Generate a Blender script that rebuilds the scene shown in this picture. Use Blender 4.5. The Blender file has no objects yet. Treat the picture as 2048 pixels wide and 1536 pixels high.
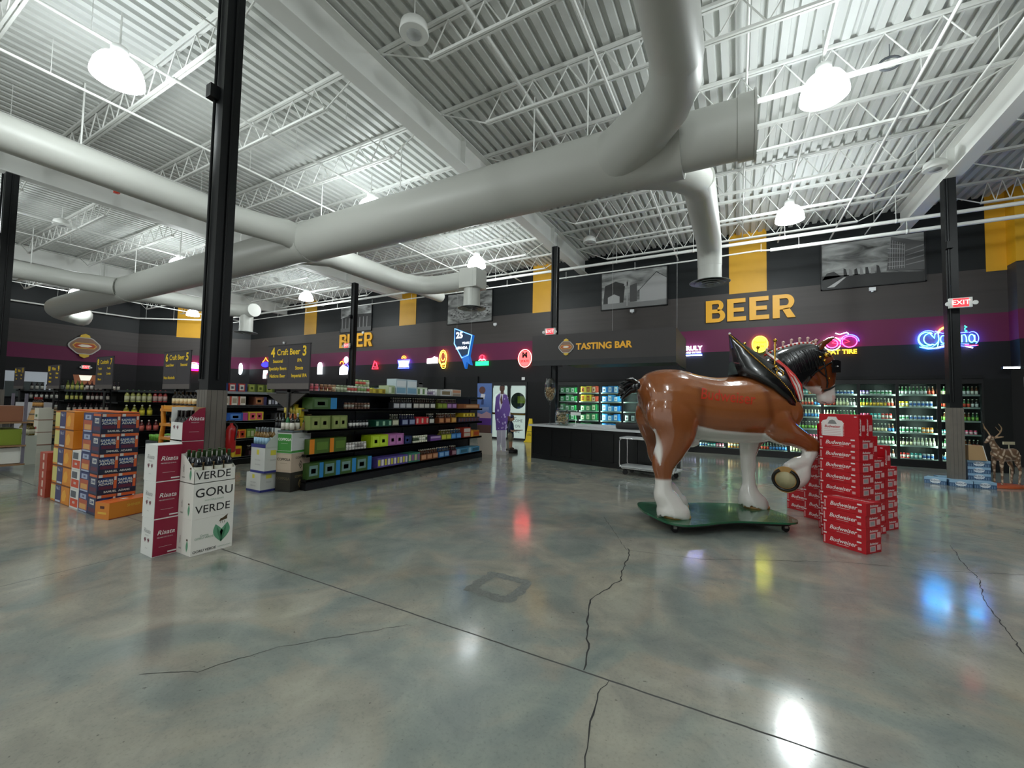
import bpy, bmesh, math, random
import numpy as np
from mathutils import Vector, Matrix, Euler
from mathutils.bvhtree import BVHTree
SC = bpy.context.scene
COL = SC.collection
RND = random.Random(7)
PI = math.pi
R90 = PI / 2

# ---------------------------------------------------------------- camera
cam_d = bpy.data.cameras.new('camera')
cam = bpy.data.objects.new('camera', cam_d)
COL.objects.link(cam)
cam_d.sensor_fit = 'HORIZONTAL'
cam_d.sensor_width = 36.0
cam_d.lens = 36.0 * 830.0 / 2048.0
cam_d.clip_end = 200
cam.matrix_world = Matrix(((0.878767, 0.004776, 0.477228, 0.0),
                           (0.476852, -0.049694, -0.877578, 0.0),
                           (0.019524, 0.998753, -0.045947, 1.5),
                           (0, 0, 0, 1)))
_q = cam.matrix_world.to_quaternion()
cam.matrix_world = Matrix.Translation((0, 0, 1.5)) @ _q.to_matrix().to_4x4()
SC.camera = cam

# ---------------------------------------------------------------- world, exposure
SC.view_settings.view_transform = 'Standard'
SC.view_settings.look = 'None'
SC.view_settings.gamma = 1.0
SC.view_settings.use_curve_mapping = False
SC.view_settings.exposure = 0.0
W = bpy.data.worlds.new('world')
SC.world = W
W.use_nodes = True
W.node_tree.nodes['Background'].inputs[0].default_value = (0.86, 0.90, 0.88, 1)
W.node_tree.nodes['Background'].inputs[1].default_value = 0.92
LAMP_W = 150.0          # each high-bay lamp
LAMP_EMIT = 20.0

# ---------------------------------------------------------------- materials
MATS = {}
def srgb(c):
    if isinstance(c, str):
        c = c.lstrip('#'); c = [int(c[i:i+2], 16) / 255 for i in (0, 2, 4)]
    return tuple((x / 12.92 if x <= 0.04045 else ((x + 0.055) / 1.055) ** 2.4) for x in c)
def mat(name, col='#808080', rough=0.5, metal=0.0, emit=0.0, ecol=None, coat=0.0, bump=0.0, bscale=40.0, var=0.0, spec=None):
    if name in MATS: return MATS[name]
    m = bpy.data.materials.new(name); m.use_nodes = True
    nt = m.node_tree; b = nt.nodes['Principled BSDF']
    c = srgb(col)
    b.inputs['Base Color'].default_value = (*c, 1)
    b.inputs['Roughness'].default_value = rough
    b.inputs['Metallic'].default_value = metal
    if spec is not None: b.inputs['Specular IOR Level'].default_value = spec
    if coat: b.inputs['Coat Weight'].default_value = coat; b.inputs['Coat Roughness'].default_value = 0.04
    if emit:
        b.inputs['Emission Color'].default_value = (*srgb(ecol or col), 1)
        b.inputs['Emission Strength'].default_value = emit
    if bump or var:
        tc = nt.nodes.new('ShaderNodeTexCoord'); nz = nt.nodes.new('ShaderNodeTexNoise')
        nz.inputs['Scale'].default_value = bscale
        nt.links.new(tc.outputs['Object'], nz.inputs['Vector'])
        if bump:
            bp = nt.nodes.new('ShaderNodeBump'); bp.inputs['Strength'].default_value = bump; bp.inputs['Distance'].default_value = 0.01
            nt.links.new(nz.outputs['Fac'], bp.inputs['Height']); nt.links.new(bp.outputs['Normal'], b.inputs['Normal'])
        if var:
            mx = nt.nodes.new('ShaderNodeMix'); mx.data_type = 'RGBA'
            mx.inputs['A'].default_value = (*[x * (1 - var) for x in c], 1); mx.inputs['B'].default_value = (*[min(1, x * (1 + var)) for x in c], 1)
            nt.links.new(nz.outputs['Fac'], mx.inputs['Factor']); nt.links.new(mx.outputs['Result'], b.inputs['Base Color'])
    MATS[name] = m
    return m
def cm(col, rough=0.45, **k):        # material by colour
    return mat('paint_%s_%d' % (col.strip('#'), int(rough * 100)), col, rough, **k)
def glow(col, s=6.0):
    return mat('glow_%s_%d' % (col.strip('#'), int(s * 10)), col, 0.4, emit=s)
def glassm(name, tint='#ffffff', rough=0.02, refl=0.12):
    if name in MATS: return MATS[name]
    m = bpy.data.materials.new(name); m.use_nodes = True
    nt = m.node_tree; nt.nodes.clear()
    o = nt.nodes.new('ShaderNodeOutputMaterial'); t = nt.nodes.new('ShaderNodeBsdfTransparent'); g = nt.nodes.new('ShaderNodeBsdfGlossy')
    f = nt.nodes.new('ShaderNodeLayerWeight'); f.inputs[0].default_value = refl; mx = nt.nodes.new('ShaderNodeMixShader')
    t.inputs[0].default_value = (*srgb(tint), 1); g.inputs['Roughness'].default_value = rough
    nt.links.new(f.outputs[1], mx.inputs[0]); nt.links.new(t.outputs[0], mx.inputs[1]); nt.links.new(g.outputs[0], mx.inputs[2]); nt.links.new(mx.outputs[0], o.inputs[0])
    MATS[name] = m
    return m

# ---------------------------------------------------------------- mesh builder
TXT = {}
def text_mesh(s, size, bold, shear, align, space=1.0):
    k = (s, round(size, 4), bold, shear, align, space)
    if k in TXT: return TXT[k]
    cu = bpy.data.curves.new('lettering', 'FONT'); cu.body = s; cu.size = size; cu.align_x = align; cu.align_y = 'CENTER'
    cu.offset = bold * size; cu.shear = shear; cu.resolution_u = 3; cu.space_character = space; cu.space_line = 0.9
    o = bpy.data.objects.new('lettering_tmp', cu); COL.objects.link(o)
    dg = bpy.context.evaluated_depsgraph_get(); dg.update()
    me = bpy.data.meshes.new_from_object(o.evaluated_get(dg))
    v = [tuple(p.co) for p in me.vertices]; f = [tuple(p.vertices) for p in me.polygons]
    bpy.data.objects.remove(o); bpy.data.curves.remove(cu); bpy.data.meshes.remove(me)
    TXT[k] = (v, f)
    return TXT[k]
FACE_ROT = {'-y': Matrix.Rotation(R90, 4, 'X'),
            '+x': Matrix.Rotation(R90, 4, 'Z') @ Matrix.Rotation(R90, 4, 'X'),
            '-x': Matrix.Rotation(-R90, 4, 'Z') @ Matrix.Rotation(R90, 4, 'X'),
            '+y': Matrix.Rotation(PI, 4, 'Z') @ Matrix.Rotation(R90, 4, 'X'),
            '+z': Matrix.Identity(4)}
class MB:
    def __init__(s): s.v = []; s.f = []; s.m = []; s.s = []
    def add(s, vs, fs, mi=0, smooth=False):
        o = len(s.v); s.v += [tuple(p) for p in vs]
        for f in fs: s.f.append(tuple(i + o for i in f)); s.m.append(mi); s.s.append(smooth)
        return s
    def box(s, x0, x1, y0, y1, z0, z1, mi=0):
        v = [(x, y, z) for x in (x0, x1) for y in (y0, y1) for z in (z0, z1)]
        return s.add(v, [(0, 1, 3, 2), (4, 6, 7, 5), (0, 4, 5, 1), (2, 3, 7, 6), (0, 2, 6, 4), (1, 5, 7, 3)], mi)
    def cbox(s, c, d, mi=0): return s.box(c[0]-d[0]/2, c[0]+d[0]/2, c[1]-d[1]/2, c[1]+d[1]/2, c[2]-d[2]/2, c[2]+d[2]/2, mi)
    def tube(s, pts, r, n=8, mi=0, caps=True, smooth=True, closed=False):
        pts = [Vector(p) for p in pts]; N = len(pts); vs = []; rs = r if isinstance(r, (list, tuple)) else [r] * N
        up = None
        for i, p in enumerate(pts):
            a = pts[(i - 1) % N] if (closed or i) else p; b = pts[(i + 1) % N] if (closed or i < N - 1) else p
            t = (b - a).normalized()
            if up is None:
                up = Vector((0, 0, 1)) if abs(t.z) < 0.9 else Vector((1, 0, 0))
            sd = t.cross(up)
            if sd.length < 1e-5: sd = t.orthogonal()
            sd.normalize(); u2 = sd.cross(t).normalized(); up = u2
            for k in range(n):
                an = 2 * PI * k / n
                vs.append(p + (sd * math.cos(an) + u2 * math.sin(an)) * rs[i])
        fs = []
        for i in range(N if closed else N - 1):
            for k in range(n):
                a = i * n + k; b = i * n + (k + 1) % n; c = ((i + 1) % N) * n + (k + 1) % n; d = ((i + 1) % N) * n + k
                fs.append((a, b, c, d))
        s.add(vs, fs, mi, smooth)
        if caps and not closed:
            s.add(vs[:n], [tuple(range(n - 1, -1, -1))], mi); s.add(vs[-n:], [tuple(range(n))], mi)
        return s
    def lathe(s, prof, n=12, c=(0, 0, 0), mi=0, smooth=True, ax=None):
        vs = []; ms = mi if isinstance(mi, (list, tuple)) else [mi] * (len(prof) - 1)
        for r, z in prof:
            for k in range(n):
                a = 2 * PI * k / n; p = Vector((r * math.cos(a), r * math.sin(a), z))
                if ax is not None: p = ax @ p
                vs.append((p.x + c[0], p.y + c[1], p.z + c[2]))
        o = len(s.v); s.v += vs
        for i in range(len(prof) - 1):
            for k in range(n):
                k2 = (k + 1) % n
                s.f.append((o + i*n + k, o + i*n + k2, o + (i+1)*n + k2, o + (i+1)*n + k)); s.m.append(ms[i]); s.s.append(smooth)
        if prof[0][0] > 1e-4: s.f.append(tuple(o + k for k in range(n - 1, -1, -1))); s.m.append(ms[0]); s.s.append(False)
        if prof[-1][0] > 1e-4: s.f.append(tuple(o + (len(prof)-1)*n + k for k in range(n))); s.m.append(ms[-1]); s.s.append(False)
        return s
    def ball(s, c, r, mi=0, n=8):
        return s.lathe([(max(0.0001, r * math.sin(PI * i / n)), -r * math.cos(PI * i / n)) for i in range(n + 1)], n + 2, c, mi)
    def prism(s, poly, h, M=None, mi=0):    # polygon in XY extruded along +Z, placed by M
        n = len(poly); M = M or Matrix.Identity(4)
        vs = [M @ Vector((x, y, 0)) for x, y in poly] + [M @ Vector((x, y, h)) for x, y in poly]
        return s.add(vs, [tuple(range(n - 1, -1, -1)), tuple(range(n, 2 * n))] + [(i, (i + 1) % n, n + (i + 1) % n, n + i) for i in range(n)], mi)
    def text(s, t, size, at, face='-y', mi=0, bold=0.0, shear=0.0, align='CENTER', ext=0.0, space=1.0):
        v, f = text_mesh(t, size, bold, shear, align, space)
        if not v: return s
        M = Matrix.Translation(at) @ (FACE_ROT[face] if isinstance(face, str) else face)
        if ext:
            n = len(v); cnt = {}
            for q in f:
                for i in range(len(q)):
                    e = (q[i], q[(i + 1) % len(q)]); cnt[e] = 1
            bd = [e for e in cnt if (e[1], e[0]) not in cnt]
            vs = [M @ Vector(p) for p in v] + [M @ (Vector(p) + Vector((0, 0, ext))) for p in v]
            fs = [tuple(i + n for i in q) for q in f] + [tuple(reversed(q)) for q in f] + [(a, b, b + n, a + n) for a, b in bd]
            return s.add(vs, fs, mi)
        return s.add([M @ Vector(p) for p in v], f, mi)
    def mesh(s, name, mats):
        me = bpy.data.meshes.new(name); me.from_pydata(s.v, [], s.f)
        for m in mats: me.materials.append(m)
        me.polygons.foreach_set('material_index', [min(i, len(mats) - 1) for i in s.m])
        me.polygons.foreach_set('use_smooth', s.s)
        me.update()
        return me
    def build(s, name, mats, parent=None, loc=(0, 0, 0), rz=0.0, label=None):
        if not isinstance(mats, (list, tuple)): mats = [mats]
        o = bpy.data.objects.new(name, s.mesh(name, mats)); COL.objects.link(o)
        o.location = loc; o.rotation_euler = (0, 0, rz)
        if parent is not None: o.parent = parent
        if label: o['label'] = label
        return o
def tag(o, label, cat, group=None, kind=None):
    if kind: o['kind'] = kind
    if label: o['label'] = label
    if cat: o['category'] = cat
    if group: o['group'] = group
    return o
def thing(name, label, cat, loc=(0, 0, 0), rz=0.0, group=None):
    o = bpy.data.objects.new(name, None); COL.objects.link(o)
    o.location = loc; o.rotation_euler = (0, 0, rz); o.empty_display_size = 0.1
    return tag(o, label, cat, group)
def struct(o): o['kind'] = 'structure'; return o
def part(name, me, parent, loc=(0, 0, 0), rz=0.0, label=None):
    o = bpy.data.objects.new(name, me); COL.objects.link(o); o.location = loc; o.rotation_euler = (0, 0, rz); o.parent = parent
    if label: o['label'] = label
    return o
def copy_tree(o, parent=None):
    c = o.copy(); COL.objects.link(c)
    if parent is not None: c.parent = parent
    for ch in list(o.children): copy_tree(ch, c)
    return c
ORD = ['top', 'second', 'third', 'fourth', 'fifth', 'sixth', 'seventh', 'eighth', 'ninth', 'tenth']
# ================================================================ structure
WHITE = mat('white_painted_steel', '#dddeda', 0.55)
DECKM = mat('white_painted_deck', '#d0d2ce', 0.55)
DUCTM = mat('white_painted_duct', '#bdbeb8', 0.45)
BLACKM = mat('black_painted_steel', '#0c0f11', 0.45, spec=0.3)
BLK = mat('matte_black', '#0b0c0e', 0.5)
DARK = mat('black_shelving', '#0d0e10', 0.4)
CHROME = mat('chrome', '#c8c8c8', 0.18, 1.0)
GOLD = mat('gold_metal', '#c79a3a', 0.25, 1.0)

def floor_material():
    m = bpy.data.materials.new('polished_concrete'); m.use_nodes = True
    nt = m.node_tree; b = nt.nodes['Principled BSDF']; L = nt.links.new; N = nt.nodes.new
    tc = N('ShaderNodeTexCoord')
    def noise(sc, det=3, dist=0.0, rough=0.5):
        n = N('ShaderNodeTexNoise'); n.inputs['Scale'].default_value = sc; n.inputs['Detail'].default_value = det
        n.inputs['Distortion'].default_value = dist; n.inputs['Roughness'].default_value = rough
        L(tc.outputs['Object'], n.inputs['Vector']); return n
    def ramp(src, stops):
        r = N('ShaderNodeValToRGB'); e = r.color_ramp.elements
        e[0].position, e[0].color = stops[0][0], (*stops[0][1], 1); e[1].position, e[1].color = stops[-1][0], (*stops[-1][1], 1)
        for p, c in stops[1:-1]:
            q = e.new(p); q.color = (*c, 1)
        L(src, r.inputs['Fac']); return r
    big = noise(0.9, 4, 1.2); mid = noise(3.1, 6, 0.8, 0.6); fine = noise(55, 4, 0, 0.7); speck = noise(30, 2)
    r1 = ramp(big.outputs['Fac'], [(0.34, srgb('#7c8480')), (0.46, srgb('#888d86')), (0.55, srgb('#949186')), (0.68, srgb('#9f9d91'))])
    r2 = ramp(mid.outputs['Fac'], [(0.3, (0.80, 0.81, 0.82)), (0.5, (0.97, 0.97, 0.96)), (0.72, (1.14, 1.13, 1.08))])
    r3 = ramp(fine.outputs['Fac'], [(0.28, (0.78, 0.78, 0.78)), (0.45, (1, 1, 1)), (0.75, (1.06, 1.06, 1.05))])
    r4 = ramp(speck.outputs['Fac'], [(0.24, (0.55, 0.55, 0.55)), (0.29, (1, 1, 1)), (0.9, (1, 1, 1))])
    cur = r1.outputs[0]
    for r in (r2, r3, r4):
        x = N('ShaderNodeMix'); x.data_type = 'RGBA'; x.blend_type = 'MULTIPLY'; x.inputs['Factor'].default_value = 1.0
        L(cur, x.inputs['A']); L(r.outputs[0], x.inputs['B']); cur = x.outputs['Result']
    # saw-cut joints on the column grid
    sep = N('ShaderNodeSeparateXYZ'); L(tc.outputs['Object'], sep.inputs[0])
    wob = noise(7, 3)
    def joint(axis, vals, w):
        outs = []
        for v in vals:
            a = N('ShaderNodeMath'); a.operation = 'SUBTRACT'; L(sep.outputs[axis], a.inputs[0]); a.inputs[1].default_value = v
            wv = N('ShaderNodeMath'); wv.operation = 'MULTIPLY_ADD'; L(wob.outputs['Fac'], wv.inputs[0]); wv.inputs[1].default_value = 0.012; L(a.outputs[0], wv.inputs[2])
            a2 = N('ShaderNodeMath'); a2.operation = 'ABSOLUTE'; L(wv.outputs[0], a2.inputs[0])
            c = N('ShaderNodeMath'); c.operation = 'LESS_THAN'; L(a2.outputs[0], c.inputs[0]); c.inputs[1].default_value = w
            outs.append(c.outputs[0])
        return outs
    js = joint('Y', [2.325, 7.1, 11.8], 0.006) + joint('X', [-5.03, -0.2 + 4.2, -9.6, -14.2], 0.004)
    acc = js[0]
    for j in js[1:]:
        q = N('ShaderNodeMath'); q.operation = 'MAXIMUM'; L(acc, q.inputs[0]); L(j, q.inputs[1]); acc = q.outputs[0]
    x = N('ShaderNodeMix'); x.data_type = 'RGBA'; L(acc, x.inputs['Factor']); L(cur, x.inputs['A']); x.inputs['B'].default_value = (0.045, 0.045, 0.042, 1)
    L(x.outputs['Result'], b.inputs['Base Color'])
    rr = N('ShaderNodeMapRange'); rr.inputs['From Min'].default_value = 0.3; rr.inputs['From Max'].default_value = 0.7
    rr.inputs['To Min'].default_value = 0.10; rr.inputs['To Max'].default_value = 0.17
    L(mid.outputs['Fac'], rr.inputs['Value'])
    ra = N('ShaderNodeMath'); ra.operation = 'MAXIMUM'; L(rr.outputs[0], ra.inputs[0]); L(acc, ra.inputs[1]); L(ra.outputs[0], b.inputs['Roughness'])
    bp = N('ShaderNodeBump'); bp.inputs['Strength'].default_value = 0.025; bp.inputs['Distance'].default_value = 0.02
    L(mid.outputs['Fac'], bp.inputs['Height']); L(bp.outputs['Normal'], b.inputs['Normal'])
    b.inputs['Specular IOR Level'].default_value = 0.8
    return m
CONC = floor_material()
fl = MB()
fl.box(-40, 14, -8, 17, -0.2, 0.0)
floor = struct(fl.build('floor', CONC))
CRK = mat('crack_dirt', '#2b2b29', 0.9)
def ribbon(pts, w, seed):
    rn = random.Random(seed); P = []
    for (a, b) in zip(pts[:-1], pts[1:]):
        a = Vector((*a, 0)); b = Vector((*b, 0)); n = max(2, int((b - a).length / 0.045))
        nn = Vector((-(b - a).y, (b - a).x, 0)).normalized()
        for i in range(n): P.append(a.lerp(b, i / n) + nn * rn.uniform(-0.009, 0.009))
    P.append(Vector((*pts[-1], 0)))
    mb = MB(); vs = []
    for i, p in enumerate(P):
        t = (P[min(i + 1, len(P) - 1)] - P[max(i - 1, 0)]); nn = Vector((-t.y, t.x, 0)).normalized(); ww = w * rn.uniform(0.5, 1.4) * (0.4 if i in (0, len(P) - 1) else 1)
        vs += [p + nn * ww + Vector((0, 0, 0.0012)), p - nn * ww + Vector((0, 0, 0.0012))]
    mb.add(vs, [(2*i, 2*i+1, 2*i+3, 2*i+2) for i in range(len(P) - 1)])
    o = mb.build('floor_crack', CRK, floor); return o
ribbon([(-1.02, 4.5), (-0.96, 4.3), (-0.93, 3.9), (-0.89, 3.66), (-1.0, 3.17), (-0.93, 2.9), (-0.87, 2.69), (-0.8, 2.5), (-0.77, 2.33)], 0.005, 1)
ribbon([(-0.63, 2.32), (-0.64, 2.14), (-0.61, 1.93), (-0.56, 1.73), (-0.5, 1.4)], 0.004, 2)
ribbon([(-1.6, 5.6), (-1.02, 4.43), (-0.33, 4.56), (0.2, 4.85), (0.96, 5.25), (1.6, 5.4), (2.33, 5.73), (3.2, 5.9)], 0.0025, 3)
ribbon([(2.1, 6.54), (1.95, 5.8), (1.9, 5.35), (1.72, 4.8), (1.66, 4.41), (1.56, 3.86), (1.5, 3.3)], 0.0035, 4)
ribbon([(-2.84, 1.08), (-2.6, 1.25), (-2.45, 1.6), (-2.2, 1.9), (-1.95, 2.2)], 0.0018, 5)
st = MB(); pl = []
for i in range(40):
    a = 2 * PI * i / 40; pl.append((max(-1, min(1, 1.35 * math.cos(a))) , max(-1, min(1, 1.35 * math.sin(a)))))
vs = []
rr_ = random.Random(5)
for k, s_ in enumerate((0.13, 0.22)):
    for (x, y) in pl:
        q = s_ * (1 + rr_.uniform(-0.06, 0.10)); vs.append((-1.72 + x * q, 3.02 + y * q, 0.0011))
st.add(vs, [(i, (i + 1) % 40, 40 + (i + 1) % 40, 40 + i) for i in range(40)])
st.build('floor_stain', mat('rough_patch', '#6e716c', 0.7, bump=0.8, bscale=45, var=0.4), floor)

# back wall, striped, with painted yellow blocks
def siding(name, col, sc):
    m = mat(name, col, 0.55); nt = m.node_tree; b = nt.nodes['Principled BSDF']; N = nt.nodes.new; L = nt.links.new
    tc = N('ShaderNodeTexCoord'); mp = N('ShaderNodeMapping'); mp.inputs['Scale'].default_value = (0.15, 0.15, sc)
    L(tc.outputs['Object'], mp.inputs[0]); nz = N('ShaderNodeTexNoise'); nz.inputs['Scale'].default_value = 1.0; nz.inputs['Detail'].default_value = 4
    L(mp.outputs[0], nz.inputs['Vector']); c = srgb(col)
    mx = N('ShaderNodeMix'); mx.data_type = 'RGBA'; mx.inputs['A'].default_value = (*[v * 0.7 for v in c], 1); mx.inputs['B'].default_value = (*[v * 1.3 for v in c], 1)
    L(nz.outputs['Fac'], mx.inputs['Factor']); L(mx.outputs['Result'], b.inputs['Base Color'])
    return m
WTOP = mat('wall_charcoal', '#15191b', 0.5, spec=0.3, var=0.12, bscale=2)
WGRY = siding('wall_brown_grey_boards', '#3b3634', 9)
WPUR = mat('wall_plum', '#641f45', 0.5, spec=0.3, var=0.06, bscale=2)
WLOW = mat('wall_dark_grey', '#161619', 0.55, spec=0.3)
WBLK = mat('wall_black', '#0c0d0f', 0.55, spec=0.3)
WYEL = mat('wall_yellow', '#dca41a', 0.5, var=0.06, bscale=3)
WM = [WTOP, WGRY, WPUR, WLOW, WBLK, WYEL]
ZB = [(0.0, 2.36, 4), (2.36, 3.30, 3), (3.30, 4.03, 2), (4.03, 5.18, 1), (5.18, 7.25, 0)]
def wallseg(mb, p, q, thick, zmin=0.0, zb=ZB):
    p = Vector((*p, 0)); q = Vector((*q, 0)); t = (q - p).normalized(); n = Vector((t.y, -t.x, 0))   # n points into the shop
    for z0, z1, mi in zb:
        z0 = max(z0, zmin)
        if z0 >= z1: continue
        v = []
        for s_ in (p, q):
            for d in (0, -thick):
                for z in (z0, z1): v.append(s_ + n * d + Vector((0, 0, z)))
        mb.add(v, [(0, 4, 5, 1), (2, 3, 7, 6), (0, 2, 6, 4), (1, 5, 7, 3), (0, 1, 3, 2), (4, 6, 7, 5)], mi)
bw = MB()
wallseg(bw, (-27.0, 15), (-20.6, 15), 0.2)
wallseg(bw, (-20.6, 15), (-12.9, 15), 0.2, 2.36)
wallseg(bw, (-12.9, 15), (-9.15, 15), 0.2)
wallseg(bw, (-9.15, 15), (-7.45, 15), 0.2, 2.36)
wallseg(bw, (-7.45, 15), (-6.12, 15), 0.2)
wallseg(bw, (-6.12, 15), (5.5, 15), 0.2, 2.36)
wallseg(bw, (5.5, 15), (6.0, 15), 0.2)
for cx_ in (-21.2, -13.95, -6.75, 0.3):
    bw.box(cx_ - 0.52, cx_ + 0.52, 14.988, 15.0, 5.15, 7.2, 5)
bw.box(5.62, 6.02, 14.985, 15.0, 5.1, 7.2, 5)
bw.box(-6.12, 5.5, 14.97, 15.0, 2.36, 2.45, 4)
for x_ in (-18.6, -10.4, -12.2): bw.box(x_ - 0.6, x_ + 0.6, 14.93, 15.0, 1.6, 2.62, 4)
struct(bw.build('wall_back', WM))
lw = MB(); wallseg(lw, (-31.2, -8), (-31.2, 10.9), 0.2)
lw.box(-31.2, -31.188, 4.6, 5.6, 5.15, 7.2, 5)
struct(lw.build('wall_left', WM))
cw = MB(); wallseg(cw, (-31.2, 10.9), (-27.0, 15.0), 0.2)
t_ = Vector((4.2, 4.1, 0)).normalized(); n_ = Vector((t_.y, -t_.x, 0)); b0 = Vector((-31.2, 10.9, 0)) + t_ * 1.9
vv = []
for s_ in (b0, b0 + t_ * 1.35):
    for d in (0.012, 0):
        for z in (5.1, 7.2): vv.append(s_ + n_ * d + Vector((0, 0, z)))
cw.add(vv, [(0, 4, 5, 1), (2, 3, 7, 6), (0, 2, 6, 4), (1, 5, 7, 3), (0, 1, 3, 2), (4, 6, 7, 5)], 5)
struct(cw.build('wall_corner', WM))
rw = MB()
wallseg(rw, (6.0, 14.6), (7.3, 14.6), 0.2, 2.62)
wallseg(rw, (7.3, 14.6), (7.3, -8), 0.2)
rw.box(6.0, 6.14, 14.8, 17, 2.62, 7.25, 3)
rw.box(5.985, 6.9, 14.585, 14.6, 5.2, 7.2, 5); rw.box(5.985, 6.0, 14.6, 15.0, 5.2, 7.2, 5); rw.box(5.99, 6.0, 14.6, 15.0, 4.03, 5.2, 1); rw.box(5.99, 6.0, 14.6, 15.0, 3.3, 4.03, 2)
rw.box(6.0, 9.0, 16.9, 17.0, 0, 3, 4)
struct(rw.build('wall_right', WM))

# roof deck with ribs running towards the back wall
dk = MB(); x = -37.0; prof = []
while x < 9.5:
    prof += [(x, 7.05), (x + 0.105, 7.05), (x + 0.12, 7.125), (x + 0.185, 7.125)]; x += 0.2
n = len(prof)
dk.add([(a, -8.0, b) for a, b in prof] + [(a, 15.2, b) for a, b in prof] + [(-37, -8, 7.2), (9.6, -8, 7.2), (9.6, 15.2, 7.2), (-37, 15.2, 7.2)],
       [(i, n + i, n + i + 1, i + 1) for i in range(n - 1)] + [(2*n, 2*n+1, 2*n+2, 2*n+3)])
struct(dk.build('ceiling', DECKM))

# girders
GX = [-23.4, -14.35, -5.1, 4.0]
def girder(i, x):
    mb = MB()
    mb.box(-0.14, 0.14, -8, 15, 6.98, 7.0); mb.box(-0.012, 0.012, -8, 15, 6.45, 6.98); mb.box(-0.14, 0.14, -8, 15, 6.42, 6.45)
    for y in (-6, -2, 2.35, 6.9, 11.7): mb.box(-0.13, 0.13, y, y + 0.015, 6.45, 6.98)
    o = mb.build('roof_girder', WHITE, None, (x, 0, 0))
    tag(o, ['white steel roof girder at the far left side of the shop', 'white steel roof girder above the far left black column', 'wide white steel roof girder running across the middle of the ceiling',
            'white I-beam roof girder at the right above the exit sign column'][i], 'beam')
for i, x in enumerate(GX): girder(i, x)

# open-web joists
def joist_meshes(L):
    tc_ = MB(); tc_.box(-L/2, L/2, -0.05, -0.01, 6.995, 7.045); tc_.box(-L/2, L/2, 0.01, 0.05, 6.995, 7.045)
    bc = MB(); e = L/2 - 1.15; bc.box(-e, e, -0.04, -0.008, 6.5, 6.54); bc.box(-e, e, 0.008, 0.04, 6.5, 6.54)
    wb = MB(); n = max(4, int(round(2 * e / 0.62))); st_ = 2 * e / n
    for i in range(n):
        x0 = -e + i * st_; wb.tube([(x0, 0, 6.52), (x0 + st_/2, 0, 7.0)], 0.011, 5, caps=False); wb.tube([(x0 + st_/2, 0, 7.0), (x0 + st_, 0, 6.52)], 0.011, 5, caps=False)
    wb.tube([(-e, 0, 6.52), (-L/2 + 0.15, 0, 7.0)], 0.014, 5, caps=False); wb.tube([(e, 0, 6.52), (L/2 - 0.15, 0, 7.0)], 0.014, 5, caps=False)
    return [tc_.mesh('top_chord', [WHITE]), bc.mesh('bottom_chord', [WHITE]), wb.mesh('web', [WHITE])]
BAYS = [(-31.2, -23.4, 'far left'), (-23.4, -14.35, 'left'), (-14.35, -5.1, 'centre left'), (-5.1, 4.0, 'centre right'), (4.0, 7.3, 'far right')]
NTH = ['nearest the back wall', 'second from the back wall', 'third from the back wall', 'fourth from the back wall', 'fifth from the back wall', 'sixth from the back wall', 'seventh from the back wall', 'eighth from the back wall', 'ninth from the back wall', 'tenth from the back wall', 'eleventh from the back wall']
for x0, x1, bn in BAYS:
    ms = joist_meshes(x1 - x0 - 0.02)
    for k in range(9):
        y = 13.9 - 1.56 * k
        t = thing('roof_joist', 'white open-web steel roof joist in the %s bay, %s' % (bn, NTH[k]), 'roof joist', ((x0 + x1) / 2, y, 0), 0, 'open-web roof joists')
        for me in ms: part(me.name.split('.')[0], me, t)

# thin pipes and conduits along the deck
PIPES = [(-27.3, 6.3, 0.02), (-20, 6.62, 0.018), (-17.3, 6.46, 0.02), (-11.4, 6.45, 0.02), (-9.35, 6.47, 0.022), (-7.75, 6.47, 0.022), (-6.3, 6.6, 0.014), (-3.2, 6.85, 0.03), (-1.75, 6.47, 0.022), (0.16, 6.9, 0.02), (1.12, 6.6, 0.022), (2.4, 6.47, 0.022), (3.2, 6.47, 0.016)]
PL = ['far left corner', 'left bay', 'left lamp row', 'near the second column', 'beside the left lamps', 'carrying the centre left lamps', 'beside the wide girder', 'right of the wide girder', 'above the round speaker', 'above the branch duct', 'carrying the right hand lamps', 'right of the brightest lamp', 'left of the right girder']
for (x, z, r), l in zip(PIPES, PL):
    mb = MB(); mb.tube([(x, -6, z), (x, 14.9, z)], r, 8)
    for y in range(-4, 15, 3): mb.tube([(x, y, z), (x, y, 7.04)], 0.005, 5, caps=False)
    tag(mb.build('ceiling_pipe', WHITE), 'thin white pipe along the roof deck, ' + l, 'pipe')
# sprinkler mains along the back wall
def run_pipe(pts, r, label, hang=True, top=7.04):
    mb = MB(); mb.tube(pts, r, 10)
    if hang:
        for a, b in zip(pts[:-1], pts[1:]):
            a = Vector(a); b = Vector(b); n = int((b - a).length / 2.3)
            for i in range(n + 1):
                p = a.lerp(b, (i + 0.3) / (n + 1)); mb.tube([p, (p.x, p.y, top)], 0.006, 5, caps=False); mb.lathe([(r + 0.008, -0.02), (r + 0.008, 0.02)], 10, p, ax=Matrix.Rotation(R90, 3, 'Y'))
    return tag(mb.build('sprinkler_pipe', WHITE), label, 'pipe')
run_pipe([(-26.5, 13, 6.06), (7.2, 13, 6.06)], 0.045, 'thick white sprinkler main running along the back wall, upper of two')
run_pipe([(0.8, 13, 5.77), (7.2, 13, 5.77)], 0.045, 'white sprinkler main lower of two, right of the drop duct', top=6.01)
run_pipe([(-26.5, 13.1, 5.8), (-1.2, 13.1, 5.8), (0.5, 13.1, 5.83), (0.8, 13, 5.77)], 0.022, 'thin white conduit below the sprinkler main, left part', top=6.0)
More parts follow.
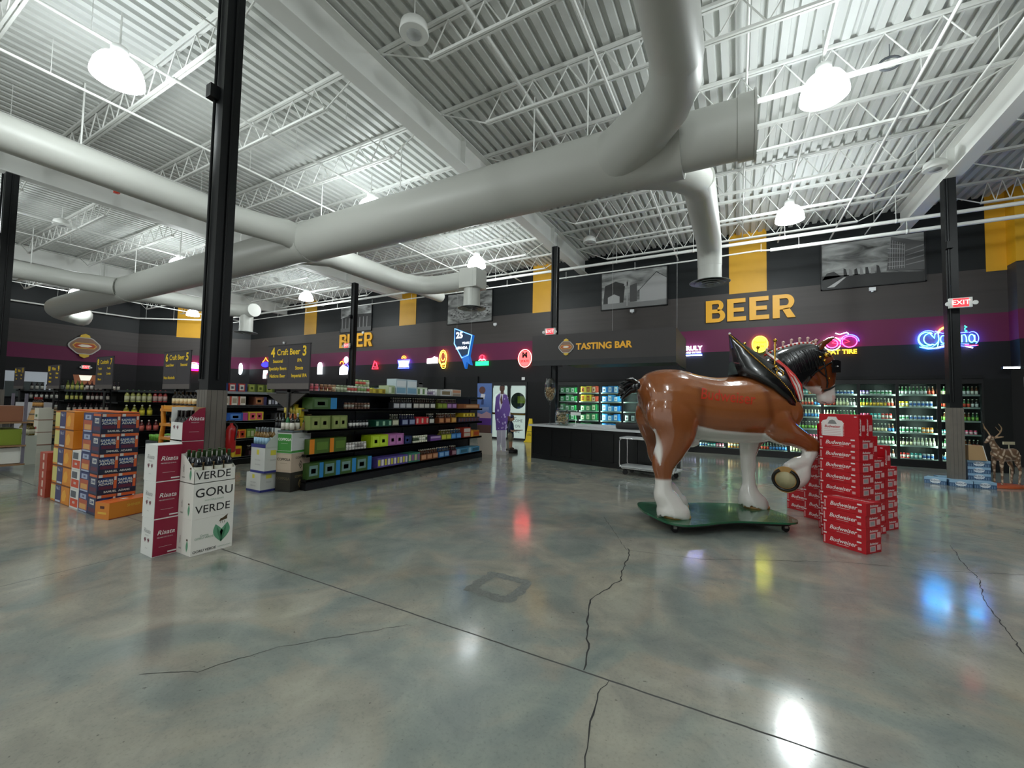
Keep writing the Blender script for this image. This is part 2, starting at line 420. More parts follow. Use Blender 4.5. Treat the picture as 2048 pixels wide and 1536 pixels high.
run_pipe([(-30.9, 3.0, 6.0), (-30.6, 10.6, 6.0), (-26.6, 13, 6.0)], 0.04, 'white pipe along the left wall near the duct end')

# columns
def column(x, y, s, label, clad=0.88, box=True):
    t = thing('steel_column', label, 'column', (x, y, 0))
    h = s / 2; mb = MB(); mb.box(-h, h, -h, h, 0, 6.42)
    mb.build('post', BLACKM, t)
    if clad:
        c = MB(); k = h + 0.012; c.box(-k, k, -k, k, 0, clad + 0.7)
        for i in (-1, 0, 1): c.box(i * 0.06 - 0.002, i * 0.06 + 0.002, -k - 0.001, -k, 0, clad + 0.7, 1); c.box(k, k + 0.001, i * 0.06 - 0.002, i * 0.06 + 0.002, 0, clad + 0.7, 1)
        c.build('cladding', [mat('grey_wood_cladding', '#6a645c', 0.5, var=0.2, bscale=6), mat('cladding_seam', '#3d3a36', 0.6)], t, label='grey wood-look cladding round the foot')
    cd = MB(); cd.tube([(-h * 0.5, -h - 0.02, 1.7), (-h * 0.5, -h - 0.02, 6.4)], 0.016, 6); cd.tube([(h + 0.02, 0, 1.7), (h + 0.02, 0, 6.4)], 0.012, 6)
    cd.build('conduit', BLACKM, t)
    if box:
        b = MB(); b.box(-h * 0.5 - 0.05, -h * 0.5 + 0.05, -h - 0.09, -h, 4.9, 5.05); b.box(-h - 0.10, -h, -0.06, 0.06, 1.68, 1.86)
        b.build('junction_box', BLACKM, t)
    return t
c1 = column(-5.2, 2.5, 0.185, 'tall black steel column in the foreground behind the red wine cases')
cp = MB()
for i in (0, 1): cp.lathe([(0.03, 0), (0.03, 0.02)], 12, (-0.245, 0.0, 1.74 + 0.09 * i), ax=Matrix.Rotation(-R90, 3, 'Y'))
column(3.95, 11.95, 0.19, 'black steel column at the right with an exit sign and beer cases at its foot')
column(-5.0, 11.9, 0.19, 'black steel column behind the tasting bar sign', 0, False)
column(-14.15, 12.0, 0.2, 'black steel column in front of the left BEER lettering')
column(-14.35, 2.6, 0.2, 'black steel column at the left edge of the photo')
column(-23.4, 11.9, 0.2, 'farthest black steel column near the back left corner', 0, False)
# ================================================================ ducts
def arc(c, a, b, n=6):          # quarter-like bend from a to b around corner c (quadratic)
    a, b, c = Vector(a), Vector(b), Vector(c)
    return [(a * (1 - t) ** 2 + c * 2 * t * (1 - t) + b * t * t) for t in [i / n for i in range(n + 1)]]
def duct(name, pts, r, label, seams=(), parent=None, n=28, taper=None):
    mb = MB(); mb.tube(pts, taper or r, n)
    if parent is None:
        o = mb.build(name, DUCTM); tag(o, label, 'duct'); return o
    return mb.build(name, DUCTM, parent)
# spiral seam bump for the ducts
nt = DUCTM.node_tree; b = nt.nodes['Principled BSDF']
tc = nt.nodes.new('ShaderNodeTexCoord'); wv = nt.nodes.new('ShaderNodeTexWave'); wv.wave_profile = 'SAW'; wv.inputs['Scale'].default_value = 1.6; wv.inputs['Distortion'].default_value = 0.3
mp = nt.nodes.new('ShaderNodeMapping'); mp.inputs['Rotation'].default_value = (0, 0, 0.25)
nt.links.new(tc.outputs['Object'], mp.inputs[0]); nt.links.new(mp.outputs[0], wv.inputs['Vector'])
bp = nt.nodes.new('ShaderNodeBump'); bp.inputs['Strength'].default_value = 0.12; bp.inputs['Distance'].default_value = 0.01
nt.links.new(wv.outputs['Fac'], bp.inputs['Height']); nt.links.new(bp.outputs['Normal'], b.inputs['Normal'])

DZ = 5.42; DY = 6.5
mt = thing('air_duct', 'round white air duct crossing the whole ceiling, with its branches, drops and diffusers', 'duct', (0, 0, 0))
def branch(label):
    o = bpy.data.objects.new('branch_duct', None); COL.objects.link(o); o.parent = mt; o['label'] = label; return o
def rod(parent, a, b, r=0.012):
    m = MB(); m.tube([a, b], r, 6, caps=False); m.build('hanger_rod', WHITE, parent)
mb = MB(); mb.tube([(-0.7, DY, DZ), (-9.3, DY, DZ)], 0.48, 32); mb.tube([(-9.3, DY, DZ), (-9.5, DY, DZ)], [0.5, 0.5], 32); mb.build('duct_pipe', DUCTM, mt)
mb = MB(); mb.tube([(-9.5, DY, DZ), (-9.9, DY, DZ), (-19.6, DY, DZ)], [0.48, 0.45, 0.45], 32); mb.tube([(-19.6, DY, DZ), (-19.8, DY, DZ)], 0.47, 32); mb.build('duct_pipe', DUCTM, mt)
mb = MB(); _e = [Vector(q) for q in [(-19.8, DY, DZ), (-20.1, DY, DZ), (-26.7, DY, DZ)]] + arc((-27.7, DY, DZ), (-26.7, DY, DZ), (-27.6, DY + 0.7, DZ - 0.12))[1:] + [Vector(q) for q in [(-27.5, 7.45, DZ - 0.2), (-27.45, 7.62, DZ - 0.25), (-27.42, 7.74, DZ - 0.28), (-27.41, 7.78, DZ - 0.29)]]
mb.tube(_e, [0.45, 0.43] + [0.43]*(len(_e) - 5) + [0.38, 0.26, 0.08], 32)
mb.build('elbow', DUCTM, mt)
mb = MB(); mb.tube([(-0.75, DY, DZ), (0.02, DY, DZ)], [0.40, 0.40], 32); mb.tube([(0.02, DY, DZ), (0.22, DY, DZ)], 0.43, 32); mb.tube([(0.22, DY, DZ), (0.245, DY, DZ)], 0.46, 32); mb.build('end_cap', DUCTM, mt)
# diagonal wye to the overhead branch
mb = MB(); mb.tube([(-1.75, DY - 0.05, DZ)] + arc((-0.58, 5.4, DZ), (-1.1, 5.85, DZ), (-0.58, 4.7, DZ), 3) , [0.42, 0.37, 0.33, 0.305, 0.286], 28); mb.build('wye_branch', DUCTM, mt)
mb = MB(); mb.tube([(-1.6, DY + 0.05, DZ - 0.05)] + arc((-0.58, 7.4, DZ - 0.05), (-1.0, 6.95, DZ - 0.05), (-0.58, 7.9, DZ), 3), [0.36, 0.33, 0.30, 0.28, 0.27], 28); mb.build('wye_branch', DUCTM, mt)
for x in (-3.2, -6.4, -9.0, -12.5, -16, -19.3, -22.5, -25.8): rod(mt, (x, DY + 0.03, DZ + 0.44), (x, DY + 0.03, 7.04), 0.013)
rod(mt, (-2.05, DY - 0.4, DZ + 0.3), (-2.05, DY - 0.4, 7.04))

def diffuser(parent, x, y, z0, z1, r):
    mb = MB(); mb.tube([(x, y, z0), (x, y, z1 + 0.03)], r, 28); mb.build('drop_pipe', DUCTM, parent)
    d = MB()
    for k, q in enumerate((1.72, 1.25, 0.85, 0.5)):
        zz = z1 - 0.035 * k * 0.6
        d.lathe([(r * q * 0.72, zz + 0.035), (r * q, zz - 0.005), (r * q - 0.012, zz - 0.012), (r * q * 0.70, zz + 0.025)], 36, (x, y, 0))
    d.lathe([(0.0001, z1 - 0.07), (0.06, z1 - 0.06), (0.06, z1 - 0.05), (0.0001, z1 - 0.05)], 16, (x, y, 0))
    d.build('diffuser', mat('diffuser_grey', '#8f9492', 0.45), parent, label='round stepped grille')
d1 = branch('round white branch duct ending in a drop with a round diffuser above BEER on the right')
mb = MB(); mb.tube([(-0.58, 7.6, DZ), (-0.58, 10.4, DZ)] + arc((-0.58, 11.0, DZ), (-0.58, 10.45, DZ), (-0.58, 11.0, DZ - 0.5), 5)[1:], 0.27, 28); mb.build('duct_pipe', DUCTM, d1)
diffuser(d1, -0.58, 11.0, DZ - 0.5, 4.52, 0.265)
d2 = branch('round white branch duct with an elbow and a drop diffuser in front of the round-tank photo')
mb = MB(); mb.tube([(-10.6, DY + 0.2, DZ), (-9.75, 7.4, DZ), (-9.75, 9.6, DZ)] + arc((-9.75, 10.9, DZ), (-9.75, 9.7, DZ), (-8.6, 10.9, DZ), 6)[1:] + [(-7.15, 10.9, DZ)], 0.30, 28); mb.tube([(-9.75, 10.6, DZ), (-9.75, 12.2, DZ)], 0.2, 20); mb.build('duct_pipe', DUCTM, d2)
mb = MB(); mb.box(-7.75, -7.1, 10.6, 11.2, DZ - 0.3, DZ + 0.3); mb.build('elbow_box', DUCTM, d2)
diffuser(d2, -7.45, 10.9, DZ - 0.25, 4.5, 0.265)
mb = MB(); mb.tube([(-9.75, 8.3, DZ + 0.3), (-9.75, 8.3, 7.05)], 0.012, 6); mb.build('hanger_rod', WHITE, d2)
d3 = branch('distant round white branch duct with a drop diffuser left of the foreground column')
mb = MB(); mb.tube([(-21.2, DY + 0.1, DZ), (-20.2, 7.2, DZ), (-20.0, 8.4, DZ), (-20.0, 10.0, DZ), (-19.4, 10.6, DZ), (-18.9, 10.6, DZ)], 0.29, 28); mb.build('duct_pipe', DUCTM, d3)
diffuser(d3, -19.5, 10.6, DZ - 0.1, 4.45, 0.27)
d4 = branch('round white branch duct at upper left curving into the main duct behind the foreground column')
mb = MB(); mb.tube([(-10.2, -8, 5.62), (-10.2, 3.6, 5.62)] + arc((-10.2, 5.2, 5.6), (-10.2, 4.0, 5.62), (-9.55, 6.0, 5.5), 5)[0:] + [(-9.45, 6.3, DZ)], [0.29] * 7 + [0.31, 0.33], 28); mb.build('duct_pipe', DUCTM, d4)
mb = MB(); mb.tube([(-10.2, 2.6, 5.88), (-10.2, 2.6, 7.05)], 0.015, 6); mb.build('hanger_rod', WHITE, d4)
d5 = branch('distant round white branch duct joining the main duct right of the far left column')
mb = MB(); mb.tube([(-20.7, -8, 5.55), (-20.7, 4.6, 5.55), (-20.4, 5.4, 5.5), (-19.7, 6.2, DZ)], [0.29, 0.29, 0.3, 0.32], 28); mb.build('duct_pipe', DUCTM, d5)
mb = MB(); mb.tube([(-20.7, 4.3, 5.8), (-20.7, 4.3, 7.05)], 0.015, 6); mb.build('hanger_rod', WHITE, d5)
d6 = branch('large round white duct coming from overhead down to the right end of the main duct')
mb = MB(); mb.tube([(-0.58, -8, DZ), (-0.58, 4.8, DZ)], 0.285, 28); mb.build('duct_pipe', DUCTM, d6)

# ================================================================ high-bay lamps
SHADE = mat('lamp_lens', '#f4f8ff', 0.3, emit=LAMP_EMIT, ecol='#f2fbff')
def lamp(x, y, label, on=True):
    t = thing('high_bay_lamp', label, 'lamp', (x, y, 6.0), 0, None)
    s = MB(); s.lathe([(0.30, 0.0), (0.295, 0.06), (0.27, 0.17), (0.215, 0.27), (0.13, 0.34), (0.0001, 0.36)], 24)
    s.build('lamp_shade', SHADE, t, label='glowing ribbed lens')
    h = MB(); h.lathe([(0.09, 0.335), (0.10, 0.36), (0.10, 0.47), (0.05, 0.50), (0.015, 0.52)], 14); h.build('ballast_housing', WHITE, t)
    c = MB(); c.tube([(0, 0, 0.5), (0, 0, 1.0)], 0.012, 6); c.build('hanger_rod', WHITE, t)
    l = bpy.data.lights.new('lamp_light', 'POINT'); l.energy = LAMP_W; l.shadow_soft_size = 0.22; l.color = (0.93, 1.0, 0.985)
    lo = bpy.data.objects.new('lamp_light', l); COL.objects.link(lo); lo.location = (0, 0, -0.22); lo.parent = t
LAMPS = [(1.12, 7.2, 'glaring high-bay lamp at upper right above the beer cases'), (1.12, 11.7, 'high-bay lamp above the right hand BEER lettering'),
         (-7.75, 2.3, 'glaring high-bay lamp at upper left beside the foreground column'), (-7.75, 6.95, 'high-bay lamp hidden behind the main duct'), (-7.6, 11.35, 'high-bay lamp above the drop diffuser in the middle'),
         (-17.2, 11.9, 'high-bay lamp behind the foreground column, above the left BEER lettering'), (-26.6, 11.6, 'farthest high-bay lamp by the back left corner'),
         (-17.2, 7.0, 'high-bay lamp above the wine aisles hidden by the ducts'), (-26.6, 7.0, 'high-bay lamp near the far end of the main duct'),
         (1.12, 1.2, 'high-bay lamp overhead outside the photo on the right'), (-7.75, -3.2, 'high-bay lamp behind the camera on the left'), (-17.2, 2.0, 'high-bay lamp at the left beyond the frame'), (1.12, -3.4, 'high-bay lamp behind the camera on the right'), (5.6, 7.2, 'high-bay lamp at the far right beyond the frame')]
for a in LAMPS: lamp(*a)
# round speakers
for x, y, l in ((-3.86, 4.1, 'round white ceiling speaker nearest the camera'), (3.62, 11.5, 'round white ceiling speaker beside the exit sign column'), (-4.0, 12.2, 'round white ceiling speaker above the tasting bar'), (-17.6, 4.2, 'round white ceiling speaker at the far left'), (-17.5, 10.6, 'round white ceiling speaker above the left aisles')):
    t = thing('ceiling_speaker', l, 'speaker', (x, y, 6.5), 0)
    m = MB(); m.lathe([(0.19, 0.0), (0.2, 0.02), (0.18, 0.14), (0.1, 0.2)], 28); m.tube([(0, 0, 0.18), (0, 0, 0.55)], 0.01, 6); m.build('housing', WHITE, t)
    m = MB(); m.lathe([(0.0001, -0.004), (0.1, -0.004), (0.1, 0.001)], 24); m.build('grille', mat('speaker_grille', '#9a9c9a', 0.7), t, label='grey round grille')
m = MB(); m.tube([(2.05 + 0.13 * math.cos(a), 8.0, 6.75 + 0.1 * math.sin(a)) for a in [2 * PI * i / 16 for i in range(16)]], 0.018, 6, closed=True); m.tube([(2.05, 8.0, 6.85), (2.05, 8.0, 7.06)], 0.006, 5)
tag(m.build('hanging_cable_loop', mat('dark_cable', '#50545a', 0.5)), 'dark coiled cable loop hanging beside the brightest right lamp', 'cable')
m = MB(); m.lathe([(0.0001, 0), (0.07, 0.0), (0.04, 0.12), (0.01, 0.2)], 8); m.tube([(0, 0, 0.2), (0, 0, 0.74)], 0.003, 4); tag(m.build('red_balloon', mat('red_balloon', '#c03a22', 0.4), None, (-12.95, 3.95, 6.3)), 'small red object caught on a joist at the left', 'balloon')
# ================================================================ glass door coolers
DW = 0.83
LED = mat('led_strip', '#e8fff0', 0.4, emit=60.0, ecol='#e2fff0')
GL = glassm('cooler_glass', '#eef6f4')
def cooler(x0, nd, label, zs, names):
    t = thing('glass_door_cooler', label, 'cooler', (x0, 15.0, 0))
    L = nd * DW
    c = MB(); c.box(0, L, 0.85, 0.9, 0, 2.36); c.box(0, 0.03, 0.03, 0.85, 0, 2.36); c.box(L - 0.03, L, 0.03, 0.85, 0, 2.36); c.box(0, L, 0.0, 0.85, 0, 0.13); c.box(0, L, 0.0, 0.85, 2.30, 2.36)
    c.build('cabinet', DARK, t)
    fr = MB(); e = 0.035; fr.box(0, DW, -0.02, 0.03, 0.13, 0.2); fr.box(0, DW, -0.02, 0.03, 2.23, 2.30); fr.box(0, e, -0.02, 0.03, 0.2, 2.23); fr.box(DW - e, DW, -0.02, 0.03, 0.2, 2.23)
    frm = fr.mesh('door', [DARK])
    gm = MB(); gm.box(e, DW - e, 0.0, 0.006, 0.2, 2.23); gmm = gm.mesh('pane', [GL])
    hm = MB(); hm.tube([(DW - 0.06, -0.02, 1.0), (DW - 0.06, -0.06, 1.03), (DW - 0.06, -0.06, 1.5), (DW - 0.06, -0.02, 1.53)], 0.009, 6); hmm = hm.mesh('handle', [DARK])
    sh = MB(); sh.box(0.01, DW - 0.01, 0.09, 0.75, -0.012, 0.0); sh.box(0.01, DW - 0.01, 0.082, 0.09, -0.02, 0.022, 1)
    shm = sh.mesh('shelf', [mat('cooler_shelf', '#3c4240', 0.4), mat('price_rail', '#8b928e', 0.35)])
    lm = MB(); lm.box(-0.012, 0.012, 0.035, 0.05, 0.25, 2.2); lmm = lm.mesh('light_strip', [LED])
    for k in range(nd):
        d = part('door', frm, t, (k * DW, 0, 0)); part('pane', gmm, d); part('handle', hmm, d)
        for z in zs: part('shelf', shm, t, (k * DW, 0, z))
    for k in range(1, nd): part('light_strip', lmm, t, (k * DW, 0, 0))
    return t
ZS = [0.2, 0.55, 0.9, 1.25, 1.6, 1.93]
CX0 = 5.5 - 14 * DW
cooler(CX0, 14, 'long run of black glass door coolers behind the horse and the tasting bar', ZS, None)
cooler(-20.6, 9, 'glass door coolers at the back behind the craft beer shelves', ZS, None)

# product meshes (small things, many copies)
PM = {}
def bottle_mesh(glass, label, cap='#d8d2c0', h=0.23, r=0.031, n=8):
    k = ('b', glass, label, cap, h, r, n)
    if k not in PM:
        m = MB(); m.lathe([(r*0.95, 0), (r, 0.01), (r, h*0.12)], n, mi=0); m.lathe([(r*1.02, h*0.12), (r*1.02, h*0.5)], n, mi=1)
        m.lathe([(r, h*0.5), (r*0.98, h*0.58), (r*0.45, h*0.76), (r*0.4, h*0.93)], n, mi=0); m.lathe([(r*0.47, h*0.92), (r*0.47, h)], n, mi=2)
        PM[k] = m.mesh('bottle', [cm(glass, 0.12), cm(label, 0.5), cm(cap, 0.35)])
    return PM[k]
def can_mesh(col, band, h=0.125, r=0.031, n=8):
    k = ('c', col, band, h, r)
    if k not in PM:
        m = MB(); m.lathe([(r*0.85, 0), (r, h*0.06), (r, h*0.3)], n, mi=0); m.lathe([(r*1.01, h*0.3), (r*1.01, h*0.7)], n, mi=1); m.lathe([(r, h*0.7), (r, h*0.92), (r*0.85, h)], n, mi=0)
        m.lathe([(r*0.84, h-0.001), (r*0.84, h*1.005)], n, mi=2)
        PM[k] = m.mesh('can', [cm(col, 0.25), cm(band, 0.3), mat('aluminium', '#c9ccce', 0.25, 0.9)])
    return PM[k]
def carton_mesh(w, d, h, col, c2, c3, face='+x', style=0):
    """printed carton: w across the front, d deep; the front is +x (or -y)."""
    k = ('k', round(w, 3), round(d, 3), round(h, 3), col, c2, c3, face, style)
    if k not in PM:
        m = MB(); 
        if face == '+x':
            m.box(-d, 0, 0, w, 0, h)
            q = lambda a, b, c, e, mi: m.box(0, 0.0012, w*a, w*b, h*c, h*e, mi)
        else:
            m.box(0, w, 0, d, 0, h)
            q = lambda a, b, c, e, mi: m.box(w*a, w*b, -0.0012, 0, h*c, h*e, mi)
        if style == 0: q(0.08, 0.62, 0.2, 0.85, 1); q(0.2, 0.5, 0.35, 0.65, 2); q(0.74, 1.0, 0, 1, 2)
        elif style == 1: q(0, 0.24, 0, 1, 1); q(0.36, 0.92, 0.25, 0.78, 2)
        elif style == 2:
            n = max(2, int(w / 0.075))
            for i in range(n): q((i + 0.15) / n, (i + 0.85) / n, 0.18, 0.82, 1 + i % 2)
        elif style == 3: q(0.06, 0.94, 0.52, 0.9, 1); q(0.06, 0.94, 0.1, 0.45, 2)
        elif style == 4: q(0.1, 0.46, 0.12, 0.88, 1); q(0.54, 0.9, 0.12, 0.88, 1); q(0.2, 0.36, 0.35, 0.62, 2); q(0.64, 0.8, 0.35, 0.62, 2)
        PM[k] = m.mesh('carton', [cm(col, 0.45), cm(c2, 0.45), cm(c3, 0.45)])
    return PM[k]
def sixpack_mesh(col, c2, glass='#3a1c0a', cap='#c9c3b0', face='+x'):
    k = ('s', col, c2, glass, cap, face)
    if k not in PM:
        m = MB(); w, d, h = 0.19, 0.13, 0.135
        m.box(-d, 0, 0, w, 0, h); m.box(0, 0.001, w*0.1, w*0.9, h*0.2, h*0.85, 1); m.box(-d*0.52, -d*0.48, 0.02, w-0.02, h, h + 0.08, 0)
        for i in range(3):
            for j in range(2):
                c = (-d*0.25 - j*d*0.5, w*(i+0.5)/3, 0); m.lathe([(0.028, h), (0.026, h+0.02), (0.013, h+0.05), (0.012, h+0.085)], 8, c, 2); m.lathe([(0.015, h+0.083), (0.015, h+0.1)], 8, c, 3)
        if face == '-y': m.v = [(y, -x, z) for x, y, z in m.v]
        PM[k] = m.mesh('six_pack', [cm(col, 0.45), cm(c2, 0.45), cm(glass, 0.12), cm(cap, 0.35)])
    return PM[k]
def put(name, me, loc, label, cat, group=None, rz=0.0):
    o = bpy.data.objects.new(name, me); COL.objects.link(o); o.location = loc; o.rotation_euler = (0, 0, rz)
    return tag(o, label, cat, group)

# fill the coolers
GLS = [('amber', '#5a2a0c'), ('green', '#1f5a2a'), ('clear', '#b9b79a'), ('dark', '#1a1210')]
LBL = ['#e8e4d8', '#c8452f', '#e3b431', '#3f7fc4', '#d7d7d7', '#7fb24a', '#e9dfb4']
CANC = [('pink', '#e0567c', '#ffd9e4'), ('orange', '#ec8a1e', '#fff0d0'), ('silver', '#c9ced2', '#2f5fa8'), ('white', '#eceeee', '#3a8f5a'), ('yellow', '#e9c531', '#fff7d0'), ('teal', '#2f9a98', '#e4f4f0'), ('red', '#c9302c', '#f0e4d8'), ('violet', '#8a62b0', '#eadcf2')]
DN = ['rightmost cooler door', 'cooler door behind the right column', 'second cooler door left of the column', 'third cooler door left of the column', 'cooler door above the red cases', "cooler door behind the horse's head", "cooler door below the horse's chin", 'cooler door behind the raised foreleg', 'cooler door under the horse belly', 'cooler door beyond the belly', 'cooler door behind the hind legs', 'cooler door left of the tail', 'cooler door right of the jar', 'cooler door behind the wine glass']
rn = random.Random(21)
for k in range(14):                      # k = 0 is the rightmost door
    xd = 5.5 - (k + 1) * DW
    for si, z in enumerate(ZS[::-1]):
        if 5 <= k <= 10 and si < 3 and k > 6: continue
        where = 'on %s shelf, %s' % (ORD[si], DN[k])
        x = xd + 0.06
        mode = rn.random()
        if k >= 10:                       # packs on the left doors
            pal = {13: [('green', '#1f8a45', '#dfeee0')], 12: [('yellow', '#e2c22c', '#b04a1e'), ('red', '#b8402c', '#f0c8a8'), ('green', '#2b7d49', '#e6e0c0')], 11: [('blue', '#2a7fd0', '#e8f0fa'), ('light blue', '#4aa0e4', '#ffffff')], 10: [('green', '#2f7f52', '#e9e2c4'), ('black', '#2a2e30', '#c9ccd0')]}[k]
            while x < xd + DW - 0.25:
                cn, c1_, c2_ = pal[(rn.randrange(len(pal)) if k != 12 else min(2, (0 if x < xd + 0.3 else 1) if si < 2 else 2))]
                h = rn.choice([0.22, 0.25, 0.27])
                put('beer_pack', carton_mesh(0.2, 0.3, h, c1_, c2_, c1_, '-y', 0), (x, 15.11, z), '%s beer pack %s' % (cn, where), 'beer pack', '%s beer packs %s' % (cn, where)); x += 0.215
            continue
        if mode < 0.5:
            gi = rn.choice(GLS); lc = rn.choice(LBL); j = 0
            while x < xd + DW - 0.08:
                if j % 4 == 0 and rn.random() < 0.6: gi = rn.choice(GLS); lc = rn.choice(LBL)
                put('bottle', bottle_mesh(gi[1], lc), (x + 0.01, 15.14, z), '%s glass bottle %s' % (gi[0], where), 'bottle', '%s bottles %s' % (gi[0], where)); x += 0.076; j += 1
        else:
            cc = rn.choice(CANC); j = 0; tall = rn.choice([0.125, 0.16, 0.2])
            while x < xd + DW - 0.08:
                if j % 3 == 0 and rn.random() < 0.7: cc = rn.choice(CANC)
                put('can', can_mesh(cc[1], cc[2], tall, 0.033), (x + 0.01, 15.13, z), '%s drink can %s' % (cc[0], where), 'can', '%s cans %s' % (cc[0], where)); x += 0.08; j += 1
# far coolers: packs on the upper two shelves only show above the gondolas
for k in range(9):
    for si in (0, 1):
        for j in range(3):
            cn, c1_, c2_ = rn.choice(CANC); where = 'on %s shelf of the far cooler, %s door from left' % (ORD[si], ['first', 'second', 'third', 'fourth', 'fifth', 'sixth', 'seventh', 'eighth', 'ninth'][k])
            put('beer_pack', carton_mesh(0.22, 0.3, 0.2, c1_, c2_, c1_, '-y', 0), (-20.6 + k * DW + 0.07 + j * 0.24, 15.11, ZS[::-1][si]), '%s beer pack %s' % (cn, where), 'beer pack', '%s beer packs %s' % (cn, where))

# ================================================================ lettering on the wall
YEL = mat('sign_yellow', '#efae1c', 0.45)
def beer_sign(xc, zc, h, label):
    t = thing('wall_lettering', label, 'sign lettering', (xc, 14.99, zc))
    M = FACE_ROT['-y']
    w = h * 0.80; gap = h * 0.065; W_ = 4 * w + 3 * gap
    for i, ch in enumerate('BEER'):
        mb = MB()
        ox = -W_/2 + i * (w + gap)
        T = Matrix.Translation((ox, 0, -h/2)) @ M @ Matrix.Diagonal((w, h, 1, 1))
        def slab(*q): mb.prism(list(q), 0.05, T)
        def ringseg(cx, cy, ro, ri, sx, n=12):
            for j in range(n):
                u0 = -R90 + PI*j/n; u1 = -R90 + PI*(j+1)/n
                slab((cx + ri*sx*math.cos(u0)*0.7, cy + ri*math.sin(u0)), (cx + ro*sx*math.cos(u0), cy + ro*math.sin(u0)), (cx + ro*sx*math.cos(u1), cy + ro*math.sin(u1)), (cx + ri*sx*math.cos(u1)*0.7, cy + ri*math.sin(u1)))
        slab((0, 0), (.32, 0), (.32, 1), (0, 1))
        if ch == 'E':
            slab((.32, 0), (.92, 0), (.92, .19), (.32, .19)); slab((.32, .81), (.90, .81), (.90, 1), (.32, 1)); slab((.32, .41), (.82, .41), (.82, .59), (.32, .59))
        elif ch == 'B':
            slab((.32, .83), (.6, .83), (.6, 1), (.32, 1)); slab((.32, .42), (.62, .42), (.62, .59), (.32, .59)); slab((.32, 0), (.62, 0), (.62, .17), (.32, .17))
            ringseg(.6, .75, .25, .09, 1.2); ringseg(.62, .29, .29, .125, 1.25)
        else:
            slab((.32, .83), (.6, .83), (.6, 1), (.32, 1)); slab((.32, .36), (.6, .36), (.6, .53), (.32, .53)); ringseg(.6, .68, .32, .15, 1.15)
            slab((.42, .38), (.74, .42), (1.02, 0), (.66, 0))
        mb.build('letter', YEL, t)
beer_sign(0.32, 4.62, 0.72, 'large yellow BEER lettering on the wall above the horse')
beer_sign(-17.45, 4.6, 0.72, 'yellow BEER lettering on the far wall behind a black column')

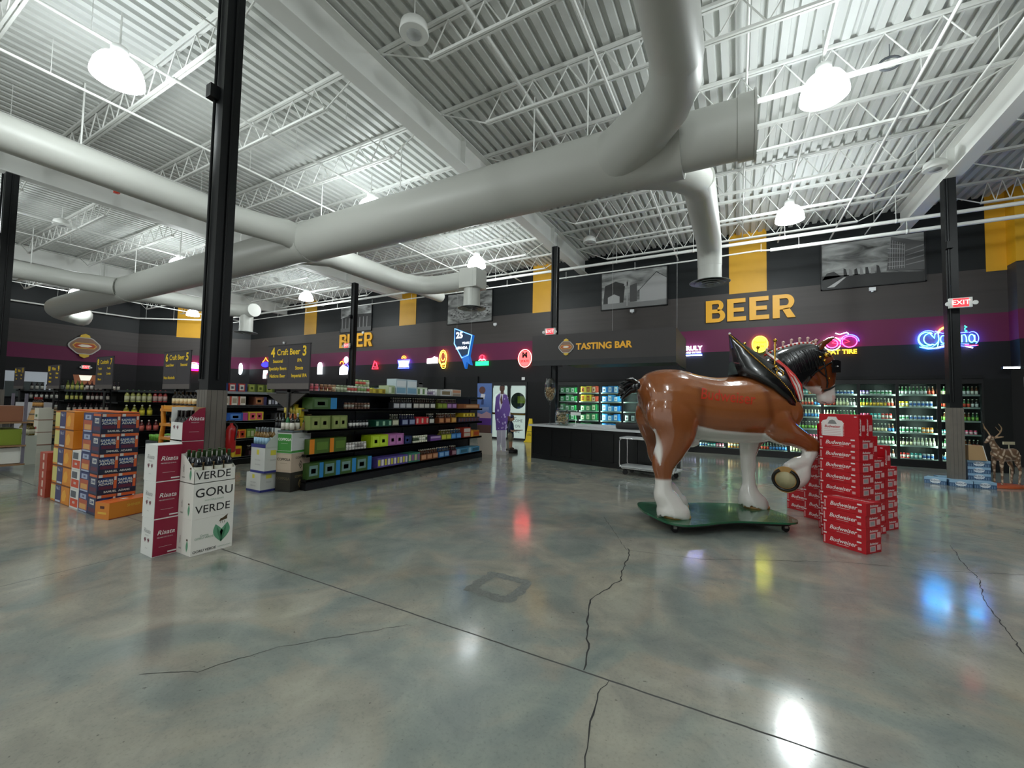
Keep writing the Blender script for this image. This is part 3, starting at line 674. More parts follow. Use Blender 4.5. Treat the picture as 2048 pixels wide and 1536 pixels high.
# framed black and white photographs
def picture(xc, zc, w, h, label, kind):
    t = thing('framed_photograph', label, 'picture', (xc, 14.96, zc))
    f = MB(); e = 0.03
    f.box(-w/2, w/2, -0.02, 0.03, h/2 - e, h/2); f.box(-w/2, w/2, -0.02, 0.03, -h/2, -h/2 + e); f.box(-w/2, -w/2 + e, -0.02, 0.03, -h/2, h/2); f.box(w/2 - e, w/2, -0.02, 0.03, -h/2, h/2)
    f.build('frame', BLK, t)
    m = bpy.data.materials.new('photo_print'); m.use_nodes = True; nt = m.node_tree; b = nt.nodes['Principled BSDF']; N = nt.nodes.new; L = nt.links.new
    tc = N('ShaderNodeTexCoord'); mp = N('ShaderNodeMapping'); mp.inputs['Scale'].default_value = (0.7, 1, 2.2); mp.inputs['Location'].default_value = (kind * 3.1, 0, kind); L(tc.outputs['Object'], mp.inputs[0])
    nz = N('ShaderNodeTexNoise'); nz.inputs['Scale'].default_value = 1.6; nz.inputs['Detail'].default_value = 5; nz.inputs['Distortion'].default_value = 1.0; L(mp.outputs[0], nz.inputs['Vector'])
    r = N('ShaderNodeValToRGB'); r.color_ramp.elements[0].position = 0.32; r.color_ramp.elements[0].color = (0.03, 0.03, 0.03, 1); r.color_ramp.elements[1].position = 0.7; r.color_ramp.elements[1].color = (0.42, 0.43, 0.42, 1)
    L(nz.outputs['Fac'], r.inputs[0]); L(r.outputs[0], b.inputs['Base Color']); b.inputs['Roughness'].default_value = 0.5
    g = lambda v: cm('#%02x%02x%02x' % (v, v, v), 0.5)
    p = MB(); p.box(-w/2 + e, w/2 - e, 0.0, 0.02, -h/2 + e, h/2 - e, 0)
    def poly(pts, mi): p.prism([(x * w/2 * 0.97, y * h/2 * 0.95) for x, y in pts], 0.002 + mi * 0.0006, FACE_ROT['-y'], mi)
    if kind == 0:       # glass building at the right, road, bushes
        poly([(-1, -1), (1, -1), (1, -0.62), (0.2, -0.5), (-1, -0.42)], 1)
        poly([(0.30, -0.45), (0.40, 0.98), (0.62, 0.86), (1, 0.62), (1, -0.55)], 2)
        poly([(0.62, -0.5), (0.66, 0.2), (1, 0.5), (1, -0.62)], 1)
        for i in range(7): poly([(0.36 + i*0.045, -0.4), (0.38 + i*0.045, 0.86 - i*0.04), (0.388 + i*0.045, 0.86 - i*0.04), (0.368 + i*0.045, -0.4)], 4)
        for i in range(6): poly([(0.33, -0.3 + i*0.2), (0.64, -0.3 + i*0.17), (0.64, -0.285 + i*0.17), (0.33, -0.28 + i*0.2)], 4)
        for i in range(4): poly([(0.66, -0.3 + i*0.2), (1, -0.2 + i*0.22), (1, -0.15 + i*0.22), (0.66, -0.27 + i*0.2)], 3)
        poly([(-0.9, -0.95), (-0.55, -0.55), (-0.5, -0.55), (-0.75, -0.95)], 4)
        for i in range(7): poly([(-0.55 + i*0.11, -0.5), (-0.55 + i*0.11, -0.15 - 0.05*(i % 3)), (-0.5 + i*0.11, -0.2 - 0.05*(i % 2)), (-0.47 + i*0.11, -0.5)], 3 if i % 2 else 1)
        poly([(-1, -0.6), (-0.9, -0.3), (-0.75, -0.25), (-0.6, -0.5)], 1)
    elif kind == 1:     # old house with gabled roof and sign
        poly([(-1, -1), (1, -1), (1, -0.75), (-1, -0.7)], 3)
        poly([(0.2, -0.7), (0.2, -0.1), (0.7, 0.75), (1, 0.4), (1, -0.7)], 4); poly([(0.14, -0.16), (0.7, 0.8), (0.76, 0.74), (0.26, -0.2)], 1); poly([(0.7, 0.8), (1, 0.42), (1, 0.3), (0.68, 0.7)], 1)
        poly([(-0.95, -0.7), (-0.9, 0.3), (-0.55, 0.5), (-0.25, 0.3), (-0.3, -0.7)], 1); poly([(-0.1, -0.7), (-0.1, 0.2), (0.12, 0.3), (0.12, -0.7)], 2)
        poly([(0.35, -0.65), (0.35, -0.2), (0.62, -0.2), (0.62, -0.65)], 1); poly([(0.74, -0.65), (0.74, -0.15), (0.95, -0.15), (0.95, -0.65)], 1); poly([(-0.2, -0.9), (-0.2, 0.45), (-0.17, 0.45), (-0.17, -0.9)], 4)
        poly([(-0.28, 0.2), (-0.28, 0.42), (-0.09, 0.42), (-0.09, 0.2)], 4); poly([(0.6, 0.2), (0.6, 0.5), (0.82, 0.5), (0.82, 0.2)], 2)
        poly([(-0.8, -0.7), (-0.8, -0.35), (-0.6, -0.2), (-0.42, -0.35), (-0.42, -0.7)], 4)
    elif kind == 2:     # round structure, rings of seats
        for i in range(6):
            for j in range(22):
                a = 2 * PI * (j + 0.5 * (i % 2)) / 22; R_ = 0.35 + i * 0.11
                poly([(0.1 + R_ * math.cos(a), -0.3 + R_ * 0.55 * math.sin(a)), (0.1 + (R_ + .07) * math.cos(a), -0.3 + (R_ + .07) * 0.55 * math.sin(a)), (0.1 + (R_ + .07) * math.cos(a + .16), -0.3 + (R_ + .07) * 0.55 * math.sin(a + .16)), (0.1 + R_ * math.cos(a + .16), -0.3 + R_ * 0.55 * math.sin(a + .16))], 1 + (i + j) % 4) if abs(0.1 + (R_+.07)*math.cos(a)) < 0.95 and abs(-0.3 + (R_+.07)*0.55*math.sin(a)) < 0.95 else None
    else:               # low barn with posts
        poly([(-1, -1), (1, -1), (1, -0.7), (-1, -0.7)], 2); poly([(-1, 0.1), (-0.2, 0.35), (1, 0.3), (1, 0.1)], 1); poly([(-1, -0.7), (1, -0.7), (1, 0.1), (-1, 0.1)], 1)
        for i in range(8): poly([(-0.9 + i*0.23, -0.72), (-0.9 + i*0.23, 0.1), (-0.86 + i*0.23, 0.1), (-0.86 + i*0.23, -0.72)], 3)
    p.build('print', [m, g(38), g(80), g(125), g(165)], t)
picture(3.33, 5.68, 2.3, 1.38, 'black and white photo of a glass-fronted building, right of the yellow block', 0)
picture(-3.27, 5.68, 2.35, 1.4, 'black and white photo of an old gabled house above the tasting bar', 1)
picture(-10.35, 5.66, 2.4, 1.38, 'black and white photo partly hidden by the middle drop duct', 2)
picture(-17.5, 5.75, 2.35, 1.4, 'black and white photo above the distant BEER lettering', 3)
for x, z, l in ((3.35, 4.9, 'below the glass building photo'), (-3.3, 4.88, 'below the gabled house photo'), (-9.0, 4.82, 'below the photo behind the middle duct'), (-16.9, 4.98, 'above the distant BEER lettering'), (-23.5, 4.8, 'left of the craft beer sign'), (-27.9, 4.85, 'on the corner wall under the yellow block')):
    y = 14.99 if x > -27 else 14.05
    m = MB(); m.box(-0.07, 0.07, -0.07, 0, -0.05, 0.05); m.tube([(0, -0.03, -0.05), (0, -0.03, -0.08)], 0.03, 8)
    tag(m.build('wall_sensor', cm('#dfe2e4', 0.4), None, (x, y, z)), 'small white sensor box on the wall ' + l, 'sensor')

# ================================================================ neon and lit beer signs
def neon(x, z, label, strokes=(), texts=(), discs=(), y=14.93, r=0.011, M=None, backing=None):
    """strokes: (colour, [(x,z)...]); texts: (string, size, x, z, colour, bold); discs: (colour, poly)"""
    t = thing('neon_sign', label, 'neon sign', (x, y, z))
    if M: t.rotation_euler = (0, 0, M)
    if backing:
        m = MB(); w, h = backing; m.box(-w/2, w/2, 0.02, 0.04, -h/2, h/2); m.build('backing', mat('neon_backing', '#1b1b1e', 0.3), t)
    cols = {}
    for c, pts in strokes: cols.setdefault(c, MB()).tube([(a, 0, b) for a, b in pts], r, 6)
    for c, m in cols.items(): m.build('neon_tube', glow(c, 26.0 if c in (BL, CY) else 13.0), t)
    for c, poly in discs:
        m = MB(); m.prism(poly, 0.02, Matrix.Translation((0, 0.015, 0)) @ FACE_ROT['-y']); m.build('lit_panel', glow(c, 3.6), t)
    for s, sz, tx, tz, c, b in texts:
        m = MB(); m.text(s, sz, (tx, -0.012, tz), '-y', bold=b, ext=0.008, shear=0.0); m.build('lettering', glow(c, 8.0) if c[0] == '#' else mat('neon_black', '#101010', 0.5), t)
    br = MB(); br.tube([(0, 0.0, 0), (0, 15.0 - y, 0)], 0.008, 5); br.build('wall_bracket', BLK, t)
    return t
def arcp(cx, cz, rx, rz_, a0, a1, n=14): return [(cx + rx * math.cos(math.radians(a0 + (a1-a0)*i/n)), cz + rz_ * math.sin(math.radians(a0 + (a1-a0)*i/n))) for i in range(n+1)]
CY = '#38d8ff'; BL = '#2a36ff'; RD = '#ff2030'; WT = '#e8f0ff'; YE = '#ffd23a'; OR = '#ff8a1e'; GR = '#20e060'; PK = '#ff3ab0'
# script name sign with crown and swoosh
corona = neon(4.82, 3.42, 'blue neon script sign with a yellow crown arc, behind the right column', strokes=[
    (CY, arcp(-0.52, 0.0, 0.24, 0.22, 60, 300)), (CY, arcp(-0.44, 0.0, 0.18, 0.18, 70, 290)), (CY, [(-0.44, 0.17), (-0.32, 0.02), (-0.30, 0.16), (-0.22, 0.20), (-0.20, -0.02), (-0.24, -0.24)]), (CY, [(-0.4, -0.17), (-0.30, -0.19), (-0.22, -0.1)]),
    (CY, arcp(-0.08, -0.03, 0.075, 0.12, 0, 360)), (CY, [(0.08, -0.14), (0.08, 0.07), (0.09, 0.03), (0.16, 0.09), (0.2, 0.07)]), (CY, arcp(0.3, -0.03, 0.075, 0.12, 0, 360)), (CY, [(0.42, -0.14), (0.42, 0.08), (0.5, 0.09), (0.54, 0.0), (0.54, -0.14)]),
    (CY, arcp(0.68, -0.03, 0.075, 0.12, 0, 360)), (CY, [(0.76, 0.06), (0.76, -0.14), (0.80, -0.14)]),
    (BL, [(-0.7, -0.26), (-0.5, -0.32), (-0.25, -0.31), (0.2, -0.22), (0.6, -0.28), (0.8, -0.25)]), (CY, [(-0.74, -0.24), (-0.55, -0.29), (-0.3, -0.29)]), (WT, [(-0.28, -0.28), (-0.05, -0.23), (0.3, -0.22)]), (RD, [(0.5, -0.22), (0.65, -0.25), (0.84, -0.25)]), (WT, [(0.52, -0.27), (0.62, -0.3), (0.7, -0.32)]),
    (YE, arcp(0.1, 0.12, 0.34, 0.26, 40, 165)), (YE, arcp(0.1, 0.12, 0.31, 0.23, 40, 165)), (WT, [(0.18, 0.14), (0.22, 0.22), (0.26, 0.14), (0.24, 0.24)]), ('#20d8a0', [(0.5, 0.28), (0.56, 0.32), (0.5, 0.36)]), ('#20d8a0', [(0.5, 0.16), (0.56, 0.20), (0.5, 0.24)]),
    (BL, arcp(-0.5, 0.0, 0.29, 0.27, 50, 310)), (BL, [(-0.3, 0.24), (-0.1, 0.16), (0.35, 0.15), (0.6, 0.16)]), (BL, [(-0.15, -0.19), (0.2, -0.18), (0.6, -0.2)]), (BL, arcp(0.7, -0.03, 0.16, 0.2, -60, 120))], r=0.012)
corona.scale = (0.70, 1, 0.85)
neon(2.62, 3.42, 'pink, blue and yellow FAT TIRE neon bicycle sign right of the horse head', strokes=[
    (WT, arcp(-0.2, -0.02, 0.2, 0.19, 20, 340)), (PK, arcp(-0.2, -0.02, 0.13, 0.12, 0, 360)), (PK, arcp(0.2, 0.02, 0.17, 0.16, 0, 360)), (BL, arcp(0.2, 0.02, 0.21, 0.2, 0, 200)), (RD, [(-0.2, 0), (0.0, 0.16), (0.2, 0.02), (-0.02, -0.04), (0.0, 0.16), (0.12, 0.2)]), (RD, [(-0.02, -0.04), (-0.2, 0.0)]), (WT, [(-0.12, 0.28), (-0.02, 0.24), (0.14, 0.29), (0.18, 0.25)]), (PK, [(-0.08, 0.14), (0.1, 0.1)])],
    texts=[('FAT TIRE', 0.17, 0.02, -0.27, '#ffc020', 0.02)])
neon(0.62, 3.48, "round yellow neon sign behind the horse's collar", discs=[('#eef02a', arcp(0, 0, 0.2, 0.24, 0, 360, 24)[:-1])], texts=[('Twisted', 0.1, 0, 0.06, 'k', 0.01), ('Tea', 0.11, 0.03, -0.06, 'k', 0.01)], strokes=[('#f4f030', arcp(0, 0, 0.21, 0.25, 0, 360, 24))])
neon(-1.32, 3.38, 'white TRULY neon sign beside the tasting bar canopy', texts=[('TRULY', 0.2, 0, 0.05, WT, 0.03), ('HARD SELTZER', 0.075, 0.02, -0.09, WT, 0.01)], strokes=[(BL, [(-0.3, -0.15), (0.3, -0.15)]), (WT, [(-0.3, -0.18), (0.3, -0.18)])])
neon(-7.55, 3.32, 'round red neon sign just left of the tasting bar canopy', discs=[('#ff4a4a', arcp(0, 0, 0.27, 0.32, 0, 360, 24)[:-1])], strokes=[('#ff7a70', arcp(0, 0, 0.3, 0.36, 0, 360, 24))], texts=[('M', 0.3, 0, 0.12, 'k', 0.05), ('STATE', 0.13, 0, -0.12, 'k', 0.02)])
neon(-9.6, 3.28, 'neon sign with a green bar under a red and white crest', discs=[('#18e070', [(-0.33, -0.2), (0.33, -0.2), (0.33, -0.02), (-0.33, -0.02)])], strokes=[(RD, arcp(0, 0.13, 0.14, 0.12, 0, 360)), (RD, arcp(0, 0.14, 0.07, 0.12, 0, 360)), (WT, [(-0.17, 0.02), (-0.08, 0.08), (0, 0.03), (0.08, 0.08), (0.17, 0.02)])])
neon(-11.9, 3.4, 'white and gold neon sign with a face outline, beside the blue hanging sign', discs=[('#fff8ff', [(-0.72, -0.15), (-0.1, -0.15), (-0.1, 0.1), (-0.3, 0.17), (-0.4, 0.1), (-0.72, 0.08)])], strokes=[(YE, arcp(0.2, 0.1, 0.2, 0.33, 0, 360, 22)), (YE, arcp(0.2, 0.15, 0.12, 0.2, 0, 360, 16)), (YE, arcp(0.24, -0.28, 0.12, 0.12, 0, 360)), (OR, [(0.05, -0.1), (0.1, -0.3), (0.35, -0.3), (0.38, -0.1)]), (YE, [(0.02, 0.25), (-0.02, -0.1), (0.08, -0.2)])])
neon(-14.05, 3.32, 'white neon sign under a small orange crest, above the shelves', discs=[('#f2f4ff', [(-0.3, -0.2), (0.3, -0.2), (0.26, -0.08), (0.34, 0.1), (-0.34, 0.1), (-0.26, -0.08)])], strokes=[(BL, [(-0.38, 0.14), (0.38, 0.14), (0.3, -0.1), (0.34, -0.26), (-0.34, -0.26), (-0.3, -0.1), (-0.38, 0.14)]), (OR, arcp(0, 0.22, 0.14, 0.12, 0, 180)), (OR, arcp(0, 0.2, 0.07, 0.07, 0, 180))])
neon(-15.95, 3.28, 'small red triangular neon sign above the shelves', strokes=[(RD, [(-0.2, -0.2), (-0.05, 0.2), (0.1, 0.1), (0.22, -0.2), (-0.2, -0.2)]), (RD, arcp(0.0, 0.0, 0.1, 0.12, 0, 360)), (RD, [(-0.12, -0.1), (0.14, -0.12)])])
neon(-18.2, 3.28, 'bright white, blue and orange neon sign behind the distant column', discs=[('#fbfbff', [(-0.35, -0.45), (0.25, -0.45), (0.3, -0.1), (0.05, 0.0), (-0.1, 0.08), (-0.35, -0.1)]), ('#f4f4ff', arcp(0.12, 0.32, 0.16, 0.18, 0, 360, 12)[:-1])], strokes=[(BL, [(0.0, 0.05), (0.15, 0.15), (0.3, 0.0), (0.35, -0.3)]), (OR, arcp(-0.2, 0.12, 0.13, 0.13, 0, 180)), (RD, arcp(-0.02, 0.3, 0.1, 0.1, 60, 200))])
neon(-20.15, 3.2, 'small arched white and green neon sign right of the aisle 3 and 4 board', discs=[('#eef8ff', [(-0.2, -0.33)] + [(0.2, -0.33)] + arcp(0, 0.1, 0.2, 0.24, 0, 180, 10))], strokes=[('#5ac83a', arcp(0, -0.04, 0.1, 0.18, 0, 360)), ('#5ac83a', [(0, -0.2), (0, 0.1)])])
neon(-25.2, 3.55, 'orange, blue and pink neon sign between the foreground column and the aisle board', discs=[('#2a2cff', arcp(0, 0, 0.42, 0.16, 0, 360, 16)[:-1]), ('#fff0f4', [(-0.2, -0.85), (0.1, -0.85), (0.12, -0.6), (0.24, -0.5), (0.22, -0.36), (-0.18, -0.36)])], strokes=[(OR, [(-0.3, 0.15), (-0.1, 0.3), (0, 0.42), (0.12, 0.28), (0.3, 0.16)]), (RD, [(0.2, -0.6), (0.2, -0.4)])])
neon(-27.35, 3.3, 'oval pale blue neon sign at the right edge of the foreground column', discs=[('#e8faff', arcp(0.1, 0, 0.24, 0.36, 0, 360, 20)[:-1])], y=14.6)
neon(-29.0, 3.2, 'pink and yellow domed neon sign on the corner wall', discs=[('#ffe9f4', arcp(0, 0, 0.35, 0.32, 0, 180, 14))], strokes=[(PK, arcp(0, 0, 0.42, 0.38, 0, 180)), (YE, arcp(0, 0, 0.3, 0.38, 60, 120)), ('#ff1050', [(-0.65, -0.05), (0.65, -0.05)]), ('#ff1050', [(-0.62, -0.1), (0.62, -0.1)]), ('#ff1050', [(-0.5, 0.0), (0.5, 0.0)])], y=12.85, M=math.radians(44), r=0.022)

# hanging blue state-shaped sign
t = thing('hanging_sign', 'blue and white sign hanging from the ceiling beside the middle drop duct', 'hanging sign', (-5.66, 8.0, 2.86), math.radians(-2))
out = [(-0.26, 0.40), (0.27, 0.20), (0.17, -0.28), (0.24, -0.50), (0.12, -0.42), (0.08, -0.58), (-0.02, -0.34), (-0.26, 0.02)]
m = MB(); m.prism(out, 0.09, Matrix.Translation((0, 0.045, 0)) @ FACE_ROT['-y']); m.build('sign_body', mat('sign_blue', '#1d6fd0', 0.35, emit=0.5), t)
m = MB(); m.prism([(x * 0.88, y * 0.88 + 0.01) for x, y in out[:3] + out[-2:]], 0.004, Matrix.Translation((0, -0.045, 0)) @ FACE_ROT['-y']); m.build('sign_face', mat('sign_face_dark', '#17395c', 0.3, emit=0.2), t)
m = MB(); m.tube([(x * 0.96, -0.05, y * 0.96) for x, y in out[:3] + out[-2:]], 0.011, 6, closed=True); m.build('rim', mat('sign_rim', '#9fdcff', 0.3, emit=1.3), t)
m = MB(); m.text('25', 0.2, (-0.1, -0.052, 0.21), bold=0.04); m.text('YEARS', 0.075, (0.09, -0.052, 0.02), bold=0.02); m.text('NEVADA', 0.085, (-0.03, -0.052, -0.09), bold=0.04); m.build('lettering', mat('sign_white', '#f4f8ff', 0.4, emit=1.6), t)
m = MB(); m.tube([(-0.22, 0, 0.4), (-0.22, 0, 4.2)], 0.003, 4); m.tube([(0.2, 0, 0.22), (0.2, 0, 4.2)], 0.003, 4); m.build('wire', mat('steel_wire', '#9a9a9a', 0.4, 1.0), t)

# exit signs
def exit_sign(x, y, z, label, rz=0.0):
    t = thing('exit_sign', label, 'exit sign', (x, y, z), rz)
    m = MB(); m.box(-0.17, 0.17, -0.03, 0.03, -0.1, 0.1); m.box(-0.02, 0.02, 0.03, 0.12, -0.02, 0.02); m.build('housing', cm('#d9dcd8', 0.4), t)
    m = MB(); m.box(-0.115, 0.115, -0.033, -0.03, -0.085, 0.085); m.build('lit_panel', glow('#ff2a34', 1.6), t)
    m = MB(); m.text('EXIT', 0.13, (0, -0.035, 0), bold=0.02); m.build('lettering', glow('#ff9a98', 2.5), t)
    m = MB()
    for s in (-1, 1): m.lathe([(0.03, 0), (0.045, 0.05)], 10, (s * 0.2, -0.01, -0.02), ax=Matrix.Rotation(R90, 3, 'X')); m.tube([(s * 0.16, 0, 0), (s * 0.21, 0, -0.01)], 0.012, 6)
    m.build('emergency_light', cm('#d9dcd8', 0.4), t)
exit_sign(4.0, 11.7, 3.72, 'red EXIT sign on the right hand column')
exit_sign(-5.05, 11.68, 3.72, 'red EXIT sign on the column above the tasting bar sign')
exit_sign(-14.25, 11.78, 3.75, 'red EXIT sign on the distant column over the BEER lettering')
exit_sign(-31.1, 8.7, 3.0, 'red EXIT sign on the far left wall', math.radians(80))

# round shop crest, far left
def crest(parent, s, mats):
    o = [(0.5*math.cos(a)*(1+0.06*math.cos(4*a)), 0.40*math.sin(a)*(1+0.05*math.cos(6*a))) for a in [2*PI*i/32 for i in range(32)]]
    M = FACE_ROT['-y'] @ Matrix.Scale(s, 4)
    m = MB(); m.prism(o, 0.05, M, 0); m.prism([(x*0.9, y*0.9) for x, y in o], 0.06, M, 1)
    m.prism([(-0.4, 0), (-0.3, 0.13), (0.3, 0.13), (0.4, 0), (0.3, -0.13), (-0.3, -0.13)], 0.072, M, 2); m.prism([(-0.36, 0), (-0.27, 0.095), (0.27, 0.095), (0.36, 0), (0.27, -0.095), (-0.27, -0.095)], 0.08, M, 3)
    m.prism([(-0.24, 0), (-0.1, 0.06), (0.1, 0.06), (0.24, 0), (0.1, -0.06), (-0.1, -0.06)], 0.09, M, 4)
    for sg in (1, -1): m.prism([(x, sg * y) for x, y in [(-0.17, 0.38), (-0.14, 0.48), (0, 0.55), (0.14, 0.48), (0.17, 0.38)]][::sg], 0.07, M, 5)
    return m.build('crest_plate', mats, parent)
CM_ = [cm('#b9b9b4', 0.5), cm('#8a6a58', 0.5), cm('#d9a844', 0.5), cm('#b04a24', 0.5), cm('#e8e2d2', 0.5), cm('#d8b63a', 0.5)]
t = thing('shop_crest', 'large oval shop crest in orange and yellow on the far left wall', 'wall crest', (-31.12, 8.6, 4.14), math.radians(84)); crest(t, 1.2, CM_)
# ================================================================ gondola shelving
GZ = [0.17, 0.58, 0.98, 1.33]
def gondola(x0, x1, y0, y1, label, lip='#101113'):
    t = thing('gondola_shelf', label, 'shelf unit', ((x0 + x1)/2, y0, 0))
    h = (x1 - x0)/2; L = y1 - y0; LM = cm(lip, 0.35)
    m = MB(); m.box(-0.02, 0.02, 0, L, 0, 1.63); m.box(-h, h, 0.0, L, 0.0, 0.12); m.build('back_panel', DARK, t)
    for s in (-1, 1):
        for z in GZ:
            m = MB()
            d = h - 0.005 if z < 0.3 else h - 0.02
            m.box(min(s*0.02, s*d), max(s*0.02, s*d), 0.01, L - 0.01, z - 0.035, z); m.box(min(s*d, s*(d-0.01)), max(s*d, s*(d-0.01)), 0.01, L - 0.01, z - 0.04, z + 0.006, 1)
            m.build('shelf', [DARK, LM], t)
    m = MB(); m.box(-h, h, 0, L, 1.60, 1.63); m.box(h - 0.004, h + 0.004, 0, L, 1.585, 1.64, 1); m.box(-h - 0.004, -h + 0.004, 0, L, 1.585, 1.64, 1); m.build('top_shelf', [DARK, LM], t)
    n = max(1, int(round(L / 1.3)))
    for i in range(n + 1):
        m = MB(); y = 0.02 + (L - 0.04) * i / n; m.box(-0.035, 0.035, y - 0.02, y + 0.02, 0, 1.66); m.build('upright', DARK, t)
    return t
gondola(-7.1, -6.2, 4.42, 9.75, 'black craft beer shelf unit, aisles 3 and 4, nearest the tasting bar')
gondola(-10.75, -9.85, 4.42, 9.75, 'black beer shelf unit behind the foreground column, aisles 5 and 6', '#8c9296')
gondola(-14.5, -13.6, 4.42, 9.75, 'black shelf unit with yellow and red mixer bottles, aisles 7 and 8', '#3c4144')
gondola(-18.2, -17.3, 4.42, 9.75, 'black wine shelf unit with dark top, aisles 9 and 10', '#3c4144')
gondola(-21.9, -21.0, 4.42, 9.75, 'farthest black wine shelf unit at the left, aisles 11 and 12', '#3c4144')
# end panels and aisle boards
BRD = mat('aisle_board', '#383438', 0.55); YT = mat('aisle_yellow', '#e6c11e', 0.5, emit=0.12)
def aisle_board(xc, w, z0, z1, a, title, b, left, right, label, y=4.3):
    t = thing('aisle_board', label, 'aisle sign', (xc, y, z0))
    H = z1 - z0
    m = MB(); m.box(-w/2, w/2, 0, 0.02, 0, H); m.box(-w/2 - 0.008, w/2 + 0.008, -0.002, 0.022, H, H + 0.012, 1); m.box(-w/2, w/2, -0.0015, 0, 0, H * 0.13, 2); m.build('board', [BRD, BLK, cm('#5b5552', 0.5)], t)
    m = MB(); m.text(a, w * 0.2, (-w*0.38, -0.003, H*0.84), bold=0.03); m.text(b, w * 0.2, (w*0.38, -0.003, H*0.84), bold=0.03); m.text(title, w * 0.13, (0, -0.003, H*0.84), bold=0.015)
    for i, s in enumerate(left): m.text(s, w * 0.072, (-w*0.25, -0.003, H*(0.64 - 0.17*i)), bold=0.02)
    for i, s in enumerate(right): m.text(s, w * 0.072, (w*0.27, -0.003, H*(0.64 - 0.17*i)), bold=0.02)
    m.box(-0.002, 0.002, -0.002, 0, H*0.2, H*0.7, 1)
    m.build('lettering', [YT, cm('#4a4648', 0.5)], t)
    m = MB(); m.box(-0.02, 0.02, 0.02, 0.14, -0.05, 0.05); m.box(-0.02, 0.02, 0.02, 0.05, -0.6, H*0.9); m.build('post', cm('#2b2a29', 0.5), t)
    return t
aisle_board(-6.62, 1.12, 1.66, 2.40, '4', 'Craft Beer', '3', ['Seasonal', 'Specialty Beers', 'Nations Beer'], ['IPA', 'Stouts', 'Imperial IPA'], 'large aisle board reading 4 Craft Beer 3')
aisle_board(-10.42, 1.15, 1.66, 2.45, '6', 'Craft Beer', '5', ['Local Beer', '', 'Non Alcoholic'], ['Seasonal', '', ''], 'aisle board 6 Craft Beer, partly behind the foreground column')
aisle_board(-14.15, 1.05, 1.66, 2.47, '8', 'Cocktails', '7', ['Tequila', 'Cordials', 'Mixers'], ['Vodka', 'Cordials', ''], 'aisle board 8 and 7, left of the column group')
aisle_board(-17.8, 1.05, 1.66, 2.36, '10', 'Wine', '9', ['Reds', 'Blends', 'Malbec'], ['Whites', 'Merlot', ''], 'aisle board 10 and 9 beside the red EXIT sign')
aisle_board(-21.1, 1.0, 1.66, 2.37, '12', 'Wine', '11', ['France', 'Italy'], ['Spain', 'Port'], 'small aisle board 12 and 11 at the far left')
t = thing('shelf_bracket', 'dark winged support plate under the aisle 4 and 3 board', 'bracket', (-6.65, 4.36, 1.35))
m = MB(); m.prism([(-0.62, 0.24), (0.45, 0.24), (0.03, 0.0), (-0.1, 0.0)], 0.03, Matrix.Translation((0, 0.02, 0)) @ FACE_ROT['-y']); m.build('plate', cm('#3a3632', 0.5), t)

# ---------------------------------------------------------------- stock on the craft beer unit (front face x = -6.2)
def row(z, items, xf=-6.225, unit='craft beer unit', shelf='top'):
    for (ya, yb, kind, cn, c1_, c2_, c3_, h) in items:
        w = yb - ya; where = 'on the %s shelf of the %s' % (shelf, unit)
        if kind == 'k0': put('beer_pack', carton_mesh(w, 0.27, h, c1_, c2_, c3_, '+x', 0), (xf, ya, z), '%s boxed beer pack %s' % (cn, where), 'beer pack', '%s packs %s' % (cn, where))
        elif kind[0] == 'k': put('beer_pack', carton_mesh(w, 0.27, h, c1_, c2_, c3_, '+x', int(kind[1])), (xf, ya, z), '%s beer carton %s' % (cn, where), 'beer pack', '%s packs %s' % (cn, where))
        elif kind == 's':
            n = max(1, int(round(w / 0.2)))
            for i in range(n): put('six_pack', sixpack_mesh(c1_, c2_, c3_), (xf, ya + w * i / n, z), '%s bottle six-pack %s' % (cn, where), 'six-pack', '%s six-packs %s' % (cn, where))
        elif kind == 'c':
            n = max(1, int(w / 0.068))
            for i in range(n): put('can', can_mesh(c1_, (c2_, c3_)[(i // 3) % 2], h), (xf - 0.035, ya + 0.034 + w * i / n, z), '%s can %s' % (cn, where), 'can', '%s cans %s' % (cn, where))
        elif kind == 'b':
            n = max(1, int(w / 0.085))
            for i in range(n): put('bottle', bottle_mesh(c1_, c2_, c3_, h, 0.037), (xf - 0.05, ya + 0.04 + w * i / n, z), '%s bottle %s' % (cn, where), 'bottle', '%s bottles %s' % (cn, where))
G3, G2 = '#3a5a26', '#6a7a30'
row(1.33, [(4.5, 4.98, 'k0', 'green and blue', G3, '#56704a', '#2f86c0', 0.2), (5.16, 5.76, 'c', 'mixed craft', '#6a4a3a', '#a8a49a', '#58483e', 0.12), (6.35, 6.72, 's', 'black and white', '#2a2c30', '#b8b8bc', '#26201c', 0), (6.72, 6.93, 's', 'grey label', '#34363a', '#c4c4c4', '#26201c', 0), (6.95, 7.5, 's', 'diamond label', '#1e1a18', '#c9c4ba', '#2a1608', 0), (7.52, 7.7, 's', 'dark', '#16171a', '#d4d2c8', '#14100c', 0), (7.8, 8.14, 's', 'lime green', '#5f6b1e', '#8ea23e', '#2a1608', 0), (8.16, 8.56, 's', 'purple', '#5b3562', '#b98ac0', '#2a1608', 0), (8.62, 9.6, 'k1', 'tan brown', '#a5683a', '#8a5028', '#d8a878', 0.12)], shelf='second')
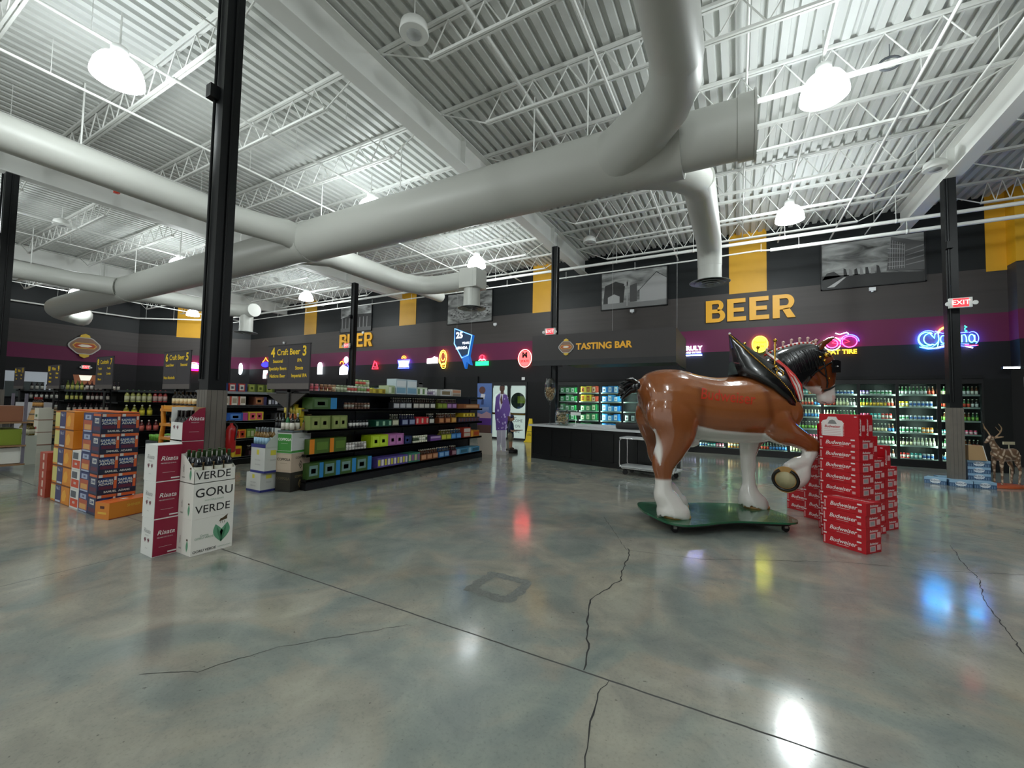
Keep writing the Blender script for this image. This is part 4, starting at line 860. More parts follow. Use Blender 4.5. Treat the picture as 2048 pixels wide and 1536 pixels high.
row(0.98, [(4.47, 4.86, 'k4', 'pale green', '#7c8a4c', '#8f9a5a', '#8a3a2a', 0.24), (4.9, 5.22, 'k4', 'pale green', '#7c8a4c', '#8f9a5a', '#8a3a2a', 0.24), (5.28, 5.74, 'c', 'black and white', '#16171a', '#e4e4e0', '#c8c8c8', 0.14), (5.9, 6.32, 'k2', 'dark green', '#0f4a36', '#8fb89a', '#0f4a36', 0.13), (6.34, 6.55, 's', 'cream label', '#5a5e4c', '#c9c8ae', '#2a2a1c', 0), (6.62, 7.06, 's', 'blue oval', '#20244e', '#8f98b4', '#1c2030', 0), (7.06, 7.48, 'k2', 'bright red', '#b5202a', '#d8b0a0', '#d02a30', 0.17), (7.5, 7.7, 's', 'black and white', '#17181a', '#d8d4c8', '#14100c', 0), (7.86, 8.36, 's', 'brown', '#7a4226', '#c98a5a', '#3a1c0a', 0), (8.36, 8.6, 's', 'tan', '#a8742e', '#d8a85a', '#3a1c0a', 0), (8.64, 9.62, 'k2', 'dark mixed', '#1e1a24', '#5f5470', '#7a4438', 0.13)], shelf='third')
row(1.115, [(8.85, 9.38, 'k2', 'yellow', '#c9a91c', '#e6d25a', '#8a7414', 0.1)], shelf='third', unit='craft beer unit')
row(0.58, [(4.48, 4.86, 'k1', 'green and orange', '#44601e', '#e08418', '#5a7a2a', 0.25), (4.87, 5.21, 'k1', 'green and orange', '#44601e', '#e08418', '#5a7a2a', 0.25), (5.22, 5.7, 'c', 'white', '#c4c0ba', '#e8e4e0', '#8c8884', 0.14), (5.79, 6.24, 'k4', 'lime', '#a8c41c', '#b8d43a', '#7a9a1a', 0.24), (6.24, 6.69, 'k4', 'mauve', '#a05f96', '#b87aae', '#d8a8d0', 0.24), (6.73, 6.93, 'k0', 'navy', '#1f2c54', '#31447c', '#1f2c54', 0.17), (7.0, 7.48, 'c', 'cream and green', '#dcdcc4', '#44563c', '#e8e8d8', 0.16), (7.55, 7.96, 'k3', 'violet', '#4c2f6c', '#b89ac8', '#7a4f9a', 0.12), (7.97, 8.36, 's', 'yellow green', '#7f8422', '#c9c84a', '#4a3a10', 0), (8.36, 8.8, 's', 'bright blue', '#2c6fae', '#6aa4dc', '#26282c', 0), (8.88, 9.2, 'k3', 'red and white', '#a83a2a', '#d8ccc0', '#c8b8a8', 0.26), (9.22, 9.62, 'k1', 'orange', '#c47a1c', '#e8a838', '#b84a24', 0.17)], shelf='fourth')
row(0.17, [(4.47, 4.76, 'k0', 'green with blue stripe', G3, '#6f8f8a', '#2f86c0', 0.26), (4.77, 5.1, 'k0', 'green with blue stripe', G3, '#6f8f8a', '#2f86c0', 0.26), (5.11, 5.45, 'k0', 'green with blue stripe', G3, '#6f8f8a', '#2f86c0', 0.26), (5.46, 5.82, 'k0', 'green with blue stripe', G3, '#6f8f8a', '#2f86c0', 0.26), (5.98, 6.5, 'k2', 'purple and yellow', '#584a94', '#c9c43a', '#e0dcd4', 0.19), (6.51, 6.83, 'k2', 'purple and yellow', '#584a94', '#c9c43a', '#e0dcd4', 0.19), (6.85, 7.22, 'k2', 'teal and cream', '#3f7f6c', '#c8c08a', '#8f5a8c', 0.2), (7.26, 7.87, 's', 'copper brown', '#8a5232', '#d09a74', '#3a1c0a', 0), (7.9, 8.3, 's', 'sky blue', '#2f6eb0', '#8ab4dc', '#26282c', 0), (8.4, 8.58, 's', 'maroon', '#5c2a3c', '#b08a94', '#2a1608', 0), (8.6, 9.1, 'k1', 'light blue', '#4f8fb4', '#8fb8cc', '#3a6a80', 0.14), (9.12, 9.65, 'k1', 'light blue', '#4f8fb4', '#8fb8cc', '#3a6a80', 0.14)], shelf='bottom')
row(1.63, [(4.46, 4.65, 'c', 'pink', '#d88a90', '#e86a78', '#f4d8d4', 0.13), (4.65, 4.98, 'c', 'brown', '#b08a68', '#8a4a34', '#d8c4a0', 0.13), (4.98, 5.22, 'c', 'sage green', '#8a9878', '#c8d0b0', '#708058', 0.13), (5.22, 5.74, 'c', 'white and red', '#dcdccc', '#c8584c', '#8fae6a', 0.13), (5.78, 6.12, 'k2', 'golden yellow', '#b8a028', '#d8c44c', '#8a7818', 0.1), (6.2, 6.38, 'k2', 'pale green', '#b8c8a0', '#e8ecd8', '#8aa070', 0.18), (6.42, 6.72, 'k3', 'tall white and blue', '#c4d4dc', '#e8eef2', '#7fa8c0', 0.33), (6.74, 7.05, 'k3', 'tall white and blue', '#c4d4dc', '#e8eef2', '#7fa8c0', 0.33), (7.08, 7.4, 'k2', 'white and green', '#d8e4cc', '#6a8a5a', '#ffffff', 0.18), (7.42, 7.72, 'c', 'lilac and white', '#c4bcc8', '#8a7a98', '#e8e4e8', 0.12), (7.75, 8.3, 'k1', 'white', '#d8d8d8', '#b8b8ac', '#8a7a5a', 0.16), (8.35, 8.72, 'k3', 'white with orange top', '#d4ccc4', '#d89a78', '#a89484', 0.18)], shelf='top')
row(1.762, [(5.4, 5.74, 'c', 'stacked green and red', '#a8c08a', '#d86a5a', '#e8e8d0', 0.12)], shelf='top', unit='craft beer unit')

# ---------------------------------------------------------------- unit behind the foreground column (x = -9.85)
U = 'beer unit behind the column'
row(1.63, [(4.85, 5.05, 'k0', 'red', '#b03a38', '#e0dcd4', '#2a3a6a', 0.19), (5.08, 5.26, 'k0', 'red', '#b03a38', '#e0dcd4', '#2a3a6a', 0.19), (5.28, 5.46, 'k0', 'red', '#b03a38', '#e0dcd4', '#2a3a6a', 0.19), (5.5, 5.68, 'k0', 'olive green', '#7f8a3a', '#a8b058', '#4a5a24', 0.19), (5.7, 5.88, 'k0', 'olive green', '#7f8a3a', '#a8b058', '#4a5a24', 0.19), (5.9, 6.1, 'k0', 'olive green', '#7f8a3a', '#a8b058', '#4a5a24', 0.19)], -9.875, U, 'top')
row(1.33, [(4.9, 5.08, 'k1', 'red and white', '#dcd4c8', '#c04a38', '#a89a84', 0.2), (5.1, 5.26, 'k1', 'red and white', '#dcd4c8', '#c04a38', '#a89a84', 0.2), (5.28, 5.44, 'k1', 'red and white', '#dcd4c8', '#c04a38', '#a89a84', 0.2), (5.65, 5.92, 'k0', 'brown picture', '#7a4a38', '#b07a50', '#3a3a60', 0.2), (5.96, 6.2, 'k2', 'white and black', '#26262c', '#dcdce4', '#8a8a98', 0.16)], -9.875, U, 'second')
row(0.98, [(5.1, 5.5, 'k0', 'blue', '#2f5fae', '#5a8ad0', '#c04a8a', 0.18), (5.52, 5.86, 'k4', 'yellow and pink', '#d8b838', '#d85a6a', '#e88a4a', 0.2), (6.2, 6.7, 'k2', 'grey', '#5a5a5c', '#8a8a8c', '#3a3a3c', 0.16)], -9.875, U, 'third')
row(0.58, [(5.2, 5.48, 'k4', 'orange and yellow', '#d88a1e', '#b83a24', '#e8c83a', 0.2), (5.5, 5.75, 'k2', 'leaf green', '#6a8a3a', '#a8c06a', '#c8c8a0', 0.2), (6.1, 6.6, 'k2', 'dark', '#26241f', '#4a4438', '#6a6450', 0.16)], -9.875, U, 'fourth')
row(0.17, [(5.2, 5.4, 'k1', 'yellow', '#d8b01e', '#e8c83a', '#a8241c', 0.24), (5.55, 5.75, 's', 'dark', '#2a1a20', '#5a3a44', '#1a100c', 0)], -9.875, U, 'bottom')
# ---------------------------------------------------------------- mixer and wine units (bottle shapes differ)
def jug(g, l, cap, h=0.27, r=0.045):
    k = ('j', g, l, cap, h, r)
    if k not in PM:
        m = MB(); m.lathe([(r, 0), (r, h*0.12)], 12, mi=0); m.lathe([(r*1.02, h*0.12), (r*1.02, h*0.5)], 12, mi=1); m.lathe([(r, h*0.5), (r*0.9, h*0.6), (r*0.4, h*0.78), (r*0.33, h*0.86)], 12, mi=0); m.ball((0, 0, h*0.92), r*0.42, 2, 6)
        PM[k] = m.mesh('bottle', [cm(g, 0.15), cm(l, 0.5), cm(cap, 0.4)])
    return PM[k]
def jugs(xf, y0, step, n, z, args, cn, where):
    for i in range(n): put('bottle', jug(*args), (xf - 0.07, y0 + i * step, z), '%s %s' % (cn, where), 'bottle', '%ss %s' % (cn, where))
W7 = 'on the %s shelf of the mixer unit'
jugs(-13.6, 4.62, 0.115, 5, 1.33, ('#a8a85a', '#c8c8a0', '#4a8a3a', 0.33, 0.05), 'pale lime mixer bottle', W7 % 'second'); jugs(-13.6, 5.2, 0.11, 3, 1.33, ('#a83a38', '#c8a8a0', '#c03a34', 0.33, 0.05), 'red mixer bottle', W7 % 'second')
jugs(-13.6, 4.62, 0.16, 4, 0.98, ('#7a7a1a', '#d8c83a', '#e8e8d0', 0.29, 0.055), 'yellow label bottle', W7 % 'third'); jugs(-13.6, 5.42, 0.2, 1, 0.98, ('#1f4a34', '#5a8a6a', '#e8e8e0', 0.29, 0.055), 'dark green bottle', W7 % 'third')
jugs(-13.6, 4.95, 0.15, 3, 0.58, ('#5a1c1c', '#d0685c', '#e0d0c8', 0.29, 0.055), 'red bottle with pink label', W7 % 'fourth')
jugs(-13.6, 5.8, 0.2, 2, 1.33, ('#6a6454', '#d8d0c0', '#e0dcd0', 0.3, 0.045), 'cream label bottle', W7 % 'second')
for i, (gc, lc, cc) in enumerate([('#5a6a1a', '#c8c46a', '#4a6a2a'), ('#3a0f14', '#d8d0c8', '#6a1a20'), ('#1a0c10', '#c8c0b4', '#2a1216')]):
    w = 'on the %s shelf of the right wine unit'
    jugs(-17.3, 4.5 + i * 0.42, 0.1, 4, 1.63, (gc, lc, cc, 0.3, 0.038), ['white wine bottle', 'red wine bottle', 'dark red wine bottle'][i], w % 'top')
    jugs(-17.3, 4.5 + i * 0.45, 0.1, 4, 1.33, (gc if i else '#2a3a1a', lc, cc, 0.28, 0.038), ['green wine bottle', 'red wine bottle', 'dark red wine bottle'][i], w % 'second')
for z, sh_ in ((1.63, 'top'), (1.33, 'second'), (0.98, 'third'), (0.58, 'fourth')):
    jugs(-21.0, 4.6, 0.12, 12, z, ('#1a1216', '#a8a8a0', '#26201c', 0.29, 0.038), 'dark wine bottle', 'on the %s shelf of the farthest wine unit' % sh_)
jugs(-18.2, 4.5, 0.12, 5, 1.63, ('#14181a', '#8a948c', '#202428', 0.3, 0.04), 'black wine bottle', 'on the left edge of the right wine unit')
for z, sh_ in ((0.98, 'third'), (0.58, 'fourth')):
    jugs(-17.3, 4.55, 0.12, 10, z, ('#26101a', '#b8b0a4', '#3a141c', 0.28, 0.038), 'plum wine bottle', 'on the %s shelf of the right wine unit' % sh_)
for i in range(5): put('liquor_carton', carton_mesh(0.3, 0.3, 0.28, ['#b8bfc6', '#3c78b8', '#d8cc8a', '#c8d0c8', '#8aa07a'][i], '#e8e8e0', '#d8a83a', '-y', 0), (-12.9 + 0.5 * i, 10.2, 1.63), ['grey', 'blue', 'yellow', 'pale', 'green'][i] + ' carton on the far shelf top beyond the mixer unit', 'carton', None)
t = thing('wall_shelf_unit', 'low black shelf unit beyond the mixer aisle', 'shelf unit', (-13.1, 10.1, 0)); m = MB(); m.box(0, 2.9, 0, 0.5, 0, 1.0); m.box(0, 2.9, 0.2, 0.5, 1.0, 1.6); m.box(0, 2.9, 0, 0.5, 1.6, 1.63); m.build('body', DARK, t)
# ================================================================ case stacks in the foreground
def small(me_or_mb, name, mats, loc, label, cat, group=None, rz=0.0):
    o = me_or_mb.build(name, mats, None, loc, rz); return tag(o, label, cat, group)
WHT = cm('#e6e6e2', 0.5); WINE = cm('#8a1434', 0.45); INK = cm('#1c1c1c', 0.5); GREY = cm('#9a9a98', 0.5); KRAFT = cm('#a98a62', 0.7)
# --- white and wine-red cases: white narrow front, wine-red side (+x)
def grapes(mb, cx, z, y, mi, s=0.012):
    for g in (-0.035, 0.035):
        for i, (a, b) in enumerate([(0, 0), (-1, 1), (1, 1), (-2, 2), (0, 2), (2, 2), (-1, 3), (1.5, 3.2)]): mb.box(cx + g + a*s*0.6 - s*0.4, cx + g + a*s*0.6 + s*0.4, y - 0.0015, y, z + b*s*0.8, z + b*s*0.8 + s*0.7, mi)
def wine_case(label, loc, open_top=False, rz=0.0, group=None, w=0.245, d=0.2, h=0.345):
    mb = MB(); zt = h * (0.66 if open_top else 1)
    def txts(hh):
        mb.text('Risata', 0.058, (0.001 + w, d*0.5, hh*0.62), '+x', 0, bold=0.01, shear=0.25); mb.text('PROSECCO D.O.C.', 0.015, (0.001 + w, d*0.48, hh*0.49), '+x', 0)
        mb.box(w, w + 0.001, d*0.25, d*0.75, hh*0.235, hh*0.24, 0); mb.box(w, w + 0.001, d*0.6, d*0.95, hh*0.055, hh*0.09, 0)
    if not open_top:
        mb.box(0, w, 0, d, 0, h, 0); mb.box(w - 0.001, w + 0.0006, 0.004, d, 0.003, h - 0.004, 1); txts(h)
        mb.text('Risata', 0.06, (w*0.5, -0.001, h*0.66), '-y', 3, shear=0.25); mb.text('PROSECCO', 0.014, (w*0.5, -0.001, h*0.54), '-y', 3); grapes(mb, w*0.5, h*0.36, -0.0005, 2); mb.text('moments', 0.012, (w*0.5, -0.001, h*0.2), '-y', 3)
        o = mb.build('wine_case', [WHT, WINE, cm('#6e2038', 0.5), GREY], None, loc, rz)
        return tag(o, label, 'wine case', group)
    t = thing('wine_case', label, 'wine case', loc, rz)
    mb.box(0, w, 0, 0.004, 0, h*0.55, 0); mb.box(0, 0.004, 0, d, 0, h, 0); mb.box(0, w, d - 0.004, d, 0, h, 4); mb.box(0, w, 0, d, 0, 0.01, 0)
    M = Matrix.Translation((w, 0, 0)) @ FACE_ROT['+x']
    mb.prism([(0, 0), (d, 0), (d, h*1.0), (d*0.72, h*0.96), (d*0.08, h*0.58), (0, h*0.55)], 0.002, M, 1); mb.prism([(d*0.5, h*0.99), (d, h), (d*0.75, h*0.86), (d*0.55, h*0.7)], 0.001, M, 4)
    mb.text('Risata', 0.06, (w + 0.003, d*0.60, h*0.66), '+x', 0, bold=0.01, shear=0.25); mb.text('PROSECCO', 0.014, (w + 0.003, d*0.55, h*0.54), '+x', 0); mb.box(w + 0.002, w + 0.003, d*0.3, d*0.75, h*0.26, h*0.265, 0)
    grapes(mb, w*0.45, h*0.34, -0.0005, 2)
    mb.build('carton', [WHT, WINE, cm('#6e2038', 0.5), GREY, KRAFT], t)
    return t
for i in range(3): wine_case(['white and wine-red case at the bottom of the front stack', 'white and wine-red case in the middle of the front stack', 'white and wine-red case on top of the front stack'][i], (-5.03 - 0.012*i, 1.87, 0.346*i), rz=math.radians(-1.5 + 0.8*i), group='white and wine-red cases of the front stack')
for i in range(3): wine_case(['bottom', 'middle', 'third'][i] + ' white and wine-red case of the taller stack against the column', (-5.235, 2.14, 0.348*i), group='white and wine-red cases against the column', d=0.2)
tcase = wine_case('open white and wine-red case with bottles, topmost against the column', (-5.235, 2.14, 1.045), True, d=0.2)
def wine_bottle_mesh(glass, label, cap, h=0.30, r=0.037, green=None):
    k = ('w', glass, label, cap, h, r)
    if k not in PM:
        m = MB(); m.lathe([(r*0.9, 0), (r, 0.008), (r, h*0.14)], 14, mi=0); m.lathe([(r*1.012, h*0.14), (r*1.012, h*0.5)], 14, mi=1)
        m.lathe([(r, h*0.5), (r, h*0.58), (r*0.85, h*0.66), (r*0.45, h*0.75), (r*0.38, h*0.8)], 14, mi=0); m.lathe([(r*0.41, h*0.79), (r*0.40, h*0.97), (r*0.44, h*0.975), (r*0.44, h)], 14, mi=2)
        PM[k] = m.mesh('wine_bottle', [cm(glass, 0.08), cm(label, 0.5), cm(cap, 0.3)])
    return PM[k]
for i, (x, y) in enumerate([(-5.19, 2.19), (-5.11, 2.19), (-5.03, 2.19), (-5.19, 2.28), (-5.11, 2.28), (-5.03, 2.28)]):
    put('wine_bottle', wine_bottle_mesh('#12100e', '#d8d4cc', '#1a1214', 0.30), (x, y, 1.056), 'dark sparkling bottle with pale label in the open wine-red case', 'bottle', 'bottles in the open wine-red case')

# --- white cases with hand lettering and twin green leaves
def leafpoly(cx, cz, w, h, lean, n=10):
    L_ = [(-w*math.sin(PI*i/n)*(0.9), h*i/n) for i in range(n + 1)]; R_ = [(w*math.sin(PI*i/n), h*i/n) for i in range(n - 1, 0, -1)]
    return [(cx + x + lean*y, cz + y) for x, y in L_ + R_][::-1]
GRN = cm('#5f9a78', 0.5); GRD = cm('#3f7a58', 0.5)
def goru(i):
    w, d = 0.27, 0.365; h = 0.335; mb = MB(); y0 = 0.0
    P2 = Matrix.Translation((w, 0, 0)) @ FACE_ROT['+x']
    mats = [cm('#e4e2da', 0.55), INK, GRN, GRD, cm('#4a3a20', 0.5), cm('#7a9a80', 0.5)]
    def side():
        mb.prism(leafpoly(w*0.72, 0.03, 0.02, 0.11, 0.06, 6), 0.001, Matrix.Translation((0, 0.0, 0)) @ FACE_ROT['-y'], 2); mb.text('GORU', 0.025, (w*0.25, -0.001, h*0.4), FACE_ROT['-y'] @ Matrix.Rotation(R90, 4, 'Z'), 1); mb.text('VERDE', 0.018, (w*0.25, -0.001, h*0.15), '-y', 1)
        mb.box(w*0.72 - 0.01, w*0.72 + 0.015, -0.002, 0, 0.135, 0.15, 4)
    if i == 0:
        mb.box(0, w, 0, d, 0, h, 0)
        for s in (-1, 1): mb.prism(leafpoly(d*0.71, h*0.22, 0.048, 0.18, s*0.30), 0.001, P2, 2); mb.prism(leafpoly(d*0.71, h*0.26, 0.012, 0.14, s*0.30), 0.0015, P2, 3)
        mb.prism([(d*0.64, h*0.82), (d*0.84, h*0.86), (d*0.84, h*0.93), (d*0.68, h*0.90)], 0.002, P2, 4); mb.prism([(d*0.72, h*0.90), (d*0.86, h*1.0), (d*0.84, h*0.93)], 0.0015, P2, 4)
        for j in range(3): mb.prism([(d*(0.68+0.05*j), h*0.82), (d*(0.67+0.05*j), h*0.76), (d*(0.675+0.05*j), h*0.76), (d*(0.69+0.05*j), h*0.83)], 0.002, P2, 4)
        mb.text('Corno\nGORU VERDE', 0.027, (w + 0.001, d*0.3, h*0.48), '+x', 5, bold=0.01); mb.text('GORU VERDE', 0.033, (w + 0.001, d*0.32, h*0.09), '+x', 1, bold=0.02); mb.text('MONTEPULCIANO', 0.014, (w + 0.001, d*0.8, h*0.09), '+x', 5)
        side(); o = mb.build('wine_case', mats, None, (-4.785, 2.055, 0)); return tag(o, 'white wine case with twin green leaves and a bee, bottom of its stack', 'wine case')
    if i == 1:
        mb.box(0, w, 0, d, 0, h, 0); mb.text('GORU', 0.118, (w + 0.001, d*0.5, h*0.72), '+x', 1, bold=0.006, space=1.0); mb.text('VERDE', 0.105, (w + 0.001, d*0.48, h*0.25), '+x', 1, bold=0.004, space=1.0); mb.text('MONTEPULCIANO', 0.02, (w + 0.001, d*0.5, h*0.5), '+x', 5)
        side(); o = mb.build('wine_case', mats, None, (-4.785, 2.055, 0.336)); return tag(o, 'white wine case with large hand-lettered GORU VERDE, middle of its stack', 'wine case')
    t = thing('wine_case', 'open white tray case holding upright wine bottles, top of the lettered stack', 'wine case', (-4.785, 2.055, 0.672))
    hb = 0.125
    mb.box(0, w, 0, d, 0, 0.006, 0); mb.box(w - 0.003, w, 0, d, 0, hb, 0)
    mb.prism([(0, 0), (w, 0), (w, hb), (w*0.3, 0.25), (0, 0.27)], 0.003, Matrix.Translation((0, 0.003, 0)) @ FACE_ROT['-y'], 0); mb.prism([(0, 0), (w, 0), (w, hb), (w*0.3, 0.25), (0, 0.27)], 0.003, Matrix.Translation((0, d, 0)) @ FACE_ROT['-y'], 0)
    mb.box(0, 0.004, 0, d, 0, 0.27, 0)
    mb.text('VERDE', 0.105, (w + 0.001, d*0.46, 0.07), '+x', 1, bold=0.004, space=1.0); side()
    mb.build('carton', mats, t)
    dv = MB()
    for k in range(1, 4): dv.prism([(0, 0), (w*0.9, 0), (w*0.78, 0.15), (w*0.6, 0.19), (w*0.4, 0.20), (0, 0.24)], 0.003, Matrix.Translation((0, d*k/4, 0)) @ FACE_ROT['-y'], 0)
    for k in range(1, 3): dv.box(w*k/3, w*k/3 + 0.003, 0.01, d - 0.01, 0, 0.19, 0)
    dv.build('divider', KRAFT, t, label='brown cardboard divider')
for i in range(3): goru(i)
for a in range(3):
    for b_ in range(4):
        put('wine_bottle', wine_bottle_mesh('#141a1e', '#d4d0c2' if (a + b_) % 2 else '#c8c8b8', '#2e4a24', 0.30, 0.036), (-4.785 + 0.045 + 0.09*a, 2.055 + 0.046 + 0.091*b_, 0.679), 'dark wine bottle with green capsule in the open tray case', 'bottle', 'green-capsuled bottles in the open tray case')

# --- orange and blue beer display on the left
def sam_side(label, loc, top=False, d=0.38):
    """navy case tray holding two carriers: front is narrow (-y), long printed side +x"""
    w, h = 0.26, 0.252; mb = MB(); mb.box(0, w, 0, d, 0, h, 0)
    if True:
        for k in (0, 1):
            a = 0.004 + k * (d/2); b = a + d/2 - 0.006
            mb.box(w, w + 0.001, a, b, h*0.22, h*0.98, 1)
            P2 = Matrix.Translation((w + 0.001, 0, 0)) @ FACE_ROT['+x']
            mb.box(w + 0.001, w + 0.0018, a, b, h*0.84, h*0.98, 2); mb.prism([(a + 0.01, h*0.52), (a + 0.13, h*0.52), (a + 0.13, h*0.72), (a + 0.07, h*0.82), (a + 0.01, h*0.72)], 0.001, P2, 4)
            mb.box(w + 0.001, w + 0.0019, b - 0.035, b - 0.005, h*0.24, h*0.82, 2); mb.box(w + 0.0019, w + 0.0025, b - 0.03, b - 0.01, h*0.66, h*0.84, 3)
            mb.box(w + 0.001, w + 0.0015, a + 0.01, b - 0.045, h*0.24, h*0.40, 5)
            mb.text('SAMUEL\nADAMS', 0.042, (w + 0.0026, a + 0.075, h*0.58), '+x', 3, bold=0.03)
            mb.box(w + 0.0019, w + 0.0026, a + 0.005, a + 0.04, h*0.84, h*0.97, 3)
        mb.text('SAMUEL  ADAMS', 0.034, (w + 0.001, d*0.5, h*0.11), '+x', 3, bold=0.03)
    mb.box(w*0.06, w*0.94, -0.001, 0, h*0.04, h*0.98, 1); mb.box(w*0.06, w*0.94, -0.0018, 0, h*0.86, h*0.98, 2); mb.box(w*0.25, w*0.75, -0.0018, 0, h*0.5, h*0.76, 3); mb.box(w*0.1, w*0.9, -0.0018, 0, h*0.14, h*0.34, 5); mb.text('SAM', 0.05, (w*0.5, -0.0022, h*0.62), '-y', 4, bold=0.03)
    o = mb.build('beer_case', [cm('#1e2238', 0.45), cm('#232a52', 0.4), cm('#d0602e', 0.45), cm('#d2d2cc', 0.45), cm('#1f3f78', 0.4), cm('#5a2038', 0.45)], None, loc)
    return tag(o, label, 'beer case', 'navy cases with silver lettering on the left display')
H_ = 0.254
LV = ['bottom', 'second', 'third', 'fourth', 'top']
for i in range(5): sam_side('navy and orange beer case with silver lettering, %s at the near corner' % LV[i], (-7.255, 2.13, H_*i))
def blue_case(i, x, y=2.13, w=0.31):
    mb = MB(); h = 0.25; mb.box(0, w, 0, 0.38, 0, h, 0); mb.box(0.02, w - 0.02, -0.001, 0, h*0.12, h*0.62, 1); mb.box(0.05, w - 0.05, -0.0016, 0, h*0.14, h*0.4, 2); mb.box(0.03, w - 0.03, -0.0016, 0, h*0.02, h*0.1, 3); mb.box(0.06, w - 0.06, -0.0016, 0, h*0.66, h*0.9, 3); mb.text('SAM', 0.04, (w/2, -0.002, h*0.78), '-y', 0, bold=0.03)
    o = mb.build('beer_case', [cm('#2b3566', 0.45), cm('#b8583a', 0.45), cm('#d8a05a', 0.45), cm('#aab4cc', 0.45)], None, (x, y, H_*i)); return tag(o, 'blue beer case with orange bottles picture, %s of its column' % LV[i], 'beer case', 'blue cases with bottle picture')
for i in range(5): blue_case(i, -7.57)
def white_red(i):
    mb = MB(); w, h = 0.30, 0.248; mb.box(0, w, 0, 0.3, 0, h, 0); mb.box(0.02, w - 0.02, -0.001, 0, h*0.08, h*0.5, 1); mb.box(0.03, w*0.7, -0.001, 0, h*0.56, h*0.9, 2); mb.text('BEER', 0.04, (w/2, -0.002, h*0.3), '-y', 0, bold=0.03)
    o = mb.build('beer_case', [cm('#dcdcd8', 0.5), cm('#cf4a26', 0.45), cm('#5a5f66', 0.5)], None, (-7.875, 2.13, 0.252*i)); return tag(o, 'white and red beer case, %s of three in the short column' % ['bottom', 'middle', 'top'][i], 'beer case', 'white and red cases')
for i in range(3): white_red(i)
for i in (3, 4):
    mb = MB(); w = 0.30; mb.box(0, w, 0, 0.3, 0, 0.25, 0); mb.prism([(0.02, 0.03), (0.1, 0.06), (0.14, 0.12), (0.2, 0.1), (0.22, 0.03)], 0.001, FACE_ROT['-y'], 1); mb.prism([(0.05, 0.12), (0.12, 0.17), (0.16, 0.13)], 0.001, FACE_ROT['-y'], 2)
    tag(mb.build('beer_case', [cm('#c8741c', 0.45), cm('#5a2a14', 0.5), cm('#e8a83a', 0.5)], None, (-7.88, 2.24, H_*i)), 'set-back orange beer case with dark leaf print, %s level' % LV[i], 'beer case', 'orange cases with leaf print')
def orange_case(i):
    mb = MB(); w, h = 0.70, 0.25
    mb.box(0, w, 0, 0.38, 0, h, 0); mb.box(0, w, -0.0012, 0, 0, 0.006, 5); mb.box(0, w, -0.0012, 0, h - 0.012, h, 5); mb.box(0, 0.18, -0.001, 0, 0.03, h*0.9, 1); mb.box(0.18, 0.40, -0.001, 0, 0.005, h*0.98, 2); mb.box(0.2, 0.38, -0.0015, 0, h*0.05, h*0.14, 3); mb.text('No. 1', 0.06, (0.29, -0.002, h*0.78), '-y', 3, bold=0.02)
    mb.prism([(0.46, 0.04), (0.56, 0.05), (0.6, 0.12), (0.54, 0.2), (0.46, 0.17), (0.43, 0.1)], 0.001, FACE_ROT['-y'], 4)
    o = mb.build('beer_case', [cm('#d8851e', 0.45), cm('#d2c87a', 0.5), cm('#3a3a68', 0.45), cm('#c8ccd8', 0.5), cm('#e8a83a', 0.45), cm('#7a4416', 0.5)], None, (-8.60 + 0.012 * (i % 2), 2.13, H_*i)); return tag(o, 'orange, navy and cream beer case, %s of the left end column' % LV[i], 'beer case', 'orange, navy and cream cases')
for i in range(5): orange_case(i)
mb = MB(); mb.box(-8.58, -7.0, 2.3, 2.5, 1.272, 1.285); tag(mb.build('cardboard_sheet', cm('#d86a2a', 0.5)), 'thin orange cardboard sheet on top of the left beer display', 'cardboard')
for i in range(5):
    mb = MB(); mb.box(0, 0.3, 0, 0.25, 0, 0.128, 0); mb.box(0.13, 0.19, -0.001, 0, 0.02, 0.11, 1)
    tag(mb.build('beer_case', [cm('#a8422c', 0.5), cm('#d8b8a8', 0.5)], None, (-9.10 + 0.008*(i % 2), 2.12, 0.129*i)), 'small brick-red case, %s of the low stack left of the display' % LV[i], 'beer case', 'small brick-red cases')
mb = MB(); mb.box(-8.79, -8.61, 2.2, 2.45, 0.42, 0.44); tag(mb.build('wooden_ledge', KRAFT), 'thin brown cardboard ledge between the brick-red and orange cases', 'cardboard')
# long orange case on the floor
mb = MB(); w, d, h = 0.235, 0.50, 0.20
mb.box(0, w, 0, d, 0, h, 0); mb.box(0, w + 0.001, -0.001, d + 0.001, h - 0.004, h + 0.001, 1); mb.box(w*0.35, w*0.65, -0.0012, 0, h*0.62, h*0.78, 2); mb.text('SHINER', 0.045, (w + 0.001, d*0.52, h*0.66), '+x', 3, bold=0.02, shear=0.15); mb.box(w, w + 0.001, d*0.8, d*0.97, h*0.15, h*0.7, 3); mb.box(w, w + 0.001, 0, d, 0, 0.008, 4); mb.box(w*0.2, w*0.8, -0.0012, 0, h*0.3, h*0.42, 3)
mb.box(w*0.4, w*0.6, 0.2, 0.26, h, h + 0.0022, 5)
tag(mb.build('beer_case', [cm('#d07c1e', 0.4), cm('#dc6a28', 0.35), cm('#4a1c10', 0.6), cm('#dcae3a', 0.4), cm('#8a2c14', 0.5), cm('#e8e0d8', 0.5)], None, (-6.88, 2.09, 0), math.radians(14)), 'long orange beer case lying on the floor before the left display', 'beer case')

